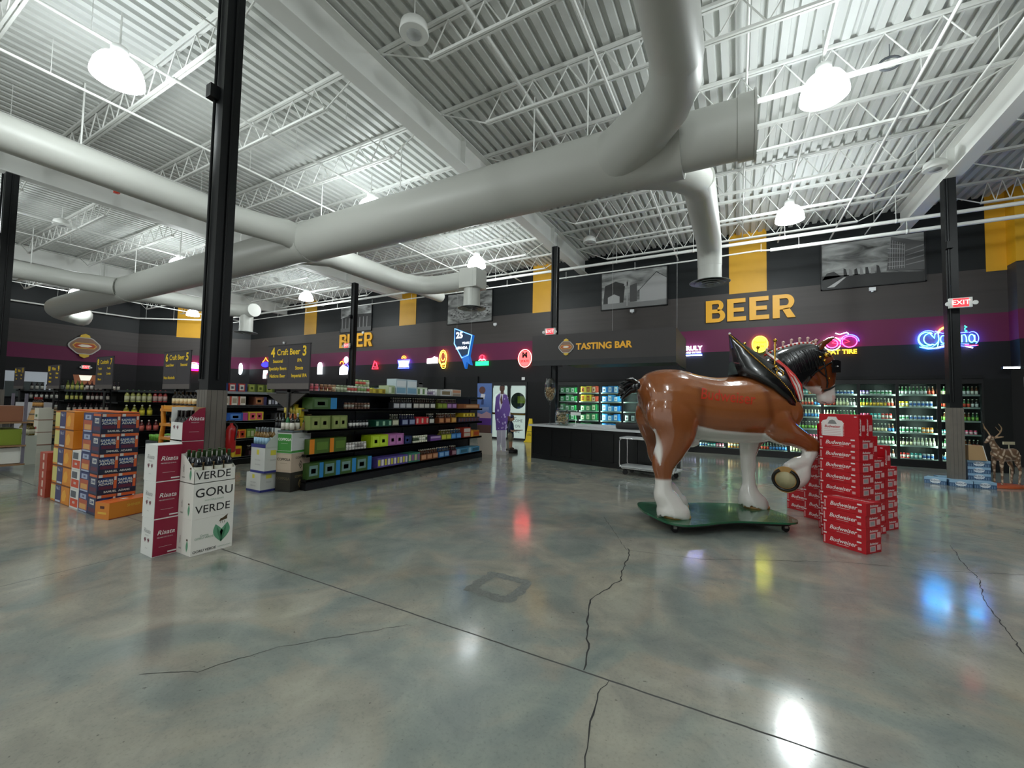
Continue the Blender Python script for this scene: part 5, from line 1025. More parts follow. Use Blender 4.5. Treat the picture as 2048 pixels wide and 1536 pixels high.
# --- white wine cases with blue bands and Coppola cases at the shelf end
def banded(loc, label, w=0.38, d=0.3, h=0.30, rz=0.0):
    mb = MB(); mb.box(0, w, 0, d, 0, h, 0); e = 0.0012
    for z0, z1 in ((0, 0.035),): mb.box(-e, w + e, -e, d + e, z0, z1, 1)
    mb.box(w*0.42, w*0.58, -e, 0, h*0.72, h*0.92, 2); mb.box(w, w + e, d*0.3, d*0.6, h*0.7, h*0.9, 2); mb.text('PINOT GRIGIO', 0.022, (w*0.5, -0.002, h*0.5), '-y', 3); mb.text('Santa Lucia', 0.03, (w*0.5, -0.002, h*0.33), '-y', 3, shear=0.2); mb.text('PINOT', 0.03, (w + 0.002, d*0.45, h*0.5), '+x', 3)
    o = mb.build('wine_case', [cm('#d4d6d2', 0.5), cm('#2c3280', 0.5), cm('#dcd24a', 0.5), GREY], None, loc, rz); return tag(o, label, 'wine case')
banded((-7.04, 3.95, 0), 'white wine case with blue base band, bottom of the stack beside the aisle')
banded((-6.98, 3.97, 0.305), 'white wine case with blue base band, on top of its stack', h=0.40)
mb = MB(); mb.box(0, 0.385, 0, 0.3, 0, 0.005, 0); mb.box(-0.002, 0.387, -0.002, 0, 0, 0.055, 1); mb.box(0.385, 0.387, 0, 0.3, 0, 0.055, 1); mb.prism([(0, 0), (0.3, 0), (0.3, 0.30), (0.22, 0.28), (0, 0.05)], 0.003, Matrix.Translation((0.385, 0, 0)) @ FACE_ROT['+x'], 0); mb.box(0, 0.385, 0.297, 0.3, 0, 0.3, 0)
tag(mb.build('bottle_tray', [cm('#c8ccc8', 0.5), cm('#2c3280', 0.5)], None, (-6.98, 3.97, 0.706)), 'cut-down blue-edged tray of white wine bottles on the banded cases', 'tray')
for i in range(5):
    for j in range(2): put('wine_bottle', wine_bottle_mesh('#7a5a22', '#9ec4dc' if j == 0 else '#c8d0c8', '#8f98a0', 0.31, 0.034), (-6.94 + 0.075*i, 4.02 + 0.1*j, 0.712), 'clear amber wine bottle with light blue label in the blue-edged tray', 'bottle', 'blue-label bottles in the tray')
mb = MB(); mb.box(0, 0.5, 0, 0.32, 0, 0.31, 0); mb.box(0.0, 0.5, -0.001, 0, 0.02, 0.29, 1)
for i in range(3): tag(mb.build('wine_case', [cm('#c8b828', 0.5), cm('#8a7f3a', 0.5)], None, (-6.97 , 4.30, 0.312*i)) if i == 0 else small(mb, 'wine_case', [cm('#3a3228', 0.5), cm('#4a4238', 0.5)], (-6.97, 4.30 , 0.312*i), '', None), '%s case hidden behind the blue-banded wine cases' % ['yellow', 'dark brown', 'brown'][i], 'wine case')
for i in range(4): put('wine_bottle', wine_bottle_mesh('#0e0c0c', '#16161a', '#0e0e0e', 0.32, 0.038), (-6.93 + 0.09*i, 4.36, 0.937), 'black wine bottle with gold neck behind the blue-label bottles', 'bottle', 'black wine bottles on the shelf-end stack')
for i in range(3): put('wine_bottle', wine_bottle_mesh('#a85a2a', '#e8d8c8', '#c8b04a', 0.32, 0.038), (-6.62 + 0.07*i, 4.36, 0.937 + 0.06), 'rose wine bottle with white label on the shelf-end stack', 'bottle', 'rose wine bottles on the shelf-end stack')
mb = MB(); mb.box(-6.66, -6.44, 4.33, 4.4, 0.935, 0.99); tag(mb.build('riser_block', KRAFT), 'small kraft riser under the rose wine bottles', 'block')
for i in range(2):
    for j in range(3): put('yellow_can_pack', carton_mesh(0.14, 0.06, 0.15, '#c9b02a', '#e8d86a', '#8a9a3a', '-y', 2), (-6.86 + 0.16*j, 4.42 , 1.26 - 0.16*i - 0.06*(j == 2)), 'small yellow drink pack, %s row %s on the end rack' % (['upper', 'lower'][i], ['left', 'middle', 'right'][j]), 'drink pack')
def coppola(z, h, cols, label, txt):
    mb = MB(); w, d = 0.30, 0.40; mb.box(0, w, 0, d, 0, h, 0); mb.box(0.015, w - 0.015, -0.001, 0, h*0.14, h*0.95, 1); mb.box(w, w + 0.001, 0.0, d, h*0.03, h*0.14, 1 if txt == 0 else 0)
    if txt == 0: mb.box(-0.0, w, -0.0012, 0, h*0.02, h*0.12, 1)
    mb.text('COPPOLA', 0.058, (w*0.5, -0.002, h*0.68), '-y', 2, bold=0.03); mb.text('DIAMOND COLLECTION', 0.012, (w*0.5, -0.002, h*0.48), '-y', 2)
    mb.text('COPPOLA' if txt else 'Pavilion', 0.05 if txt else 0.03, (w + 0.002, d*0.5, h*0.75), '+x', 3, bold=0.02 if txt else 0)
    if txt:
        P2 = Matrix.Translation((w, 0, 0)) @ FACE_ROT['+x']
        q = [(d*0.5, h*0.12), (d*0.6, h*0.36), (d*0.5, h*0.6), (d*0.4, h*0.36)]; mb.prism(q, 0.001, P2, 3); mb.prism([(d*0.5 + (x - d*0.5)*0.65, h*0.36 + (y - h*0.36)*0.65) for x, y in q], 0.002, P2, 0); mb.prism([(d*0.5 + (x - d*0.5)*0.35, h*0.36 + (y - h*0.36)*0.35) for x, y in q], 0.003, P2, 3)
    o = mb.build('wine_case', [cm(c, 0.5) for c in cols], None, (-6.60, 4.16, z), math.radians(12)); return tag(o, label, 'wine case')
coppola(0, 0.31, ['#24221c', '#2b2820', '#5a5038', '#7a6a42'], 'dark wine case with a gold diamond emblem, bottom of the lettered stack', 1)
coppola(0.312, 0.30, ['#b9a692', '#bfae9a', '#3a332a', '#4a4034'], 'beige COPPOLA wine case with a diamond emblem, middle of its stack', 1)
coppola(0.614, 0.33, ['#c9cbc8', '#3f8a3a', '#e8e8e0', '#8a8c88'], 'white and green COPPOLA wine case, top of its stack', 0)
t = thing('bottle_tray', 'cut-down kraft tray holding dark wine bottles on the green case', 'tray', (-6.60, 4.16, 0.945), math.radians(12))
mb = MB(); mb.box(0, 0.3, 0, 0.4, 0, 0.005); mb.box(0, 0.3, 0, 0.003, 0, 0.04, 1); mb.box(0.297, 0.3, 0, 0.4, 0, 0.04, 1); mb.prism([(0.02, 0.04), (0.4, 0.04), (0.4, 0.30), (0.3, 0.28), (0.16, 0.06)], 0.003, Matrix.Translation((0.297, 0, 0)) @ FACE_ROT['+x']); mb.box(0, 0.3, 0.397, 0.4, 0, 0.30); mb.build('carton', [KRAFT, cm('#5a6468', 0.5)], t)
for i in range(3):
    for j in range(3): put('wine_bottle', wine_bottle_mesh(['#12201a', '#1f6a3a', '#100c0c'][(i + j) % 3], '#d8d4c8', '#d8d8d8' if j else '#1a1a1a', 0.31, 0.036), (-6.575 + 0.085*i - 0.04*j*0.3, 4.24 + 0.1*j + 0.02*i, 0.952), 'wine bottle in the kraft tray on the green case', 'bottle', 'wine bottles in the kraft tray')

# --- red beer cases in front of the horse
RED = cm('#b8101e', 0.42)
def budface(mb, w, h, d, z=0.0, up=False):
    mb.text('Budweiser', min(0.062, h*0.5), (w*0.47, -0.0012, z + h*0.5), '-y', 1, bold=0.015, shear=0.3)
    mb.box(w*0.33, w*0.62, -0.0014, 0, z + h*0.22, z + h*0.245, 1)
    mb.box(w*0.80, w*0.90, -0.001, 0, z + h*0.76, z + h*0.88, 1); mb.box(w*0.82, w*0.90, -0.001, 0, z + h*0.2, z + h*0.42, 2)
    for k in range(3): mb.box(w*(0.008 + 0.027*k), w*(0.03 + 0.027*k), -0.001, 0, z + h*0.86, z + h*0.99, 1)
    mb.box(w*0.02, w*0.05, -0.001, 0, z + h*0.1, z + h*0.7, 2)
def bud_mesh():
    w, d, h = 0.415, 0.265, 0.130; mb = MB(); mb.box(0, w, 0, d, 0.001, h, 0); budface(mb, w, h, d)
    mb.box(w, w + 0.001, d*0.25, d*0.62, h*0.12, h*0.58, 2); mb.box(w + 0.001, w + 0.0016, d*0.3, d*0.57, h*0.2, h*0.5, 3); mb.text('Budweiser', 0.034, (w + 0.002, d*0.5, h*0.76), '+x', 1, bold=0.02, shear=0.3); mb.box(w, w + 0.001, d*0.72, d*0.95, h*0.2, h*0.62, 2)
    mb.box(0.0, w, 0, d, h, h + 0.0005, 0); mb.text('Budweiser', 0.09, (w*0.5, d*0.5, h + 0.001), '+z', 1, bold=0.01, shear=0.3)
    return mb.mesh('beer_case', [RED, cm('#ece4e2', 0.45), cm('#d8a8a8', 0.5), cm('#9a9a9a', 0.5)])
def bud_up_mesh():
    w, d, h = 0.415, 0.130, 0.265; mb = MB(); mb.box(0, w, 0, d, 0, h, 0)
    W2 = cm('#ece4e2', 0.45)
    # label shape on the big face
    a, b = w*0.08, w*0.62
    mb.prism([(a, 0.01), (b, 0.01), (b, 0.13), (b + 0.012, 0.16), (b - 0.01, 0.19), (b - 0.05, 0.20), (b - 0.07, 0.235), (a + 0.07, 0.235), (a + 0.05, 0.20), (a + 0.01, 0.19), (a - 0.012, 0.16), (a, 0.13)], 0.001, FACE_ROT['-y'], 1)
    c = (a + b)/2
    mb.prism([(c - 0.05, 0.15), (c + 0.05, 0.15), (c + 0.03, 0.19), (c, 0.20), (c - 0.03, 0.19)], 0.0016, FACE_ROT['-y'], 3); mb.text('Budweiser', 0.04, (c, -0.002, 0.12), '-y', 0, bold=0.02, shear=0.2)
    for k in range(4): mb.box(a + 0.02, b - 0.02, -0.0016, 0, 0.085 - 0.02*k, 0.089 - 0.02*k, 2)
    for k in range(9): mb.box(a - 0.012, a - 0.004, -0.001, 0, 0.02 + 0.014*k, 0.026 + 0.014*k, 1); mb.box(b + 0.004, b + 0.012, -0.001, 0, 0.02 + 0.014*k, 0.026 + 0.014*k, 1)
    mb.box(w*0.9, w*0.96, -0.001, 0, h*0.88, h*0.92, 1)
    mb.text('Budweiser', 0.045, (w + 0.001, d*0.25, h*0.45), FACE_ROT['+x'] @ Matrix.Rotation(R90, 4, 'Z'), 1, bold=0.02, shear=0.3); mb.box(w, w + 0.001, d*0.5, d*0.9, h*0.3, h*0.55, 2)
    return mb.mesh('beer_case', [RED, W2, cm('#d8a8a8', 0.5), cm('#8a8a8a', 0.5)])
BM, BU = bud_mesh(), bud_up_mesh()
ang = math.radians(-39.5); U_ = Vector((math.cos(ang), math.sin(ang), 0)); V_ = Vector((-math.sin(ang), math.cos(ang), 0)); O_ = Vector((0.85, 5.885, 0))
LEV = ['bottom', 'second', 'third', 'fourth', 'fifth', 'sixth', 'seventh', 'eighth', 'ninth', 'tenth']
def bud_stack(u, v, n, desc, up=0, rz=0.0, jit=0.004):
    rj = random.Random(int((u + v)*1000) + n)
    for i in range(n):
        p = O_ + U_*(u + rj.uniform(-jit, jit)) + V_*(v + rj.uniform(-jit, jit))
        put('beer_case', BM, (p.x, p.y, 0.131*i), 'red 24-can beer case, %s level of %s' % (LEV[i], desc), 'beer case', 'red beer cases in %s' % desc, ang + rz)
    for i in range(up):
        p = O_ + U_*u + V_*(v + 0.132*i)
        put('beer_case', BU, (p.x, p.y, 0.131*n), 'red beer case standing on edge, %s on %s' % (['front one', 'rear one'][i], desc), 'beer case', 'red cases on edge on %s' % desc, ang + rz)
bud_stack(0, 0, 4, 'the short front stack')
bud_stack(-0.20, 0.275, 9, 'the tall stack behind the short one', 2)
bud_stack(-0.40, 0.56, 8, 'the stack behind the tall stack', 2)
bud_stack(-0.375, 0.84, 7, 'the right rear stack', 1)
bud_stack(-0.435, 1.23, 6, 'the rearmost right stack', 1)
bud_stack(-0.80, 0.90, 8, 'the inner left stack behind the raised hoof', 0)
bud_stack(-1.235, 1.19, 4, 'the low left stack by the horse board')

# --- blue beer cases at the right hand column
def busch_mesh():
    w, d, h = 0.33, 0.22, 0.13; mb = MB(); mb.box(0, w, 0, d, 0.001, h, 0); mb.box(0, w, -0.001, 0, h*0.62, h, 1); mb.box(w, w + 0.001, 0, d, h*0.62, h, 1)
    for k in range(9): mb.box(w*(0.04 + 0.105*k), w*(0.09 + 0.105*k), -0.0012, 0, h*0.05, h*0.45, 2)
    mb.prism([(w*0.5 + w*0.24*math.cos(a), h*0.5 + h*0.36*math.sin(a)) for a in [2*PI*i/20 for i in range(20)]], 0.0018, FACE_ROT['-y'], 3); mb.text('BUSCH', 0.045, (w*0.5, -0.0024, h*0.55), '-y', 4, bold=0.02); mb.text('LIGHT', 0.018, (w*0.5, -0.0024, h*0.3), '-y', 4)
    mb.box(0, w, 0, d, h, h + 0.0005, 1)
    return mb.mesh('beer_case', [cm('#3a5a7c', 0.4), cm('#8fb2cc', 0.4), cm('#6a86a4', 0.4), cm('#dfe6ec', 0.4), cm('#24405f', 0.4)])
BS = busch_mesh()
for (x, y, z, rz, l) in [(3.44, 11.88, 0, -30, 'leftmost on the floor'), (3.75, 11.66, 0, -6, 'with the oval badge, middle of the floor row'), (4.10, 11.66, 0, 4, 'rightmost on the floor'), (4.12, 11.95, 0, 0, 'bottom of the small stack'), (4.12, 11.95, 0.131, 0, 'second level of the small stack'), (4.12, 11.95, 0.262, 0, 'third level of the small stack'), (4.12, 11.95, 0.393, 0, 'top of the small stack'), (3.72, 12.1, 0.0, 0, 'behind the column foot')]:
    put('beer_case', BS, (x, y, z), 'blue beer case by the right column, ' + l, 'beer case', None, math.radians(rz))
mb = MB(); mb.prism([(0, 0), (0.26, 0), (0.2, 0.3), (0.0, 0.3)], 0.16, FACE_ROT['-y'], 0); mb.prism([(0.26, 0), (0.27, 0.0), (0.21, 0.3), (0.2, 0.3)], 0.165, FACE_ROT['-y'], 1)
tag(mb.build('open_carton', [KRAFT, WHT], None, (4.12, 12.05, 0.527)), 'open kraft carton leaning on the blue beer cases at the column', 'carton')
# ================================================================ the horse statue
HA = math.radians(30); HO = Vector((-0.2, 6.1, 0))
horse = thing('horse_statue', 'life-size glossy brown draft horse statue with white feathered legs and raised foreleg', 'horse statue', HO, HA)
def loft(mb, secs, n=24, cap=True):
    """secs: (x, y, z, a, b): a = radius in the xz-plane across the path, b = lateral radius"""
    P = [Vector(s[:3]) for s in secs]; vs = []
    for i, s in enumerate(secs):
        t = (P[min(i + 1, len(P) - 1)] - P[max(i - 1, 0)]).normalized(); sd = Vector((0, 1, 0)); u = t.cross(sd)
        if u.length < 0.1: u = Vector((1, 0, 0))
        u.normalize(); sd = u.cross(t).normalized()
        for k in range(n):
            a = 2 * PI * k / n; vs.append(P[i] + u * (s[3] * math.cos(a)) + sd * (s[4] * math.sin(a)))
    fs = [(i*n + k, i*n + (k+1) % n, (i+1)*n + (k+1) % n, (i+1)*n + k) for i in range(len(P) - 1) for k in range(n)]
    fs += [tuple(range(n - 1, -1, -1)), tuple((len(P)-1)*n + k for k in range(n))]
    mb.add(vs, fs)
def smooth_secs(secs, m=4):
    out = []
    for i in range(len(secs) - 1):
        p0, p1, p2, p3 = [np.array(secs[max(0, min(len(secs) - 1, j))], float) for j in (i - 1, i, i + 1, i + 2)]
        for k in range(m):
            t = k / m; out.append(tuple(0.5 * ((2*p1) + (-p0 + p2)*t + (2*p0 - 5*p1 + 4*p2 - p3)*t*t + (-p0 + 3*p1 - 3*p2 + p3)*t**3)))
    out.append(tuple(secs[-1])); return out
def fuse(parts_, name, voxel, smooth_n, colour, material, parent, loc=(0, 0, 0), rz=0.0):
    """one continuous skin over the lofted limbs; colour(part index, t, p) paints it"""
    mb = MB(); sk = []
    for pi, secs in enumerate(parts_):
        S = smooth_secs(secs); loft(mb, S); 
        for j, s in enumerate(S): sk.append((pi, j / (len(S) - 1), s[0], s[1], s[2], max(s[3], s[4]) * 0.75 + 0.25 * min(s[3], s[4])))
    me = mb.mesh(name + '_src', []); o = bpy.data.objects.new('tmp_skin', me); COL.objects.link(o)
    r = o.modifiers.new('r', 'REMESH'); r.mode = 'VOXEL'; r.voxel_size = voxel; r.use_smooth_shade = True
    s_ = o.modifiers.new('s', 'SMOOTH'); s_.factor = 0.5; s_.iterations = smooth_n
    dg = bpy.context.evaluated_depsgraph_get(); dg.update()
    m2 = bpy.data.meshes.new_from_object(o.evaluated_get(dg)); bpy.data.objects.remove(o); m2.name = name
    n = len(m2.vertices); co = np.zeros(n * 3); m2.vertices.foreach_get('co', co); co = co.reshape(-1, 3)
    SK = np.array(sk); best = np.full(n, 1e9); idx = np.zeros(n, int)
    for j in range(len(SK)):
        d = np.linalg.norm(co - SK[j, 2:5], axis=1) / max(SK[j, 5], 1e-3); k = d < best; best[k] = d[k]; idx[k] = j
    col = colour(SK[idx, 0].astype(int), SK[idx, 1], co)
    at = m2.color_attributes.new('coat', 'FLOAT_COLOR', 'POINT'); at.data.foreach_set('color', np.c_[col, np.ones(n)].ravel())
    m2.materials.clear(); m2.materials.append(material)
    for p in m2.polygons: p.use_smooth = True
    ob = bpy.data.objects.new(name, m2); COL.objects.link(ob); ob.location = loc; ob.rotation_euler = (0, 0, rz)
    if parent is not None: ob.parent = parent
    return ob
def coat_material(name, rough=0.16, coat=0.8, bump=0.25, bscale=14):
    m = bpy.data.materials.new(name); m.use_nodes = True; nt = m.node_tree; b = nt.nodes['Principled BSDF']; N = nt.nodes.new; L = nt.links.new
    vc = N('ShaderNodeVertexColor'); vc.layer_name = 'coat'; L(vc.outputs[0], b.inputs['Base Color'])
    b.inputs['Roughness'].default_value = rough; b.inputs['Coat Weight'].default_value = coat; b.inputs['Coat Roughness'].default_value = 0.05
    tc = N('ShaderNodeTexCoord'); nz = N('ShaderNodeTexNoise'); nz.inputs['Scale'].default_value = bscale; nz.inputs['Detail'].default_value = 3; L(tc.outputs['Object'], nz.inputs[0])
    bp = N('ShaderNodeBump'); bp.inputs['Strength'].default_value = bump; bp.inputs['Distance'].default_value = 0.012; L(nz.outputs[0], bp.inputs['Height']); L(bp.outputs[0], b.inputs['Normal'])
    return m
HB = 0.145    # board top
trunk = [(-1.06, 0, 1.56, .10, .10), (-1.01, 0, 1.57, .27, .24), (-0.89, 0, 1.58, .38, .35), (-0.66, 0, 1.56, .43, .395), (-0.40, 0, 1.51, .42, .38), (-0.1, 0, 1.47, .42, .40), (0.2, 0, 1.47, .44, .41), (0.45, 0, 1.49, .45, .38), (0.66, 0, 1.50, .42, .33), (0.82, 0, 1.47, .33, .26), (0.91, 0, 1.45, .18, .15)]
neck = [(0.40, 0, 1.60, .33, .27), (0.62, 0, 1.80, .34, .24), (0.85, 0, 1.98, .31, .20), (1.05, 0, 2.10, .26, .165), (1.22, 0, 2.17, .21, .135), (1.33, 0, 2.19, .15, .11)]
head = [(1.27, 0, 2.26, .09, .09), (1.31, 0, 2.18, .165, .125), (1.34, 0, 2.06, .20, .13), (1.36, 0, 1.93, .185, .12), (1.39, 0, 1.80, .145, .095), (1.42, 0, 1.70, .115, .08), (1.42, 0, 1.62, .115, .085), (1.42, 0, 1.57, .085, .07)]
jaw = [(1.16, 0, 1.98, .07, .08), (1.17, 0, 1.90, .10, .115), (1.24, 0, 1.82, .09, .10), (1.32, 0, 1.74, .07, .07)]
def hind(y, dx):
    s = 1 if y > 0 else -1
    return [(-0.70, s*0.17, 1.60, .30, .20), (-0.72, s*0.22, 1.38, .33, .20), (-0.71, s*0.25, 1.18, .27, .17), (-0.76 + dx*.3, y, 1.0, .20, .13), (-0.83 + dx*.6, y, 0.86, .165, .105), (-0.86 + dx*.9, y, 0.76, .14, .095), (-0.86 + dx, y, 0.64, .105, .08), (-0.86 + dx, y, 0.53, .10, .085), (-0.85 + dx, y, 0.42, .13, .105), (-0.79 + dx, y, 0.32, .155, .135), (-0.76 + dx, y, 0.23, .185, .165), (-0.73 + dx, y, HB + 0.03, .20, .175), (-0.73 + dx, y, HB + 0.01, .19, .165)]
fstance = [(0.58, 0.14, 1.45, .26, .19), (0.58, 0.20, 1.22, .23, .17), (0.55, 0.25, 1.03, .15, .12), (0.53, 0.27, 0.86, .105, .09), (0.53, 0.27, 0.72, .10, .085), (0.53, 0.27, 0.60, .085, .07), (0.54, 0.27, 0.46, .09, .075), (0.54, 0.27, 0.36, .125, .11), (0.56, 0.27, 0.26, .165, .15), (0.60, 0.27, HB + 0.03, .19, .165), (0.60, 0.27, HB + 0.01, .18, .155)]
farm = [(0.52, -0.15, 1.46, .27, .19), (0.56, -0.22, 1.32, .25, .17), (0.66, -0.26, 1.22, .19, .14), (0.78, -0.27, 1.16, .14, .115), (0.90, -0.27, 1.10, .115, .10), (1.00, -0.27, 1.045, .105, .09), (1.05, -0.27, 1.01, .09, .085), (1.06, -0.27, 0.99, .06, .06)]
fcan = [(1.03, -0.27, 1.03, .085, .08), (0.99, -0.27, 0.95, .085, .075), (0.945, -0.27, 0.86, .078, .068), (0.90, -0.27, 0.78, .09, .08), (0.87, -0.27, 0.71, .12, .10), (0.83, -0.27, 0.65, .125, .11), (0.78, -0.27, 0.615, .12, .115), (0.74, -0.27, 0.605, .115, .115)]
ffeather = [(0.96, -0.27, 0.86, .06, .07), (0.84, -0.27, 0.82, .085, .08), (0.74, -0.28, 0.79, .07, .07), (0.66, -0.29, 0.785, .04, .045)]
earR = [(1.27, -0.08, 2.28, .045, .035), (1.31, -0.10, 2.35, .045, .03), (1.40, -0.11, 2.41, .03, .018), (1.47, -0.115, 2.445, .008, .008)]
earL = [(s[0] - 0.02, -s[1], s[2] + 0.01, s[3], s[4]) for s in earR]
chestR = [(0.70, -0.16, 1.62, .16, .14), (0.82, -0.15, 1.46, .16, .15), (0.80, -0.13, 1.30, .12, .12)]
chestL = [(s[0], -s[1], s[2], s[3], s[4]) for s in chestR]
sheath = [(-0.46, 0, 1.10, .07, .07), (-0.40, 0, 1.04, .075, .07), (-0.30, 0, 1.06, .06, .06)]
TAILD = [(-0.95, 0, 1.78, .10, .09), (-1.06, 0, 1.76, .085, .08), (-1.13, 0, 1.70, .07, .07)]
PARTS_H = [trunk, neck, head, jaw, hind(-0.27, 0.0), hind(0.27, 0.22), fstance, farm, fcan, ffeather, earR, earL, chestR, chestL, sheath, TAILD]
def mixc(a, b, t): t = np.clip(t, 0, 1)[:, None]; return a * (1 - t) + b * t
def horse_colour(pi, t, p):
    n = len(p); x, y, z = p[:, 0], p[:, 1], p[:, 2]
    br = np.array(srgb('#844a25')); lt = np.array(srgb('#9a5e34')); dk = np.array(srgb('#5a2a10')); wh = np.array(srgb('#d8d4ce')); bk = np.array(srgb('#121214')); pk = np.array(srgb('#d8a8a0')); hb = np.array(srgb('#6a3416'))
    c = np.tile(br, (n, 1))
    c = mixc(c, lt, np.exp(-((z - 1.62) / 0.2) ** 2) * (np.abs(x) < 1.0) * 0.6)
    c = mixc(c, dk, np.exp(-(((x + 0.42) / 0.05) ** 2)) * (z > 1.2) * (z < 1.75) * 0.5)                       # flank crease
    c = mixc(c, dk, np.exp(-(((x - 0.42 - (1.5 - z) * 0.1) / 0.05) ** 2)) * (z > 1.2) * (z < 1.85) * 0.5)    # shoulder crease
    tr = (pi == 0) | (pi == 14) | (pi == 12) | (pi == 13) | ((pi == 6) & (z > 1.0)) | ((pi == 7) & (y > -0.16)) | ((pi == 4) & (y > -0.13)) | (pi == 5)
    line = np.interp(x, [-0.7, -0.55, -0.45, -0.2, 0.1, 0.4, 0.6, 0.95], [1.02, 1.16, 1.27, 1.22, 1.20, 1.19, 1.14, 1.12])
    c = mixc(c, wh, tr * (line - z) / 0.012 * (x > -0.66))
    # legs
    hl = (pi == 4) | (pi == 5)
    c = mixc(c, wh, hl * (0.62 - z) / 0.03)
    c = mixc(c, wh, (pi == 4) * np.clip(1.5 - np.abs(x + 0.95 + (z - 0.98) * 0.10) / (0.004 + 0.034 * np.clip(np.sin((z - 0.78) / 0.44 * 3.14), 0.02, 1)), 0, 1) * (z > 0.78) * (z < 1.22) * (y < -0.18))      # streak on the buttock edge
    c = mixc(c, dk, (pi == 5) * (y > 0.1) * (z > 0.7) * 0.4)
    c = mixc(c, wh, (pi == 6) * (1.12 - z) / 0.02 * 1.0)
    c = mixc(c, np.array(srgb('#7a4432')), (pi == 6) * (x > 0.60) * (z > 0.45) * (z < 1.05) * 0.8)
    und = (pi == 7) & (z < 1.30 - 0.42 * (x - 0.55) - 0.07) & (y > -0.31)
    c = mixc(c, wh, und * 1.0)
    c = mixc(c, wh, (pi == 8) * (0.985 - z) / 0.02); c = mixc(c, wh, (pi == 9) * 1.0)
    # neck and head
    c = mixc(c, bk, (pi == 1) * (x + 0.7 * (z - 1.9) - 0.70) / 0.02 * (z > 1.62))
    hd = (pi == 2) | (pi == 3) | (pi == 10) | (pi == 11)
    c = np.where(hd[:, None], hb, c)
    c = mixc(c, bk, ((pi == 3) | (pi == 2)) * (1.17 - x - 0.10 * (2.2 - z)) / 0.02 * (z > 1.8))
    c = mixc(c, wh, hd * (1.74 + (x - 1.36) * 0.8 - z) / 0.02); c = mixc(c, wh, hd * (x > 1.40) * (np.abs(y) < 0.05) * (z > 1.7) * (z < 2.2) * 1.0 )
    c = mixc(c, pk, (pi == 2) * (x > 1.44) * (z < 1.68) * 0.7)
    c = mixc(c, wh, (pi == 3) * (1.80 - z) / 0.02)
    c = mixc(c, bk, (pi == 15) * (-0.99 - x) / 0.02)
    return c
COAT = coat_material('glossy_horse_paint')
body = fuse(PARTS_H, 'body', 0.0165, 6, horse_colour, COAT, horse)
bvh = BVHTree.FromPolygons([v.co[:] for v in body.data.vertices], [tuple(p.vertices) for p in body.data.polygons])
def snap(p, out, off=0.003):
    """push a point out along a direction onto the skin"""
    p = Vector(p); out = Vector(out).normalized(); h = bvh.ray_cast(p + out * 1.2, -out, 2.4)
    return (h[0] + out * off) if h[0] is not None else p
# script on the flank
v, f = text_mesh('Budweiser', 0.25, 0.01, 0.35, 'CENTER', 1.0)
# subdivide the lettering so that it follows the curve
bm = bmesh.new(); vs_ = [bm.verts.new((a, b, 0)) for a, b, c in v]
for q in f:
    try: bm.faces.new([vs_[i] for i in q])
    except ValueError: pass
bmesh.ops.triangulate(bm, faces=bm.faces[:]); bmesh.ops.subdivide_edges(bm, edges=[e for e in bm.edges if e.calc_length() > 0.05], cuts=3, use_grid_fill=False)
bmesh.ops.triangulate(bm, faces=bm.faces[:]); bm.verts.ensure_lookup_table(); bm.verts.index_update()
vv = [snap((-0.12 + q.co.x * 0.62, 0, 1.63 + q.co.y * 0.8 + q.co.x * -0.06), (0, -1, 0.0), 0.004) for q in bm.verts]; ff = [tuple(q.index for q in fc.verts) for fc in bm.faces]; bm.free()
m = MB(); m.add(vv, ff); m.build('lettering', mat('red_script', '#b8341e', 0.25, coat=0.5), horse, label='red brand script painted on the flank')
# hooves
def hoof(x, y, ang=0.0, c=None, R_=None):
    m = MB(); pr = [(0.150, 0.0), (0.152, 0.012), (0.145, 0.03), (0.12, 0.045)]
    m.lathe(pr, 24, mi=0); m.v = [(a * 1.12 + 0.02, b * 0.95, d) for a, b, d in m.v]
    if R_ is None: return m.build('hoof', HOOFM, horse, (x, y, HB))
    m.lathe([(0.0001, -0.004), (0.105, -0.004), (0.105, 0.0)], 24, (0.02, 0, 0), mi=1)
    m.tube([(0.02 + 0.132*math.cos(a), 0.132*math.sin(a), -0.004) for a in [0.45 + 5.4*i/24 for i in range(25)]], 0.019, 8, mi=2)
    m.v = [tuple(R_ @ Vector(q) + Vector(c)) for q in m.v]
    return m.build('hoof', [HOOFM, cm('#b4aa84', 0.5), cm('#16120e', 0.3)], horse, label='raised hoof showing its sole and dark shoe')
HOOFM = cm('#b58a50', 0.3)
hoof(-0.71, -0.27); hoof(-0.49, 0.27); hoof(0.62, 0.27)
nrm = Vector((-0.66, -0.70, -0.22)).normalized()          # direction the raised sole faces
zq = (-nrm); R_ = zq.to_track_quat('Z', 'X').to_matrix()
hoof(0, 0, c=(0.655, -0.30, 0.60), R_=R_)
# tail bob
def tail():
    m = MB(); rt = random.Random(11)
    for i in range(46):
        a = rt.uniform(0, 6.28); q = rt.uniform(0.0, 0.06); p0 = Vector((-1.11, q*math.cos(a), 1.75 + q*math.sin(a)))
        d = Vector((-0.16 + rt.uniform(-0.04, 0.03), rt.uniform(-0.09, 0.09), -0.02 + rt.uniform(-0.10, 0.06)))
        m.tube([p0, p0 + d*0.6 + Vector((0, 0, 0.03)), p0 + d*1.15], [0.032, 0.034, 0.012], 6)
    for k in range(5): m.ball((-1.11 - 0.045*k, 0, 1.75 - 0.012*k), 0.085 - 0.006*k, 0, 8)
    return m.build('tail', mat('black_hair_gloss', '#0e0f12', 0.22, coat=0.5, bump=0.3, bscale=60), horse)
tail()
BLKG = mat('black_gloss', '#08090b', 0.26, coat=0.25)
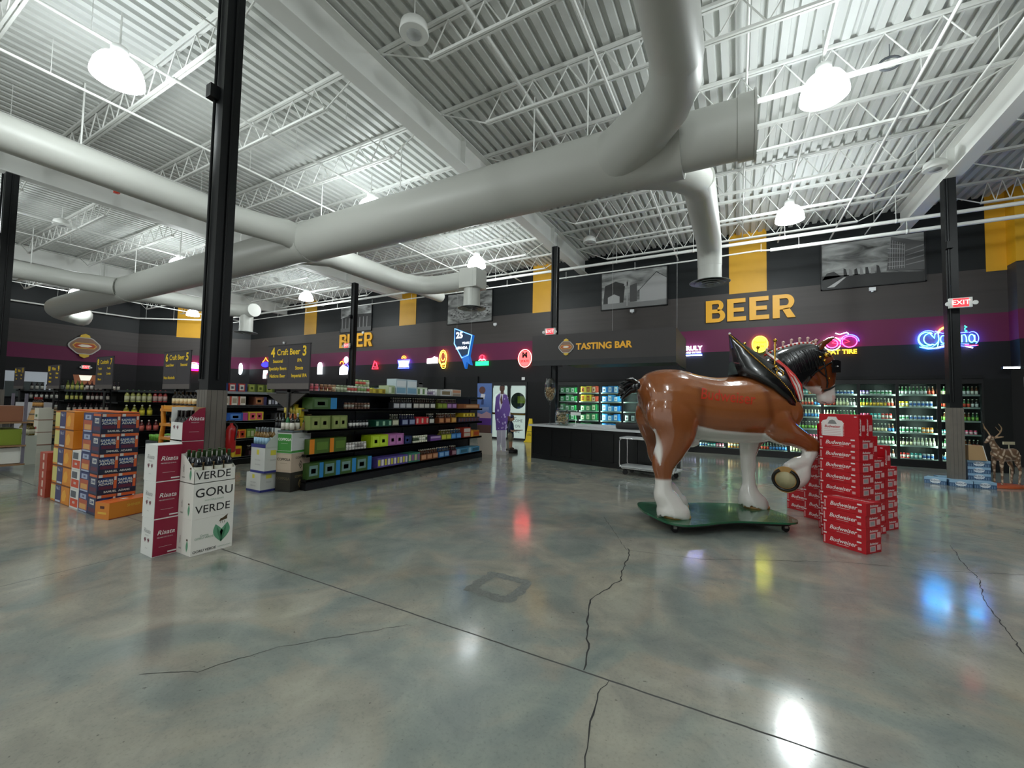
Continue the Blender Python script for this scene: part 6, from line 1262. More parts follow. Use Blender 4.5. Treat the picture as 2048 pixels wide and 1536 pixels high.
# mane relief strands on the neck
m = MB(); rt = random.Random(4)
for i in range(90):
    s = rt.uniform(0.0, 1.0); x0 = 0.72 + 0.50*s; z0 = 2.20 + 0.10*s
    pts = []
    for k in range(4):
        q = snap((x0 + 0.03*k + rt.uniform(-.01, .01), 0, z0 - 0.03 - 0.10*k*(1.05 - 0.3*s)), (0, -1, 0.25), 0.001); pts.append(q)
    m.tube(pts, [0.008, 0.012, 0.011, 0.004], 5)
m.build('mane', BLKG, horse)
# braided ribbon on the crest with rosettes
m = MB(); cr = [snap((0.60 + 0.72*i/26, 0, 1.9), (0, 0, 1), 0.004) for i in range(27)]
for i in range(26): m.tube([cr[i], cr[i + 1]], 0.017, 8, mi=i % 2)
m.build('braid', [cm('#c02a22', 0.3), cm('#e8e2dc', 0.3)], horse, label='red and white braided ribbon along the crest')
for i in (1, 5, 9, 13, 17, 21, 25):
    p = cr[i]; m = MB(); m.tube([p, p + Vector((0, 0, 0.055))], [0.010, 0.013], 8); m.ball(p + Vector((0.004, 0, 0.068)), 0.019, 0, 8); m.build('mane_flower', cm('#d8b4a8', 0.3), horse)
# collar
R3 = [(.13, 2.45, 0), (.14, 2.27, .02), (.15, 2.10, .05), (.17, 1.93, .12), (.30, 1.86, .26), (.48, 1.74, .345), (.66, 1.60, .335), (.80, 1.47, .26), (.90, 1.36, .10)]
G3_ = [(.13, 2.46, .004), (.20, 2.35, .07), (.28, 2.24, .13), (.36, 2.12, .20), (.45, 2.00, .27), (.56, 1.87, .335), (.70, 1.71, .345), (.83, 1.56, .28), (.94, 1.44, .12)]
F3 = [(.14, 2.455, .002), (.30, 2.33, .03), (.42, 2.25, .06), (.54, 2.15, .12), (.64, 2.05, .20), (.74, 1.92, .26), (.84, 1.77, .27), (.93, 1.60, .22), (.98, 1.47, .10)]
m = MB(); N_ = len(R3)
for s in (-1, 1):
    vs_ = []
    for i in range(N_):
        r_, g_, f_ = [Vector((a, s*c, b)) for a, b, c in (R3[i], G3_[i], F3[i])]
        m1 = (r_ + g_)/2 + Vector((0, s*0.02, -0.0)); m2 = (g_ + f_)/2 + Vector((0, s*0.015, 0.01)); inn = Vector(((r_.x + f_.x)/2, s*max(0.0, abs(r_.y)*0.55), (r_.z + f_.z)/2 - 0.01))
        vs_ += [r_, m1, g_, m2, f_, inn]
    fs_ = []
    for i in range(N_ - 1):
        for k in range(6):
            q = (i*6 + k, i*6 + (k+1) % 6, (i+1)*6 + (k+1) % 6, (i+1)*6 + k); fs_.append(q if s < 0 else q[::-1])
    fs_.append(tuple(range((N_-1)*6, N_*6))); m.add(vs_, fs_, 0, True)
# bridge the tall peak and the bottom
for A in (R3, F3):
    for i in range(3): m.add([(A[i][0], -A[i][2], A[i][1]), (A[i][0], A[i][2], A[i][1]), (A[i+1][0], A[i+1][2], A[i+1][1]), (A[i+1][0], -A[i+1][2], A[i+1][1])], [(0, 1, 2, 3)])
m.tube([(.93, -.12, 1.41), (.95, 0, 1.38), (.93, .12, 1.41)], 0.05, 10)
collar = m.build('collar', BLKG, horse, label='tall peaked black draught collar')
m = MB()
for s in (-1, 1):
    P_ = [Vector((a, s*(c + 0.004), b)) for a, b, c in G3_]
    for i in range(len(P_) - 1):
        for k in range(9): m.ball(P_[i].lerp(P_[i+1], k/9), 0.0085, 0, 5)
m.ball((.13, 0, 2.475), 0.016, 1, 6)
m.build('bead_trim', [GOLD, cm('#d8d8d8', 0.2)], collar, label='gold bead trim')
def hame(p0, p1, r=0.010):
    m = MB(); m.tube([p0, p1], r, 8); m.ball(p1, 0.024, 0, 8); m.lathe([(0.017, 0), (0.02, 0.02), (0.014, 0.04)], 8, p0); m.build('hame_post', GOLD, collar)
hame((0.60, -0.20, 2.00), (0.63, -0.17, 2.37)); hame((0.40, 0.10, 2.22), (0.40, 0.12, 2.36)); hame((0.60, 0.20, 2.02), (0.63, 0.19, 2.33))
m = MB()
def ringat(c, R_, r, tilt=0.0): m.tube([(c[0] + R_*math.cos(a), c[1] + 0.3*R_*math.sin(a)*tilt, c[2] + R_*math.sin(a)) for a in [2*PI*i/16 for i in range(16)]], r, 6, closed=True)
ringat((0.60, -0.30, 1.94), 0.042, 0.009, 0.8); m.ball((0.56, -0.28, 2.02), 0.02, 0, 6); m.tube([(0.56, -0.28, 2.02), (0.59, -0.30, 1.98)], 0.008, 6)
for q in ((0.90, -0.20, 1.56), (0.92, -0.17, 1.50), (0.90, -0.22, 1.62)): ringat(q, 0.022, 0.007, 0.8)
m.build('harness_ring', GOLD, collar)
# striped ribbon hanging over the collar front
def band(mb, pts, w, mi, off=0.0, th=0.006):
    pts = [Vector(p) for p in pts]; vs = []
    for i, p in enumerate(pts):
        t = (pts[min(i+1, len(pts)-1)] - pts[max(i-1, 0)]).normalized(); n_ = Vector((0, -1, 0.3)).normalized(); s_ = t.cross(n_).normalized(); ww = w[i] if isinstance(w, (list, tuple)) else w
        vs += [p + s_*(off + ww), p + s_*(off - ww), p + s_*(off - ww) + n_*th, p + s_*(off + ww) + n_*th]
    fs = []
    for i in range(len(pts) - 1):
        for k in range(4): fs.append((i*4 + k, i*4 + (k+1) % 4, (i+1)*4 + (k+1) % 4, (i+1)*4 + k))
    fs += [(0, 1, 2, 3), tuple(len(vs) - 4 + k for k in (3, 2, 1, 0))]; mb.add(vs, fs, mi, True)
m = MB(); rp = [(0.56, -0.10, 2.21), (0.63, -0.19, 2.11), (0.70, -0.25, 2.02), (0.76, -0.29, 1.90), (0.81, -0.31, 1.78), (0.86, -0.29, 1.66), (0.89, -0.26, 1.61)]
band(m, rp, [.015, .022, .018, .045, .06, .045, .03], 0, 0.0, 0.012); band(m, [Vector(p) + Vector((0, -.006, 0.002)) for p in rp[3:]], [.008, .013, .011, .008], 1, -0.012, 0.014); band(m, [Vector(p) + Vector((0, -.006, 0.002)) for p in rp[3:]], [.006, .011, .010, .008], 1, 0.028, 0.014); band(m, [Vector(p) + Vector((0, -.004, 0.002)) for p in rp[:2]], [.014, .02], 1, 0, 0.014)
m.build('ribbon', [cm('#c42a24', 0.3), cm('#e8e0da', 0.3)], collar, label='red and white striped ribbon')
# bridle
m = MB()
def strap(pts, out=(0, -1, 0), w=0.010):
    P_ = [snap(p, out, 0.004) for p in pts]; m.tube(P_, w, 6)
for s in (-1, 1):
    strap([(1.27, 0, 2.24), (1.29, 0, 2.14), (1.31, 0, 2.04), (1.33, 0, 1.94), (1.36, 0, 1.84), (1.36, 0, 1.78)], (0, s, 0))
    strap([(1.18, 0, 2.12), (1.22, 0, 2.02), (1.28, 0, 1.96), (1.33, 0, 1.92)], (0, s, 0)); strap([(1.14, 0, 1.92), (1.2, 0, 1.98), (1.28, 0, 2.03), (1.34, 0, 2.08), (1.42, 0, 2.12)], (0, s, 0))
    strap([(1.33, 0, 1.74), (1.40, 0, 1.765), (1.47, 0, 1.80)], (0, s, 0), 0.013); strap([(1.18, 0, 2.30 - .04), (1.30, 0, 2.22), (1.40, 0, 2.19)], (0, s, 0))
q_ = [snap((1.47, 0, 1.80), (0, -1, 0), 0.004), Vector((1.53, 0, 1.835)), snap((1.47, 0, 1.80), (0, 1, 0), 0.004)]; m.tube(q_, 0.013, 6)
bridle = m.build('bridle', BLKG, horse)
for s in (-1, 1):
    m = MB(); c_ = Vector((1.44, s*0.15, 2.055)); m.prism([(-0.075, -0.085), (0.08, -0.075), (0.085, 0.07), (0.03, 0.085), (-0.075, 0.08)], 0.012, Matrix.Translation(c_ + Vector((0, 0.006, 0))) @ Matrix.Rotation(0.35 * -s, 4, 'Z') @ FACE_ROT['-y']); m.ball(c_ + Vector((0.01, -0.012 if s < 0 else 0.012, 0)), 0.010, 1, 6); m.build('blinder', [BLKG, cm('#b8b8b8', 0.3)], bridle, label='square black blinder')
for p, r in (((1.33, 0, 2.20), 0.034), ((1.24, 0, 2.17), 0.018), ((1.30, 0, 2.13), 0.020), ((1.37, 0, 1.90), 0.014)):
    for s in (-1, 1): m = MB(); m.ball(snap(p, (0, s, 0), 0.008), r, 0, 8); m.build('rosette', GOLD, bridle)
# eyes, nostrils, mouth line
m = MB()
for s in (-1, 1):
    m.ball(snap((1.41, 0, 2.06), (0, s, 0), -0.006), 0.02, 0, 8); m.ball(snap((1.475, 0, 1.63), (0.3, s, 0), -0.004), 0.014, 0, 6)
    m.tube([snap((1.33 + 0.02*i, 0, 1.60 - 0.008*i), (0, s, 0), 0.001) for i in range(7)], 0.004, 5)
m.build('facial_feature', cm('#2a1412', 0.25), horse)

# rolling board
bp_ = [(-1.04, -0.28), (-1.10, 0.05), (-1.02, 0.42), (-0.80, 0.50), (-0.30, 0.47), (0.2, 0.50), (0.70, 0.46), (0.93, 0.34), (1.02, 0.05), (1.03, -0.22), (0.96, -0.40), (0.80, -0.48), (0.50, -0.46), (0.15, -0.43), (-0.15, -0.47), (-0.45, -0.56), (-0.75, -0.62), (-0.95, -0.52)]
pp = [np.array(p + (0, 0, 0)) for p in [(a, b) for a, b in bp_]] 
cc_ = []
nP = len(bp_)
for i in range(nP):
    p0, p1, p2, p3 = [np.array(bp_[(i + j) % nP]) for j in (-1, 0, 1, 2)]
    for k in range(4):
        t_ = k/4; cc_.append(tuple(0.5*((2*p1) + (-p0 + p2)*t_ + (2*p0 - 5*p1 + 4*p2 - p3)*t_*t_ + (-p0 + 3*p1 - 3*p2 + p3)*t_**3)))
cc_ = [(x, y) for x, y in cc_]
cc_ = [(x*0.85 - 0.08, y) for x, y in cc_]
area = sum(cc_[i][0]*cc_[(i+1) % len(cc_)][1] - cc_[(i+1) % len(cc_)][0]*cc_[i][1] for i in range(len(cc_)))
if area < 0: cc_ = cc_[::-1]
m = MB(); m.prism(cc_, 0.022, Matrix.Translation((0, 0, HB - 0.022)))
board = m.build('rolling_board', mat('green_fibreglass', '#1f5a3c', 0.22, coat=0.4, bump=0.5, bscale=9, var=0.15), horse, label='wavy-edged glossy green board')
m = MB(); m.prism([(x*0.93, y*0.88) for x, y in cc_], 0.035, Matrix.Translation((0, 0, HB - 0.057))); m.build('board_frame', BLK, board)
for x, y in ((-0.78, -0.42), (0.62, -0.34), (-0.76, 0.34), (0.62, 0.30)):
    m = MB(); m.tube([(x, y - 0.015, 0.042), (x, y + 0.015, 0.042)], 0.042, 14, mi=1); m.box(x - 0.02, x + 0.02, y - 0.024, y + 0.024, 0.045, 0.09); m.build('caster', [cm('#a8a8a4', 0.3, metal=0.8), BLK], board)
# ================================================================ tasting bar
t = thing('bar_canopy', 'dark hanging canopy lettered TASTING BAR with a crest', 'canopy', (-5.08, 10.5, 0))
CG = mat('canopy_brown_grey', '#2f2b2a', 0.55); CD = mat('canopy_dark', '#141617', 0.5)
m = MB(); m.box(0, 3.80, 0, 0.04, 2.70, 3.40, 0); m.box(3.76, 3.80, 0.04, 2.2, 2.70, 3.40, 0); m.box(0, 0.04, 0.04, 2.2, 2.70, 3.40, 0); m.build('fascia', [CG], t)
m = MB(); m.box(0.0, 3.80, 0.0, 0.05, 2.55, 2.70, 0); m.box(0.6, 3.7, 0.1, 2.1, 2.66, 2.70, 0); m.box(3.75, 3.80, 0.05, 2.2, 2.55, 2.7, 0); m.build('lower_band', [CD], t)
m = MB()
m.text('TASTING BAR', 0.235, (2.03, -0.004, 3.03), '-y', bold=0.035, ext=0.01); m.build('lettering', YEL, t)
c = crest(t, 0.42, CM_); c.location = (1.02, -0.002, 3.04)
m = MB(); m.v = []
for x in (0.3, 2.0, 3.7): m.tube([(x, 1.0, 3.4), (x, 1.0, 6.9)], 0.004, 4)
m.build('suspension_wire', mat('steel_wire', '#9a9a9a', 0.4, 1.0), t)
t = thing('bar_counter', 'black tasting bar counter with a white top and recessed panels', 'counter', (-5.02, 10.45, 0), math.radians(-12.5))
m = MB(); m.box(0, 3.6, 0, 0.06, 0.0, 0.88); m.box(0, 0.06, 0.0, 1.3, 0, 0.88); m.box(3.54, 3.6, 0, 1.3, 0, 0.88)
for x in (0.0, 0.62, 1.22, 1.82, 2.42, 3.02, 3.54): m.box(x, x + 0.06, -0.02, 0, 0.1, 0.88)
m.box(0, 3.6, -0.02, 0, 0.0, 0.12); m.box(0, 3.6, -0.02, 0, 0.8, 0.88); m.build('cabinet', mat('bar_black', '#101112', 0.35), t)
TOP = mat('counter_top', '#c8cbcc', 0.15, spec=0.6)
m = MB(); m.box(-0.06, 3.66, -0.08, 0.62, 0.88, 0.93); m.box(-0.06, 0.6, 0.62, 1.35, 0.88, 0.93); m.build('counter_top', TOP, t)
m = MB(); m.box(0.9, 2.6, 0.5, 0.56, 0.93, 0.99); m.build('back_rail', TOP, t)
bc = t
def on_bar(x, y): 
    a = math.radians(-12.5); return (-5.02 + x*math.cos(a) - y*math.sin(a), 10.45 + x*math.sin(a) + y*math.cos(a), 0.93)
# giant glass with corks
p = on_bar(0.42, 0.25)
t = thing('giant_wine_glass', 'giant wine glass half full of corks on the bar', 'wine glass', p)
GG = glassm('clear_glass', '#f6fafa', 0.03, 0.22)
m = MB(); m.lathe([(0.11, 0.0), (0.10, 0.008), (0.02, 0.03), (0.014, 0.1), (0.014, 0.56), (0.03, 0.63), (0.09, 0.70), (0.145, 0.80), (0.16, 0.92), (0.15, 1.10), (0.125, 1.27)], 24); m.lathe([(0.122, 1.27), (0.147, 1.10), (0.156, 0.92), (0.141, 0.80), (0.086, 0.705), (0.0001, 0.645)], 24); m.build('glass', GG, t)
rc = random.Random(3); m = MB()
for i in range(190):
    z = rc.uniform(0.68, 1.02); R_ = 0.045 + 0.085*min(1, (z - 0.68)/0.15); a = rc.uniform(0, 6.28); q = R_*math.sqrt(rc.random())
    c_ = Vector((q*math.cos(a), q*math.sin(a), z)); dv = Vector((rc.uniform(-1, 1), rc.uniform(-1, 1), rc.uniform(-1, 1))).normalized()*0.021
    m.tube([c_ - dv, c_ + dv], 0.011, 6, mi=i % 3)
o = m.build('corks', [cm('#c09a6c', 0.8), cm('#a07a50', 0.8), cm('#d8b88c', 0.8)], None, p); tag(o, 'heap of wine corks inside the giant wine glass', 'corks', None, 'stuff')
p = on_bar(0.78, 0.32)
t = thing('barrel_jar', 'barrel-shaped glass jar of corks with a lid beside the wine glass', 'jar', p)
m = MB(); m.lathe([(0.16, 0), (0.175, 0.05), (0.19, 0.2), (0.175, 0.36), (0.15, 0.40)], 24); m.lathe([(0.145, 0.40), (0.17, 0.36), (0.185, 0.2), (0.17, 0.05), (0.155, 0.01)], 24); m.build('glass', GG, t)
m = MB(); m.lathe([(0.15, 0.40), (0.155, 0.42), (0.14, 0.46), (0.05, 0.50), (0.05, 0.53), (0.0001, 0.54)], 20); m.build('lid', GG, t)
m = MB()
for z in (0.08, 0.31): m.lathe([(0.182, z), (0.184, z + 0.015)], 24)
m.build('hoop', cm('#8a8478', 0.3), t)
m = MB()
for i in range(150):
    z = rc.uniform(0.03, 0.33); a = rc.uniform(0, 6.28); q = 0.15*math.sqrt(rc.random()); c_ = Vector((q*math.cos(a), q*math.sin(a), z)); dv = Vector((rc.uniform(-1, 1), rc.uniform(-1, 1), rc.uniform(-1, 1))).normalized()*0.021
    m.tube([c_ - dv, c_ + dv], 0.012, 6, mi=i % 3)
o = m.build('corks', [cm('#ccac80', 0.8), cm('#b49468', 0.8), cm('#dcc49a', 0.8)], None, p); tag(o, 'wine corks filling the barrel-shaped jar', 'corks', None, 'stuff')
p = on_bar(1.25, 0.25); m = MB(); m.box(-0.14, 0.14, 0, 0.01, 0.28, 0.36); m.box(-0.005, 0.005, 0.01, 0.02, 0, 0.3); m.box(-0.06, 0.06, -0.03, 0.05, 0, 0.01); tag(m.build('price_sign', cm('#d8dcd8', 0.4), None, p), 'small white sign standing on the bar right of the jar', 'sign')
p = on_bar(2.75, 0.3)
t = thing('sink_caddy', 'black rounded caddy on the right part of the bar', 'caddy', p); m = MB(); m.lathe([(0.28, 0), (0.30, 0.04), (0.30, 0.13), (0.27, 0.16), (0.0001, 0.165)], 20); m.v = [(x*1.15, y*0.6, z) for x, y, z in m.v]; m.build('body', BLK, t)
# chrome cart
t = thing('serving_cart', 'chrome-framed two-tier cart parked in front of the bar', 'cart', (-2.27, 9.15, 0), math.radians(-10))
ML = cm('#b9bcbc', 0.25)
def loop(y): return [(0.05, y, 0.78), (0.0, y, 0.73), (0.0, y, 0.22), (0.06, y, 0.14), (1.15, y, 0.14), (1.2, y, 0.22), (1.2, y, 0.73), (1.15, y, 0.78)]
for y in (0, 0.42): m = MB(); m.tube(loop(y), 0.014, 8, closed=True); m.build('frame', CHROME, t)
for z in (0.77, 0.16): m = MB(); m.box(0.0, 1.2, -0.01, 0.43, z, z + 0.035); m.build('tray', ML, t)
for x in (0.12, 1.08):
    for y in (0.03, 0.39):
        m = MB(); m.tube([(x, y - 0.015, 0.055), (x, y + 0.015, 0.055)], 0.055, 14); m.box(x - 0.012, x + 0.012, y - 0.02, y + 0.02, 0.08, 0.14); m.build('caster', BLK, t)
# wet floor cone
t = thing('wet_floor_sign', 'yellow folding wet floor sign standing left of the bar', 'floor sign', (-7.05, 14.55, 0), 0)
YC = cm('#e6c414', 0.4)
for s in (1, -1):
    m = MB(); m.prism([(-0.22, 0), (0.22, 0), (0.2, 0.06), (0.16, 0.06), (0.06, 0.92), (-0.06, 0.92), (-0.16, 0.06), (-0.2, 0.06)], 0.02, Matrix.Translation((0, -0.13*s, 0)) @ Matrix.Rotation(-s*0.13, 4, 'X') @ FACE_ROT['-y'], 0)
    if s == 1: m.text('CAUTION', 0.045, (0, -0.11, 0.42), Matrix.Rotation(-0.13, 4, 'X') @ FACE_ROT['-y'], 1, bold=0.02); m.text('WET\nFLOOR', 0.05, (0, -0.125, 0.30), Matrix.Rotation(-0.13, 4, 'X') @ FACE_ROT['-y'], 1, bold=0.02)
    m.build('panel', [YC, INK], t)
# beer cave doors
def cave_door(x, w, label, n, words):
    t = bpy.data.objects.new('door_%d' % n, None); COL.objects.link(t); t.location = (x, 15.0, 0); t['kind'] = 'structure'
    m = MB(); e = 0.06; m.box(0, w, -0.03, 0.03, 0, 0.08); m.box(0, w, -0.03, 0.03, 2.22, 2.36); m.box(0, e, -0.03, 0.03, 0.08, 2.22); m.box(w - e, w, -0.03, 0.03, 0.08, 2.22); m.box(e, w - e, -0.03, 0.03, 1.02, 1.10); m.box(e, w - e, -0.045, -0.03, 1.04, 1.075, 1); m.build('door_frame', [BLK, GOLD], t)
    m = MB(); N_ = 40; cx_, cz_, R_ = w/2, 1.60, 0.33
    ring = [(cx_ + R_*math.cos(2*PI*i/N_), 0.0, cz_ + R_*math.sin(2*PI*i/N_)) for i in range(N_)]; o_ = []
    for i in range(N_):
        a = 2*PI*i/N_; c_, s_ = math.cos(a), math.sin(a); k = min((w/2 - e)/abs(c_) if abs(c_) > 1e-6 else 9, (0.62 if s_ > 0 else 0.5)/abs(s_) if abs(s_) > 1e-6 else 9); o_.append((cx_ + k*c_, 0.0, cz_ + k*s_))
    m.add(ring + o_, [(i, (i+1) % N_, N_ + (i+1) % N_, N_ + i) for i in range(N_)]); m.box(e, w - e, -0.003, 0.003, 0.08, 1.02)
    m.build('frosted_panel', mat('frosted_white', '#c2d2cc', 0.5, emit=0.28, ecol='#cfe2da'), t)
    if words: 
        m = MB()
        for i, s in enumerate(words): m.text(s, 0.16, (w*0.5, -0.006, 0.78 - 0.22*i), '-y', bold=0.0)
        m.build('lettering', cm('#3a5058', 0.5), t)
    m = MB(); m.prism([(cx_ + R_*math.cos(2*PI*i/N_), cz_ + R_*math.sin(2*PI*i/N_)) for i in range(N_)], 0.004, FACE_ROT['-y']); m.build('round_window', GL, t)
cave_door(-9.12, 0.83, '', 1, ['WEL', 'TO', 'BE'])
cave_door(-8.27, 0.82, '', 2, ['COME', 'ON', 'IN!'])
m = MB(); m.box(-9.2, -7.4, 15.9, 15.95, 0, 2.4); m.box(-9.2, -7.4, 15.85, 15.9, 0.5, 0.9, 1); m.box(-8.2, -7.5, 15.6, 15.88, 1.5, 1.8, 2); m.box(-8.2, -7.5, 15.6, 15.88, 1.1, 1.35, 3); m.box(-9.2, -7.4, 15.9, 15.92, 2.3, 2.36, 4)
tag(m.build('beer_cave_shelving', [cm('#30423c', 0.5), cm('#3c5a6a', 0.5), cm('#a8b83a', 0.5), cm('#3a5a8a', 0.5), glow('#f0fff4', 6)]), 'shelving with green and blue packs seen through the round door windows', 'shelving')
m = MB(); m.box(-0.07, 0.07, -0.03, 0, -0.06, 0.06); tag(m.build('wall_sensor', cm('#e8eaea', 0.4), None, (-7.62, 14.98, 2.5)), 'small white sensor above the right beer cave door', 'sensor')
# right side doorway details
t = thing('tube_light', 'bright tube light glimpsed at the far right above the doorway', 'lamp', (5.75, 14.7, 2.58)); m = MB(); m.box(0, 1.3, 0, 0.1, 0, 0.05); m.build('housing', cm('#3a444a', 0.4), t); m = MB(); m.box(0.0, 0.28, -0.01, 0.0, 0.0, 0.045); m.build('tube', glow('#eef6ff', 9), t)
t = thing('side_cooler', 'edge of a lit glass door cooler at the right border of the photo', 'cooler', (6.25, 13.6, 0)); m = MB(); m.box(0, 1.0, 0, 1.5, 0, 0.15); m.box(0, 1.0, 0, 1.5, 2.15, 2.4); m.box(0.9, 1.0, 0, 1.5, 0.15, 2.15); m.box(0, 0.05, 0.0, 0.06, 0.15, 2.15); m.build('cabinet', DARK, t); m = MB(); m.box(0.02, 0.05, 0.08, 0.14, 0.2, 1.75); m.box(0.02, 0.05, 0.08, 0.14, 1.86, 2.05); m.build('light_strip', glow('#dff5d8', 3), t)

# ---------------------------------------------------------------- things at the far left
def barrel(loc, label, s=1.0):
    m = MB(); pr = [(0.26, 0), (0.30, 0.12), (0.335, 0.32), (0.345, 0.45), (0.335, 0.58), (0.30, 0.78), (0.26, 0.9)]
    m.lathe([(r*s, z*s) for r, z in pr], 28, mi=0)
    for z in (0.02, 0.16, 0.33, 0.55, 0.72, 0.86):
        r = np.interp(z, [p[1] for p in pr], [p[0] for p in pr]); m.lathe([((r + 0.004)*s, z*s), ((r + 0.007)*s, (z + 0.035)*s)], 28, mi=1)
    return tag(m.build('wine_barrel', [mat('oak_staves', '#b08a58', 0.6, var=0.25, bscale=9), cm('#6a6258', 0.4)], None, loc), label, 'barrel')
barrel((-19.2, 4.55, 0), 'tall oak wine barrel at the far left carrying capped bottles', 1.18)
for i in range(9): put('wine_bottle', wine_bottle_mesh('#1c0c0c', '#b08040', '#a02020', 0.33, 0.042), (-19.55 + 0.085*i, 4.35 + 0.02*(i % 2), 1.065), 'dark bottle with red capsule standing on the oak barrel', 'bottle', 'red-capsuled bottles on the barrel')
for i in range(3):
    m = MB(); m.box(0, 0.36, 0, 0.3, 0, 0.36); m.box(0, 0.361, -0.001, 0.3, 0.0, 0.02, 1); m.box(0.1, 0.25, -0.001, 0, 0.1, 0.17, 2); tag(m.build('wine_case', [cm('#dcd8c8', 0.5), cm('#8a5a48', 0.5), [cm('#7a8a3a', 0.5), cm('#a84a48', 0.5), cm('#4a6a3a', 0.5)][i]], None, (-18.35, 4.1, 0.362*i)), 'white wine case with small emblem, %s of three beside the barrel' % ['bottom', 'middle', 'top'][i], 'wine case')
t = thing('white_display_bin', 'tall white wrapped pallet display left of the barrel', 'display', (-20.75, 4.2, 0)); m = MB(); m.box(0, 1.0, 0, 0.6, 0, 1.22); m.prism([(0.55, 0), (0.9, -0.3), (0.7, 0)], 0.01, Matrix.Translation((0, -0.001, 1.0)) @ FACE_ROT['-y']); m.build('body', cm('#c8c8cc', 0.5), t)
for i in range(2):
    m = MB(); m.box(0, 0.72, 0, 0.16, 0, 0.305); m.text('CHIANTI', 0.06, (0.36, -0.001, 0.16), '-y', 1); tag(m.build('wine_case', [cm('#d4d8cc', 0.5), GREY], None, (-13.92, 2.85, 0.306*i)), '%s plain white wine case of the low stack at the far left' % ['bottom', 'top'][i], 'wine case')
for i in range(6): put('wine_bottle', wine_bottle_mesh('#6a5a22', '#d8d4b8', '#4a3a1c', 0.26, 0.05), (-13.84 + 0.12*i, 2.93, 0.613), 'golden wine bottle on the low white cases at the far left', 'bottle', 'golden bottles on the low white cases')
t = thing('stock_trolley', 'tall stocking trolley cut off by the left edge, green and brown cartons', 'trolley', (-13.15, 2.1, 0))
m = MB()
for x in (0, 0.86):
    for y in (0, 0.5): m.box(x, x + 0.04, y, y + 0.04, 0.12, 1.5)
m.build('frame', cm('#6a6672', 0.4), t)
for z in (0.14, 0.5, 0.95): m = MB(); m.box(-0.02, 0.92, -0.01, 0.55, z - 0.03, z); m.build('shelf', cm('#8a6a4a', 0.5), t)
for x in (0.05, 0.82): m = MB(); m.tube([(x, 0.0, 0.05), (x, 0.03, 0.05)], 0.05, 12); m.build('caster', BLK, t)
for i, (z, c1_, c2_, l) in enumerate([(0.15, '#d8d8d0', '#9a9a90', 'white'), (0.505, '#7a8a26', '#8a5a40', 'lower green'), (0.955, '#8a5a40', '#8a9a2a', 'upper green and brown')]):
    m = MB(); m.box(0, 0.8, 0, 0.45, 0, 0.30, 0); m.box(0.45, 0.8, -0.001, 0, 0.0, 0.3, 1); tag(m.build('stock_carton', [cm(c1_, 0.5), cm(c2_, 0.5)], None, (-13.11, 2.15, z)), l + ' carton on the trolley at the left edge', 'carton')
t = thing('wall_menu_board', 'curved lit picture panel hanging at the far left over the wine shelf', 'picture panel', (-29.0, 8.13, 2.22), math.radians(62)); m = MB(); m.prism([(-0.45, 0.28), (0.45, 0.28), (0.36, -0.2), (-0.36, -0.2)], 0.03, FACE_ROT['-y']); m.prism([(-0.24, 0.26), (0.24, 0.26), (0.16, 0.0), (-0.16, 0.0)], 0.035, FACE_ROT['-y'], 1); m.build('panel', [cm('#a8603a', 0.4), glow('#e8e8d8', 0.8)], t)
for i, (x, y, w, l) in enumerate([(-30.9, 2.6, 2.0, 'left'), (-30.9, 5.6, 1.8, 'right')]):
    m = MB(); m.box(0, 0.05, 0, w, 0, 1.25, 0); m.box(0.05, 0.06, 0.25, w - 0.25, 0, 0.75, 1); tag(m.build('office_window_unit', [cm('#a8b0b8', 0.4, emit=0.25), cm('#3a4444', 0.3)], None, (x, y, 1.35)), 'pale blue lit office panel in the far left wall, %s one' % l, 'wall panel')

# orange plastic rack, green bottle tub behind the wine-red cases
t = thing('orange_rack', 'orange moulded bottle rack behind the wine-red cases', 'rack', (-9.55, 3.72, 0))
OR_ = cm('#c8801a', 0.35)
for z in (0.7, 0.95, 1.22):
    m = MB(); m.box(0.0, 0.95, 0, 0.4, z, z + 0.05); m.build('shelf', OR_, t)
for x in (0.0, 0.45, 0.88):
    m = MB(); m.tube([(x + 0.03, 0.03, 0), (x + 0.03, 0.03, 0.7), (x + 0.06, 0.03, 0.85), (x + 0.10, 0.03, 1.0), (x + 0.06, 0.03, 1.15), (x + 0.06, 0.03, 1.33)], 0.04, 8); m.build('post', OR_, t)
m = MB(); m.box(0.02, 0.95, 0.02, 0.4, 1.27, 1.33); m.box(0, 0.9, 0.3, 0.34, 0.0, 1.3); m.build('top', cm('#dc9a2a', 0.3), t)
for i in range(6): put('wine_bottle', wine_bottle_mesh('#141010', '#d8c8a0', '#181414', 0.26, 0.04), (-9.45 + 0.15*i, 3.9, 1.335), 'black bottle with cream label on top of the orange rack', 'bottle', 'bottles on the orange rack')
for i in range(4): put('wine_bottle', wine_bottle_mesh('#141010', '#8a7a5a', '#181414', 0.2, 0.04), (-9.4 + 0.16*i, 3.86, 1.003), 'short dark bottle inside the orange rack', 'bottle', 'bottles inside the orange rack')
t = thing('bottle_tub', 'dark tub of bottles with bright green caps behind the wine-red cases', 'tub', (-10.15, 3.75, 0)); m = MB(); m.box(0, 0.5, 0, 0.4, 0, 0.64); m.build('tub', cm('#2c3036', 0.5), t)
m = MB()
for i in range(7):
    for j in range(4): m.lathe([(0.022, 0.64), (0.022, 0.70), (0.03, 0.71), (0.03, 0.75), (0.0001, 0.755)], 8, (0.05 + 0.067*i, 0.06 + 0.09*j, 0))
m.build('bottle_caps', cm('#6aa83a', 0.4), t)
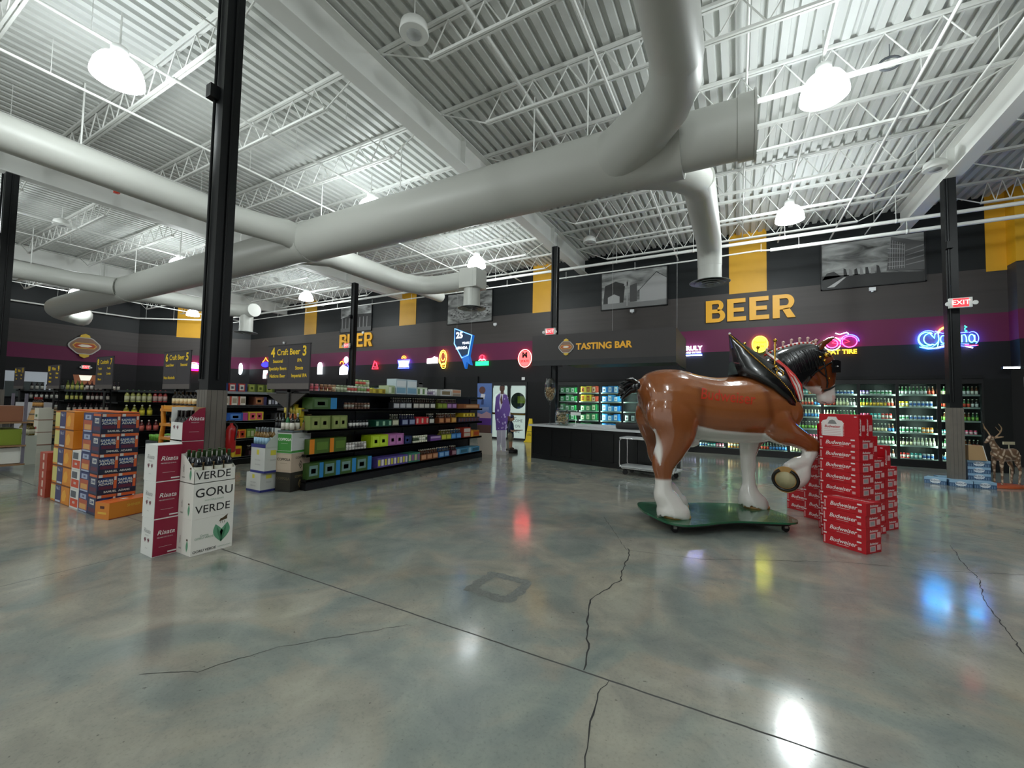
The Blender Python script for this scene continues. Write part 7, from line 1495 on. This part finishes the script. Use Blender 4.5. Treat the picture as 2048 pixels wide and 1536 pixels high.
# fire extinguisher and clipboard on the foreground column
t = thing('fire_extinguisher', 'red fire extinguisher hanging on the foreground column', 'fire extinguisher', (-5.2, 2.73, 0.0)); 
t.location = (-5.06, 2.645, 0.88)
m = MB(); m.lathe([(0.042, 0), (0.05, 0.02), (0.05, 0.25), (0.038, 0.29), (0.016, 0.31), (0.016, 0.33)], 18); m.build('cylinder', cm('#a01818', 0.25), t)
m = MB(); m.box(-0.012, 0.012, -0.05, 0.04, 0.33, 0.342); m.box(-0.01, 0.01, -0.04, 0.03, 0.352, 0.362); m.tube([(0.0, 0.03, 0.33), (0.045, 0.04, 0.29), (0.055, 0.02, 0.14)], 0.008, 6); m.build('valve', BLK, t)
# ================================================================ figures
def figure_colour(bands):
    def f(pi, t, p):
        c = np.zeros((len(p), 3)); 
        for i, col in bands.items():
            c[pi == i] = srgb(col)
        return c
    return f
MATTE = coat_material('painted_figure', 0.45, 0.1, 0.1, 30)
# boy figurine with cap on a dark base
t = thing('boy_figurine', 'painted boy figurine with cap and navy shirt carrying a tray, on a black base', 'figurine', (-6.07, 11.15, 0), math.radians(10))
m = MB(); m.lathe([(0.20, 0), (0.21, 0.02), (0.20, 0.09), (0.17, 0.10)], 20); m.v = [(x*1.1, y*0.9, z) for x, y, z in m.v]; m.build('base', BLK, t)
P_ = []
P_.append([(0, 0, 0.52, .085, .095), (0, 0, 0.60, .085, .10), (0, 0, 0.75, .085, .115), (0, 0, 0.86, .07, .12), (0, 0, 0.92, .04, .05)])            # shirt 0
P_.append([(0, 0, 0.90, .035, .04), (0.005, 0, 0.98, .035, .035)])                                                                                   # neck 1
P_.append([(0.01, 0, 0.965, .05, .045), (0.015, 0, 1.01, .08, .07), (0.01, 0, 1.06, .085, .075), (0.0, 0, 1.11, .07, .065)])                           # head 2
for s in (-1, 1): P_.append([(0, s*.055, 0.56, .075, .06), (0, s*.06, 0.47, .075, .065), (0, s*.06, 0.38, .065, .055)])                              # shorts 3 4
for s in (-1, 1): P_.append([(0, s*.06, 0.40, .04, .04), (0.0, s*.06, 0.30, .036, .034), (0, s*.06, 0.18, .03, .03), (0.0, s*.06, 0.13, .03, .03)])    # legs 5 6
for s in (-1, 1): P_.append([(0.0, s*.06, 0.13, .03, .032), (0.05, s*.06, 0.12, .03, .032), (0.09, s*.06, 0.115, .02, .028)])                        # shoes 7 8
for s in (-1, 1): P_.append([(0, s*.11, 0.86, .04, .035), (0.0, s*.15, 0.76, .034, .032), (0.03, s*.16, 0.68, .028, .026)])                          # sleeves 9 10
for s in (-1, 1): P_.append([(0.02, s*.16, 0.70, .024, .023), (0.08, s*.15, 0.66, .021, .02), (0.15, s*.13, 0.66, .02, .02)])                         # forearms 11 12
B_ = {0: '#1e2a4c', 1: '#c89878', 2: '#c89878', 3: '#8a8468', 4: '#8a8468', 5: '#c09070', 6: '#c09070', 7: '#5a4a3a', 8: '#5a4a3a', 9: '#1e2a4c', 10: '#1e2a4c', 11: '#c89878', 12: '#c89878'}
for s in (-1, 1):
    for k in range(4): P_.append([(0.14, s*.13 + (k - 1.5)*0.011, 0.655, .0075, .006), (0.17, s*.13 + (k - 1.5)*0.013, 0.655, .0075, .006), (0.195 - 0.006*abs(k - 1.5), s*.13 + (k - 1.5)*0.013, 0.665, .006, .006)]); B_[len(P_) - 1] = '#c89878'
    P_.append([(0.13, s*.13 - s*0.015, 0.66, .008, .008), (0.16, s*.13 - s*0.035, 0.668, .007, .007)]); B_[len(P_) - 1] = '#c89878'
bd = fuse(P_, 'body', 0.007, 2, figure_colour(B_), MATTE, t)
m = MB(); m.lathe([(0.088, 1.045), (0.09, 1.08), (0.075, 1.13), (0.03, 1.15), (0.0001, 1.152)], 16); m.box(0.04, 0.15, -0.05, 0.05, 1.055, 1.066); m.build('cap', cm('#26345c', 0.5), t)
m = MB()
for s in (-1, 1): m.ball((0.086, s*0.028, 1.03), 0.010, 0, 6); m.ball((0.0, s*0.078, 1.02), 0.016, 1, 6)
m.ball((0.10, 0, 1.01), 0.013, 1, 6); m.box(0.082, 0.088, -0.02, 0.02, 0.985, 0.99, 2); m.build('face', [cm('#201814', 0.4), cm('#c89878', 0.5), cm('#8a3a34', 0.5)], t)
m = MB(); m.box(0.12, 0.34, -0.15, 0.15, 0.675, 0.69); m.build('tray', cm('#7a7468', 0.4), t)
# cardboard standees
t = thing('cardboard_standee', 'tall blue cardboard panel with a hot air balloon picture, next to the shelf end', 'standee', (-6.46, 10.28, 0), math.radians(8))
m = MB(); M = FACE_ROT['-y']
m.prism([(-0.17, 0), (0.27, 0), (0.22, 0.62), (-0.24, 0.62)], 0.02, M, 0); m.prism([(-0.235, 0.62), (0.215, 0.62), (0.20, 2.06), (-0.26, 2.06)], 0.02, M, 1)
m.prism([(-0.23, 0.62), (0.21, 0.62), (0.21, 0.85), (-0.235, 0.85)], 0.021, M, 2); m.prism([(-0.235, 0.85), (0.2, 0.85), (0.205, 1.05), (-0.24, 1.05)], 0.0212, M, 3); m.prism([(-0.235, 1.05), (0.2, 1.05), (0.19, 1.18), (0.05, 1.24), (-0.1, 1.16), (-0.24, 1.2)], 0.0211, M, 4)
m.prism([(-0.1 + 0.10*math.cos(a), 1.86 + 0.11*math.sin(a)) for a in [2*PI*i/18 for i in range(18)]], 0.022, M, 5); m.prism([(-0.16, 1.62), (-0.03, 1.60), (-0.0, 1.74), (-0.13, 1.76)], 0.022, M, 6); m.prism([(-0.13, 1.44), (-0.05, 1.44), (-0.04, 1.58), (-0.11, 1.58)], 0.022, M, 7)
for i in range(4): m.prism([(-0.17, 1.36 - 0.035*i), (0.12, 1.36 - 0.035*i), (0.12, 1.368 - 0.035*i), (-0.17, 1.368 - 0.035*i)], 0.0215, M, 6)
m.build('printed_panel', [cm(c, 0.5) for c in ('#c8beb0', '#5a78b8', '#6a4a44', '#5a2f86', '#c09aa8', '#5a3430', '#d8d8e0', '#2a3a6a')], t)
m = MB(); m.prism([(0, 0), (0.35, 0), (0.02, 1.1), (0, 1.1)], 0.008, Matrix.Rotation(R90, 4, 'Z') @ FACE_ROT['-y']); m.build('easel_back', KRAFT, t)
t = thing('person_cutout', 'flat cardboard cutout of a standing person in a purple patterned robe, arms low', 'cardboard cutout', (-6.02, 10.5, 0), math.radians(12))
m = MB()
def pp_(pts, mi, th=0.01): m.prism(pts, th + mi*0.0007, M, mi)
pp_([(-0.13, 0.1), (-0.03, 0.1), (-0.02, 0.35), (0.03, 0.1), (0.14, 0.08), (0.13, 0.8), (0.16, 1.1), (0.26, 1.12), (0.24, 1.42), (0.15, 1.72), (0.05, 1.80), (-0.08, 1.80), (-0.19, 1.70), (-0.22, 1.3), (-0.20, 1.0), (-0.15, 0.7)], 0)
pp_([(-0.13, 0.25), (-0.02, 0.35), (0.0, 1.0), (-0.16, 1.0)], 1); pp_([(0.02, 0.2), (0.12, 0.22), (0.12, 1.0), (0.02, 1.0)], 1)
pp_([(-0.20, 1.0), (0.20, 1.05), (0.25, 1.3), (0.22, 1.5), (0.13, 1.74), (-0.10, 1.76), (-0.20, 1.66), (-0.22, 1.3)], 2); pp_([(-0.17, 0.7), (0.15, 0.72), (0.18, 1.05), (-0.19, 1.0)], 2)
pp_([(-0.06, 1.78), (0.03, 1.78), (0.0, 1.45), (-0.05, 1.30), (-0.09, 1.5)], 3)
pp_([(-0.05, 1.76), (0.04, 1.76), (0.04, 1.86), (-0.05, 1.86)], 4, 0.014); pp_([(-0.01 + 0.075*math.cos(a), 1.92 + 0.105*math.sin(a)) for a in [2*PI*i/18 for i in range(18)]], 4, 0.014); pp_([(-0.02, 1.76), (0.01, 1.5), (-0.03, 1.45), (-0.06, 1.6)], 4, 0.014)
pp_([(-0.085, 1.95), (-0.06, 2.03), (0.0, 2.05), (0.06, 2.02), (0.068, 1.95), (0.03, 1.99), (-0.05, 1.99)], 5, 0.014)
for s in (-1, 1): pp_([(-0.01 + s*0.03 - 0.012, 1.925), (-0.01 + s*0.03 + 0.012, 1.925), (-0.01 + s*0.03 + 0.012, 1.933), (-0.01 + s*0.03 - 0.012, 1.933)], 5, 0.016)
pp_([(-0.03, 1.86), (0.01, 1.86), (0.01, 1.866), (-0.03, 1.866)], 5, 0.016)
rr2 = random.Random(9)
for i in range(26):
    x, z = rr2.uniform(-0.16, 0.17), rr2.uniform(0.75, 1.66); r = rr2.uniform(0.012, 0.03)
    if abs(x) < 0.05 and z > 1.3: continue
    pp_([(x + r*math.cos(a), z + r*1.3*math.sin(a)) for a in [2*PI*k/7 for k in range(7)]], 6, 0.013)
pp_([(0.17, 1.12), (0.26, 1.12), (0.25, 1.02), (0.20, 0.98)], 4, 0.013)
m.build('printed_board', [cm(c, 0.5) for c in ('#cfcad6', '#b8b4c4', '#6a4a9c', '#e4e0ec', '#5a3626', '#181210', '#c8b8e4')], t)
m = MB(); m.box(-0.15, 0.15, -0.01, 0.25, 0, 0.1); m.build('foot_block', cm('#c8c4c0', 0.5), t)

# deer statue at the far right
def deer_colour(pi, t, p):
    n = len(p); x, y, z = p.T; c = np.tile(np.array(srgb('#7a5e48')), (n, 1))
    sp = np.sin(x*31 + 4*np.sin(z*23 + y*17)) + np.sin(z*37 + 4*np.sin(x*19 - y*29)) - 0.4; c = mixc(c, np.array(srgb('#c8b49c')), (sp - 0.1) / 0.2); c = mixc(c, np.array(srgb('#c9c0b4')), (pi == 0) * (0.56 - z) / 0.03)
    c = mixc(c, np.array(srgb('#a88a6a')), ((pi >= 7) * 1.0)); return c
t = thing('deer_statue', 'small mottled antlered deer statue on an orange base at the far right', 'animal statue', (4.74, 12.2, 0), math.radians(218))
D = [[(-0.30, 0, 0.66, .07, .06), (-0.24, 0, 0.66, .12, .09), (-0.05, 0, 0.64, .125, .10), (0.14, 0, 0.66, .13, .095), (0.24, 0, 0.70, .09, .07)],
     [(0.18, 0, 0.72, .09, .065), (0.26, 0, 0.84, .065, .045), (0.31, 0, 0.94, .05, .038)],
     [(0.28, 0, 0.99, .045, .04), (0.34, 0, 0.97, .055, .042), (0.42, 0, 0.92, .032, .028), (0.47, 0, 0.89, .022, .022)]]
for s in (-1, 1): D.append([(0.16, s*.055, 0.62, .06, .04), (0.17, s*.06, 0.45, .033, .028), (0.17, s*.06, 0.30, .022, .02), (0.17, s*.06, 0.12, .017, .016), (0.18, s*.06, 0.06, .022, .02)])
for s in (-1, 1): D.append([(-0.22, s*.055, 0.64, .09, .05), (-0.24, s*.06, 0.48, .05, .035), (-0.30, s*.06, 0.34, .027, .022), (-0.27, s*.06, 0.14, .018, .017), (-0.26, s*.06, 0.06, .022, .02)])
for s in (-1, 1): D.append([(0.27, s*.03, 1.0, .012, .012), (0.24, s*.09, 1.09, .012, .012), (0.26, s*.13, 1.19, .010, .010), (0.32, s*.12, 1.28, .006, .006)]); D.append([(0.25, s*.10, 1.12, .009, .009), (0.32, s*.10, 1.17, .007, .007), (0.35, s*.09, 1.22, .005, .005)])
for s in (-1, 1): D.append([(0.27, s*.04, 0.99, .015, .01), (0.22, s*.09, 1.01, .018, .01), (0.19, s*.12, 1.02, .006, .005)])
fuse(D, 'body', 0.008, 2, deer_colour, MATTE, t)
m = MB(); m.ball((0.36, -0.04, 0.975), 0.009, 0, 6); m.ball((0.36, 0.04, 0.975), 0.009, 0, 6); m.build('eye', BLK, t)
m = MB(); m.lathe([(0.40, 0), (0.41, 0.015), (0.36, 0.05), (0.0001, 0.055)], 20); m.v = [(x, y*0.55, z) for x, y, z in m.v]; m.build('base', cm('#b8562c', 0.5, bump=0.4, bscale=20), t)
p = (5.02, 12.75, 0.86); m = MB(); m.box(-0.12, 0.12, -0.02, 0.0, -0.03, 0.03); m.tube([(0, -0.01, -0.03), (0, -0.01, -0.86)], 0.008, 6); tag(m.build('tag_stake', cm('#c8c0a0', 0.5), None, p, 0.5), 'pale price tag on a stake behind the deer statue', 'price tag')
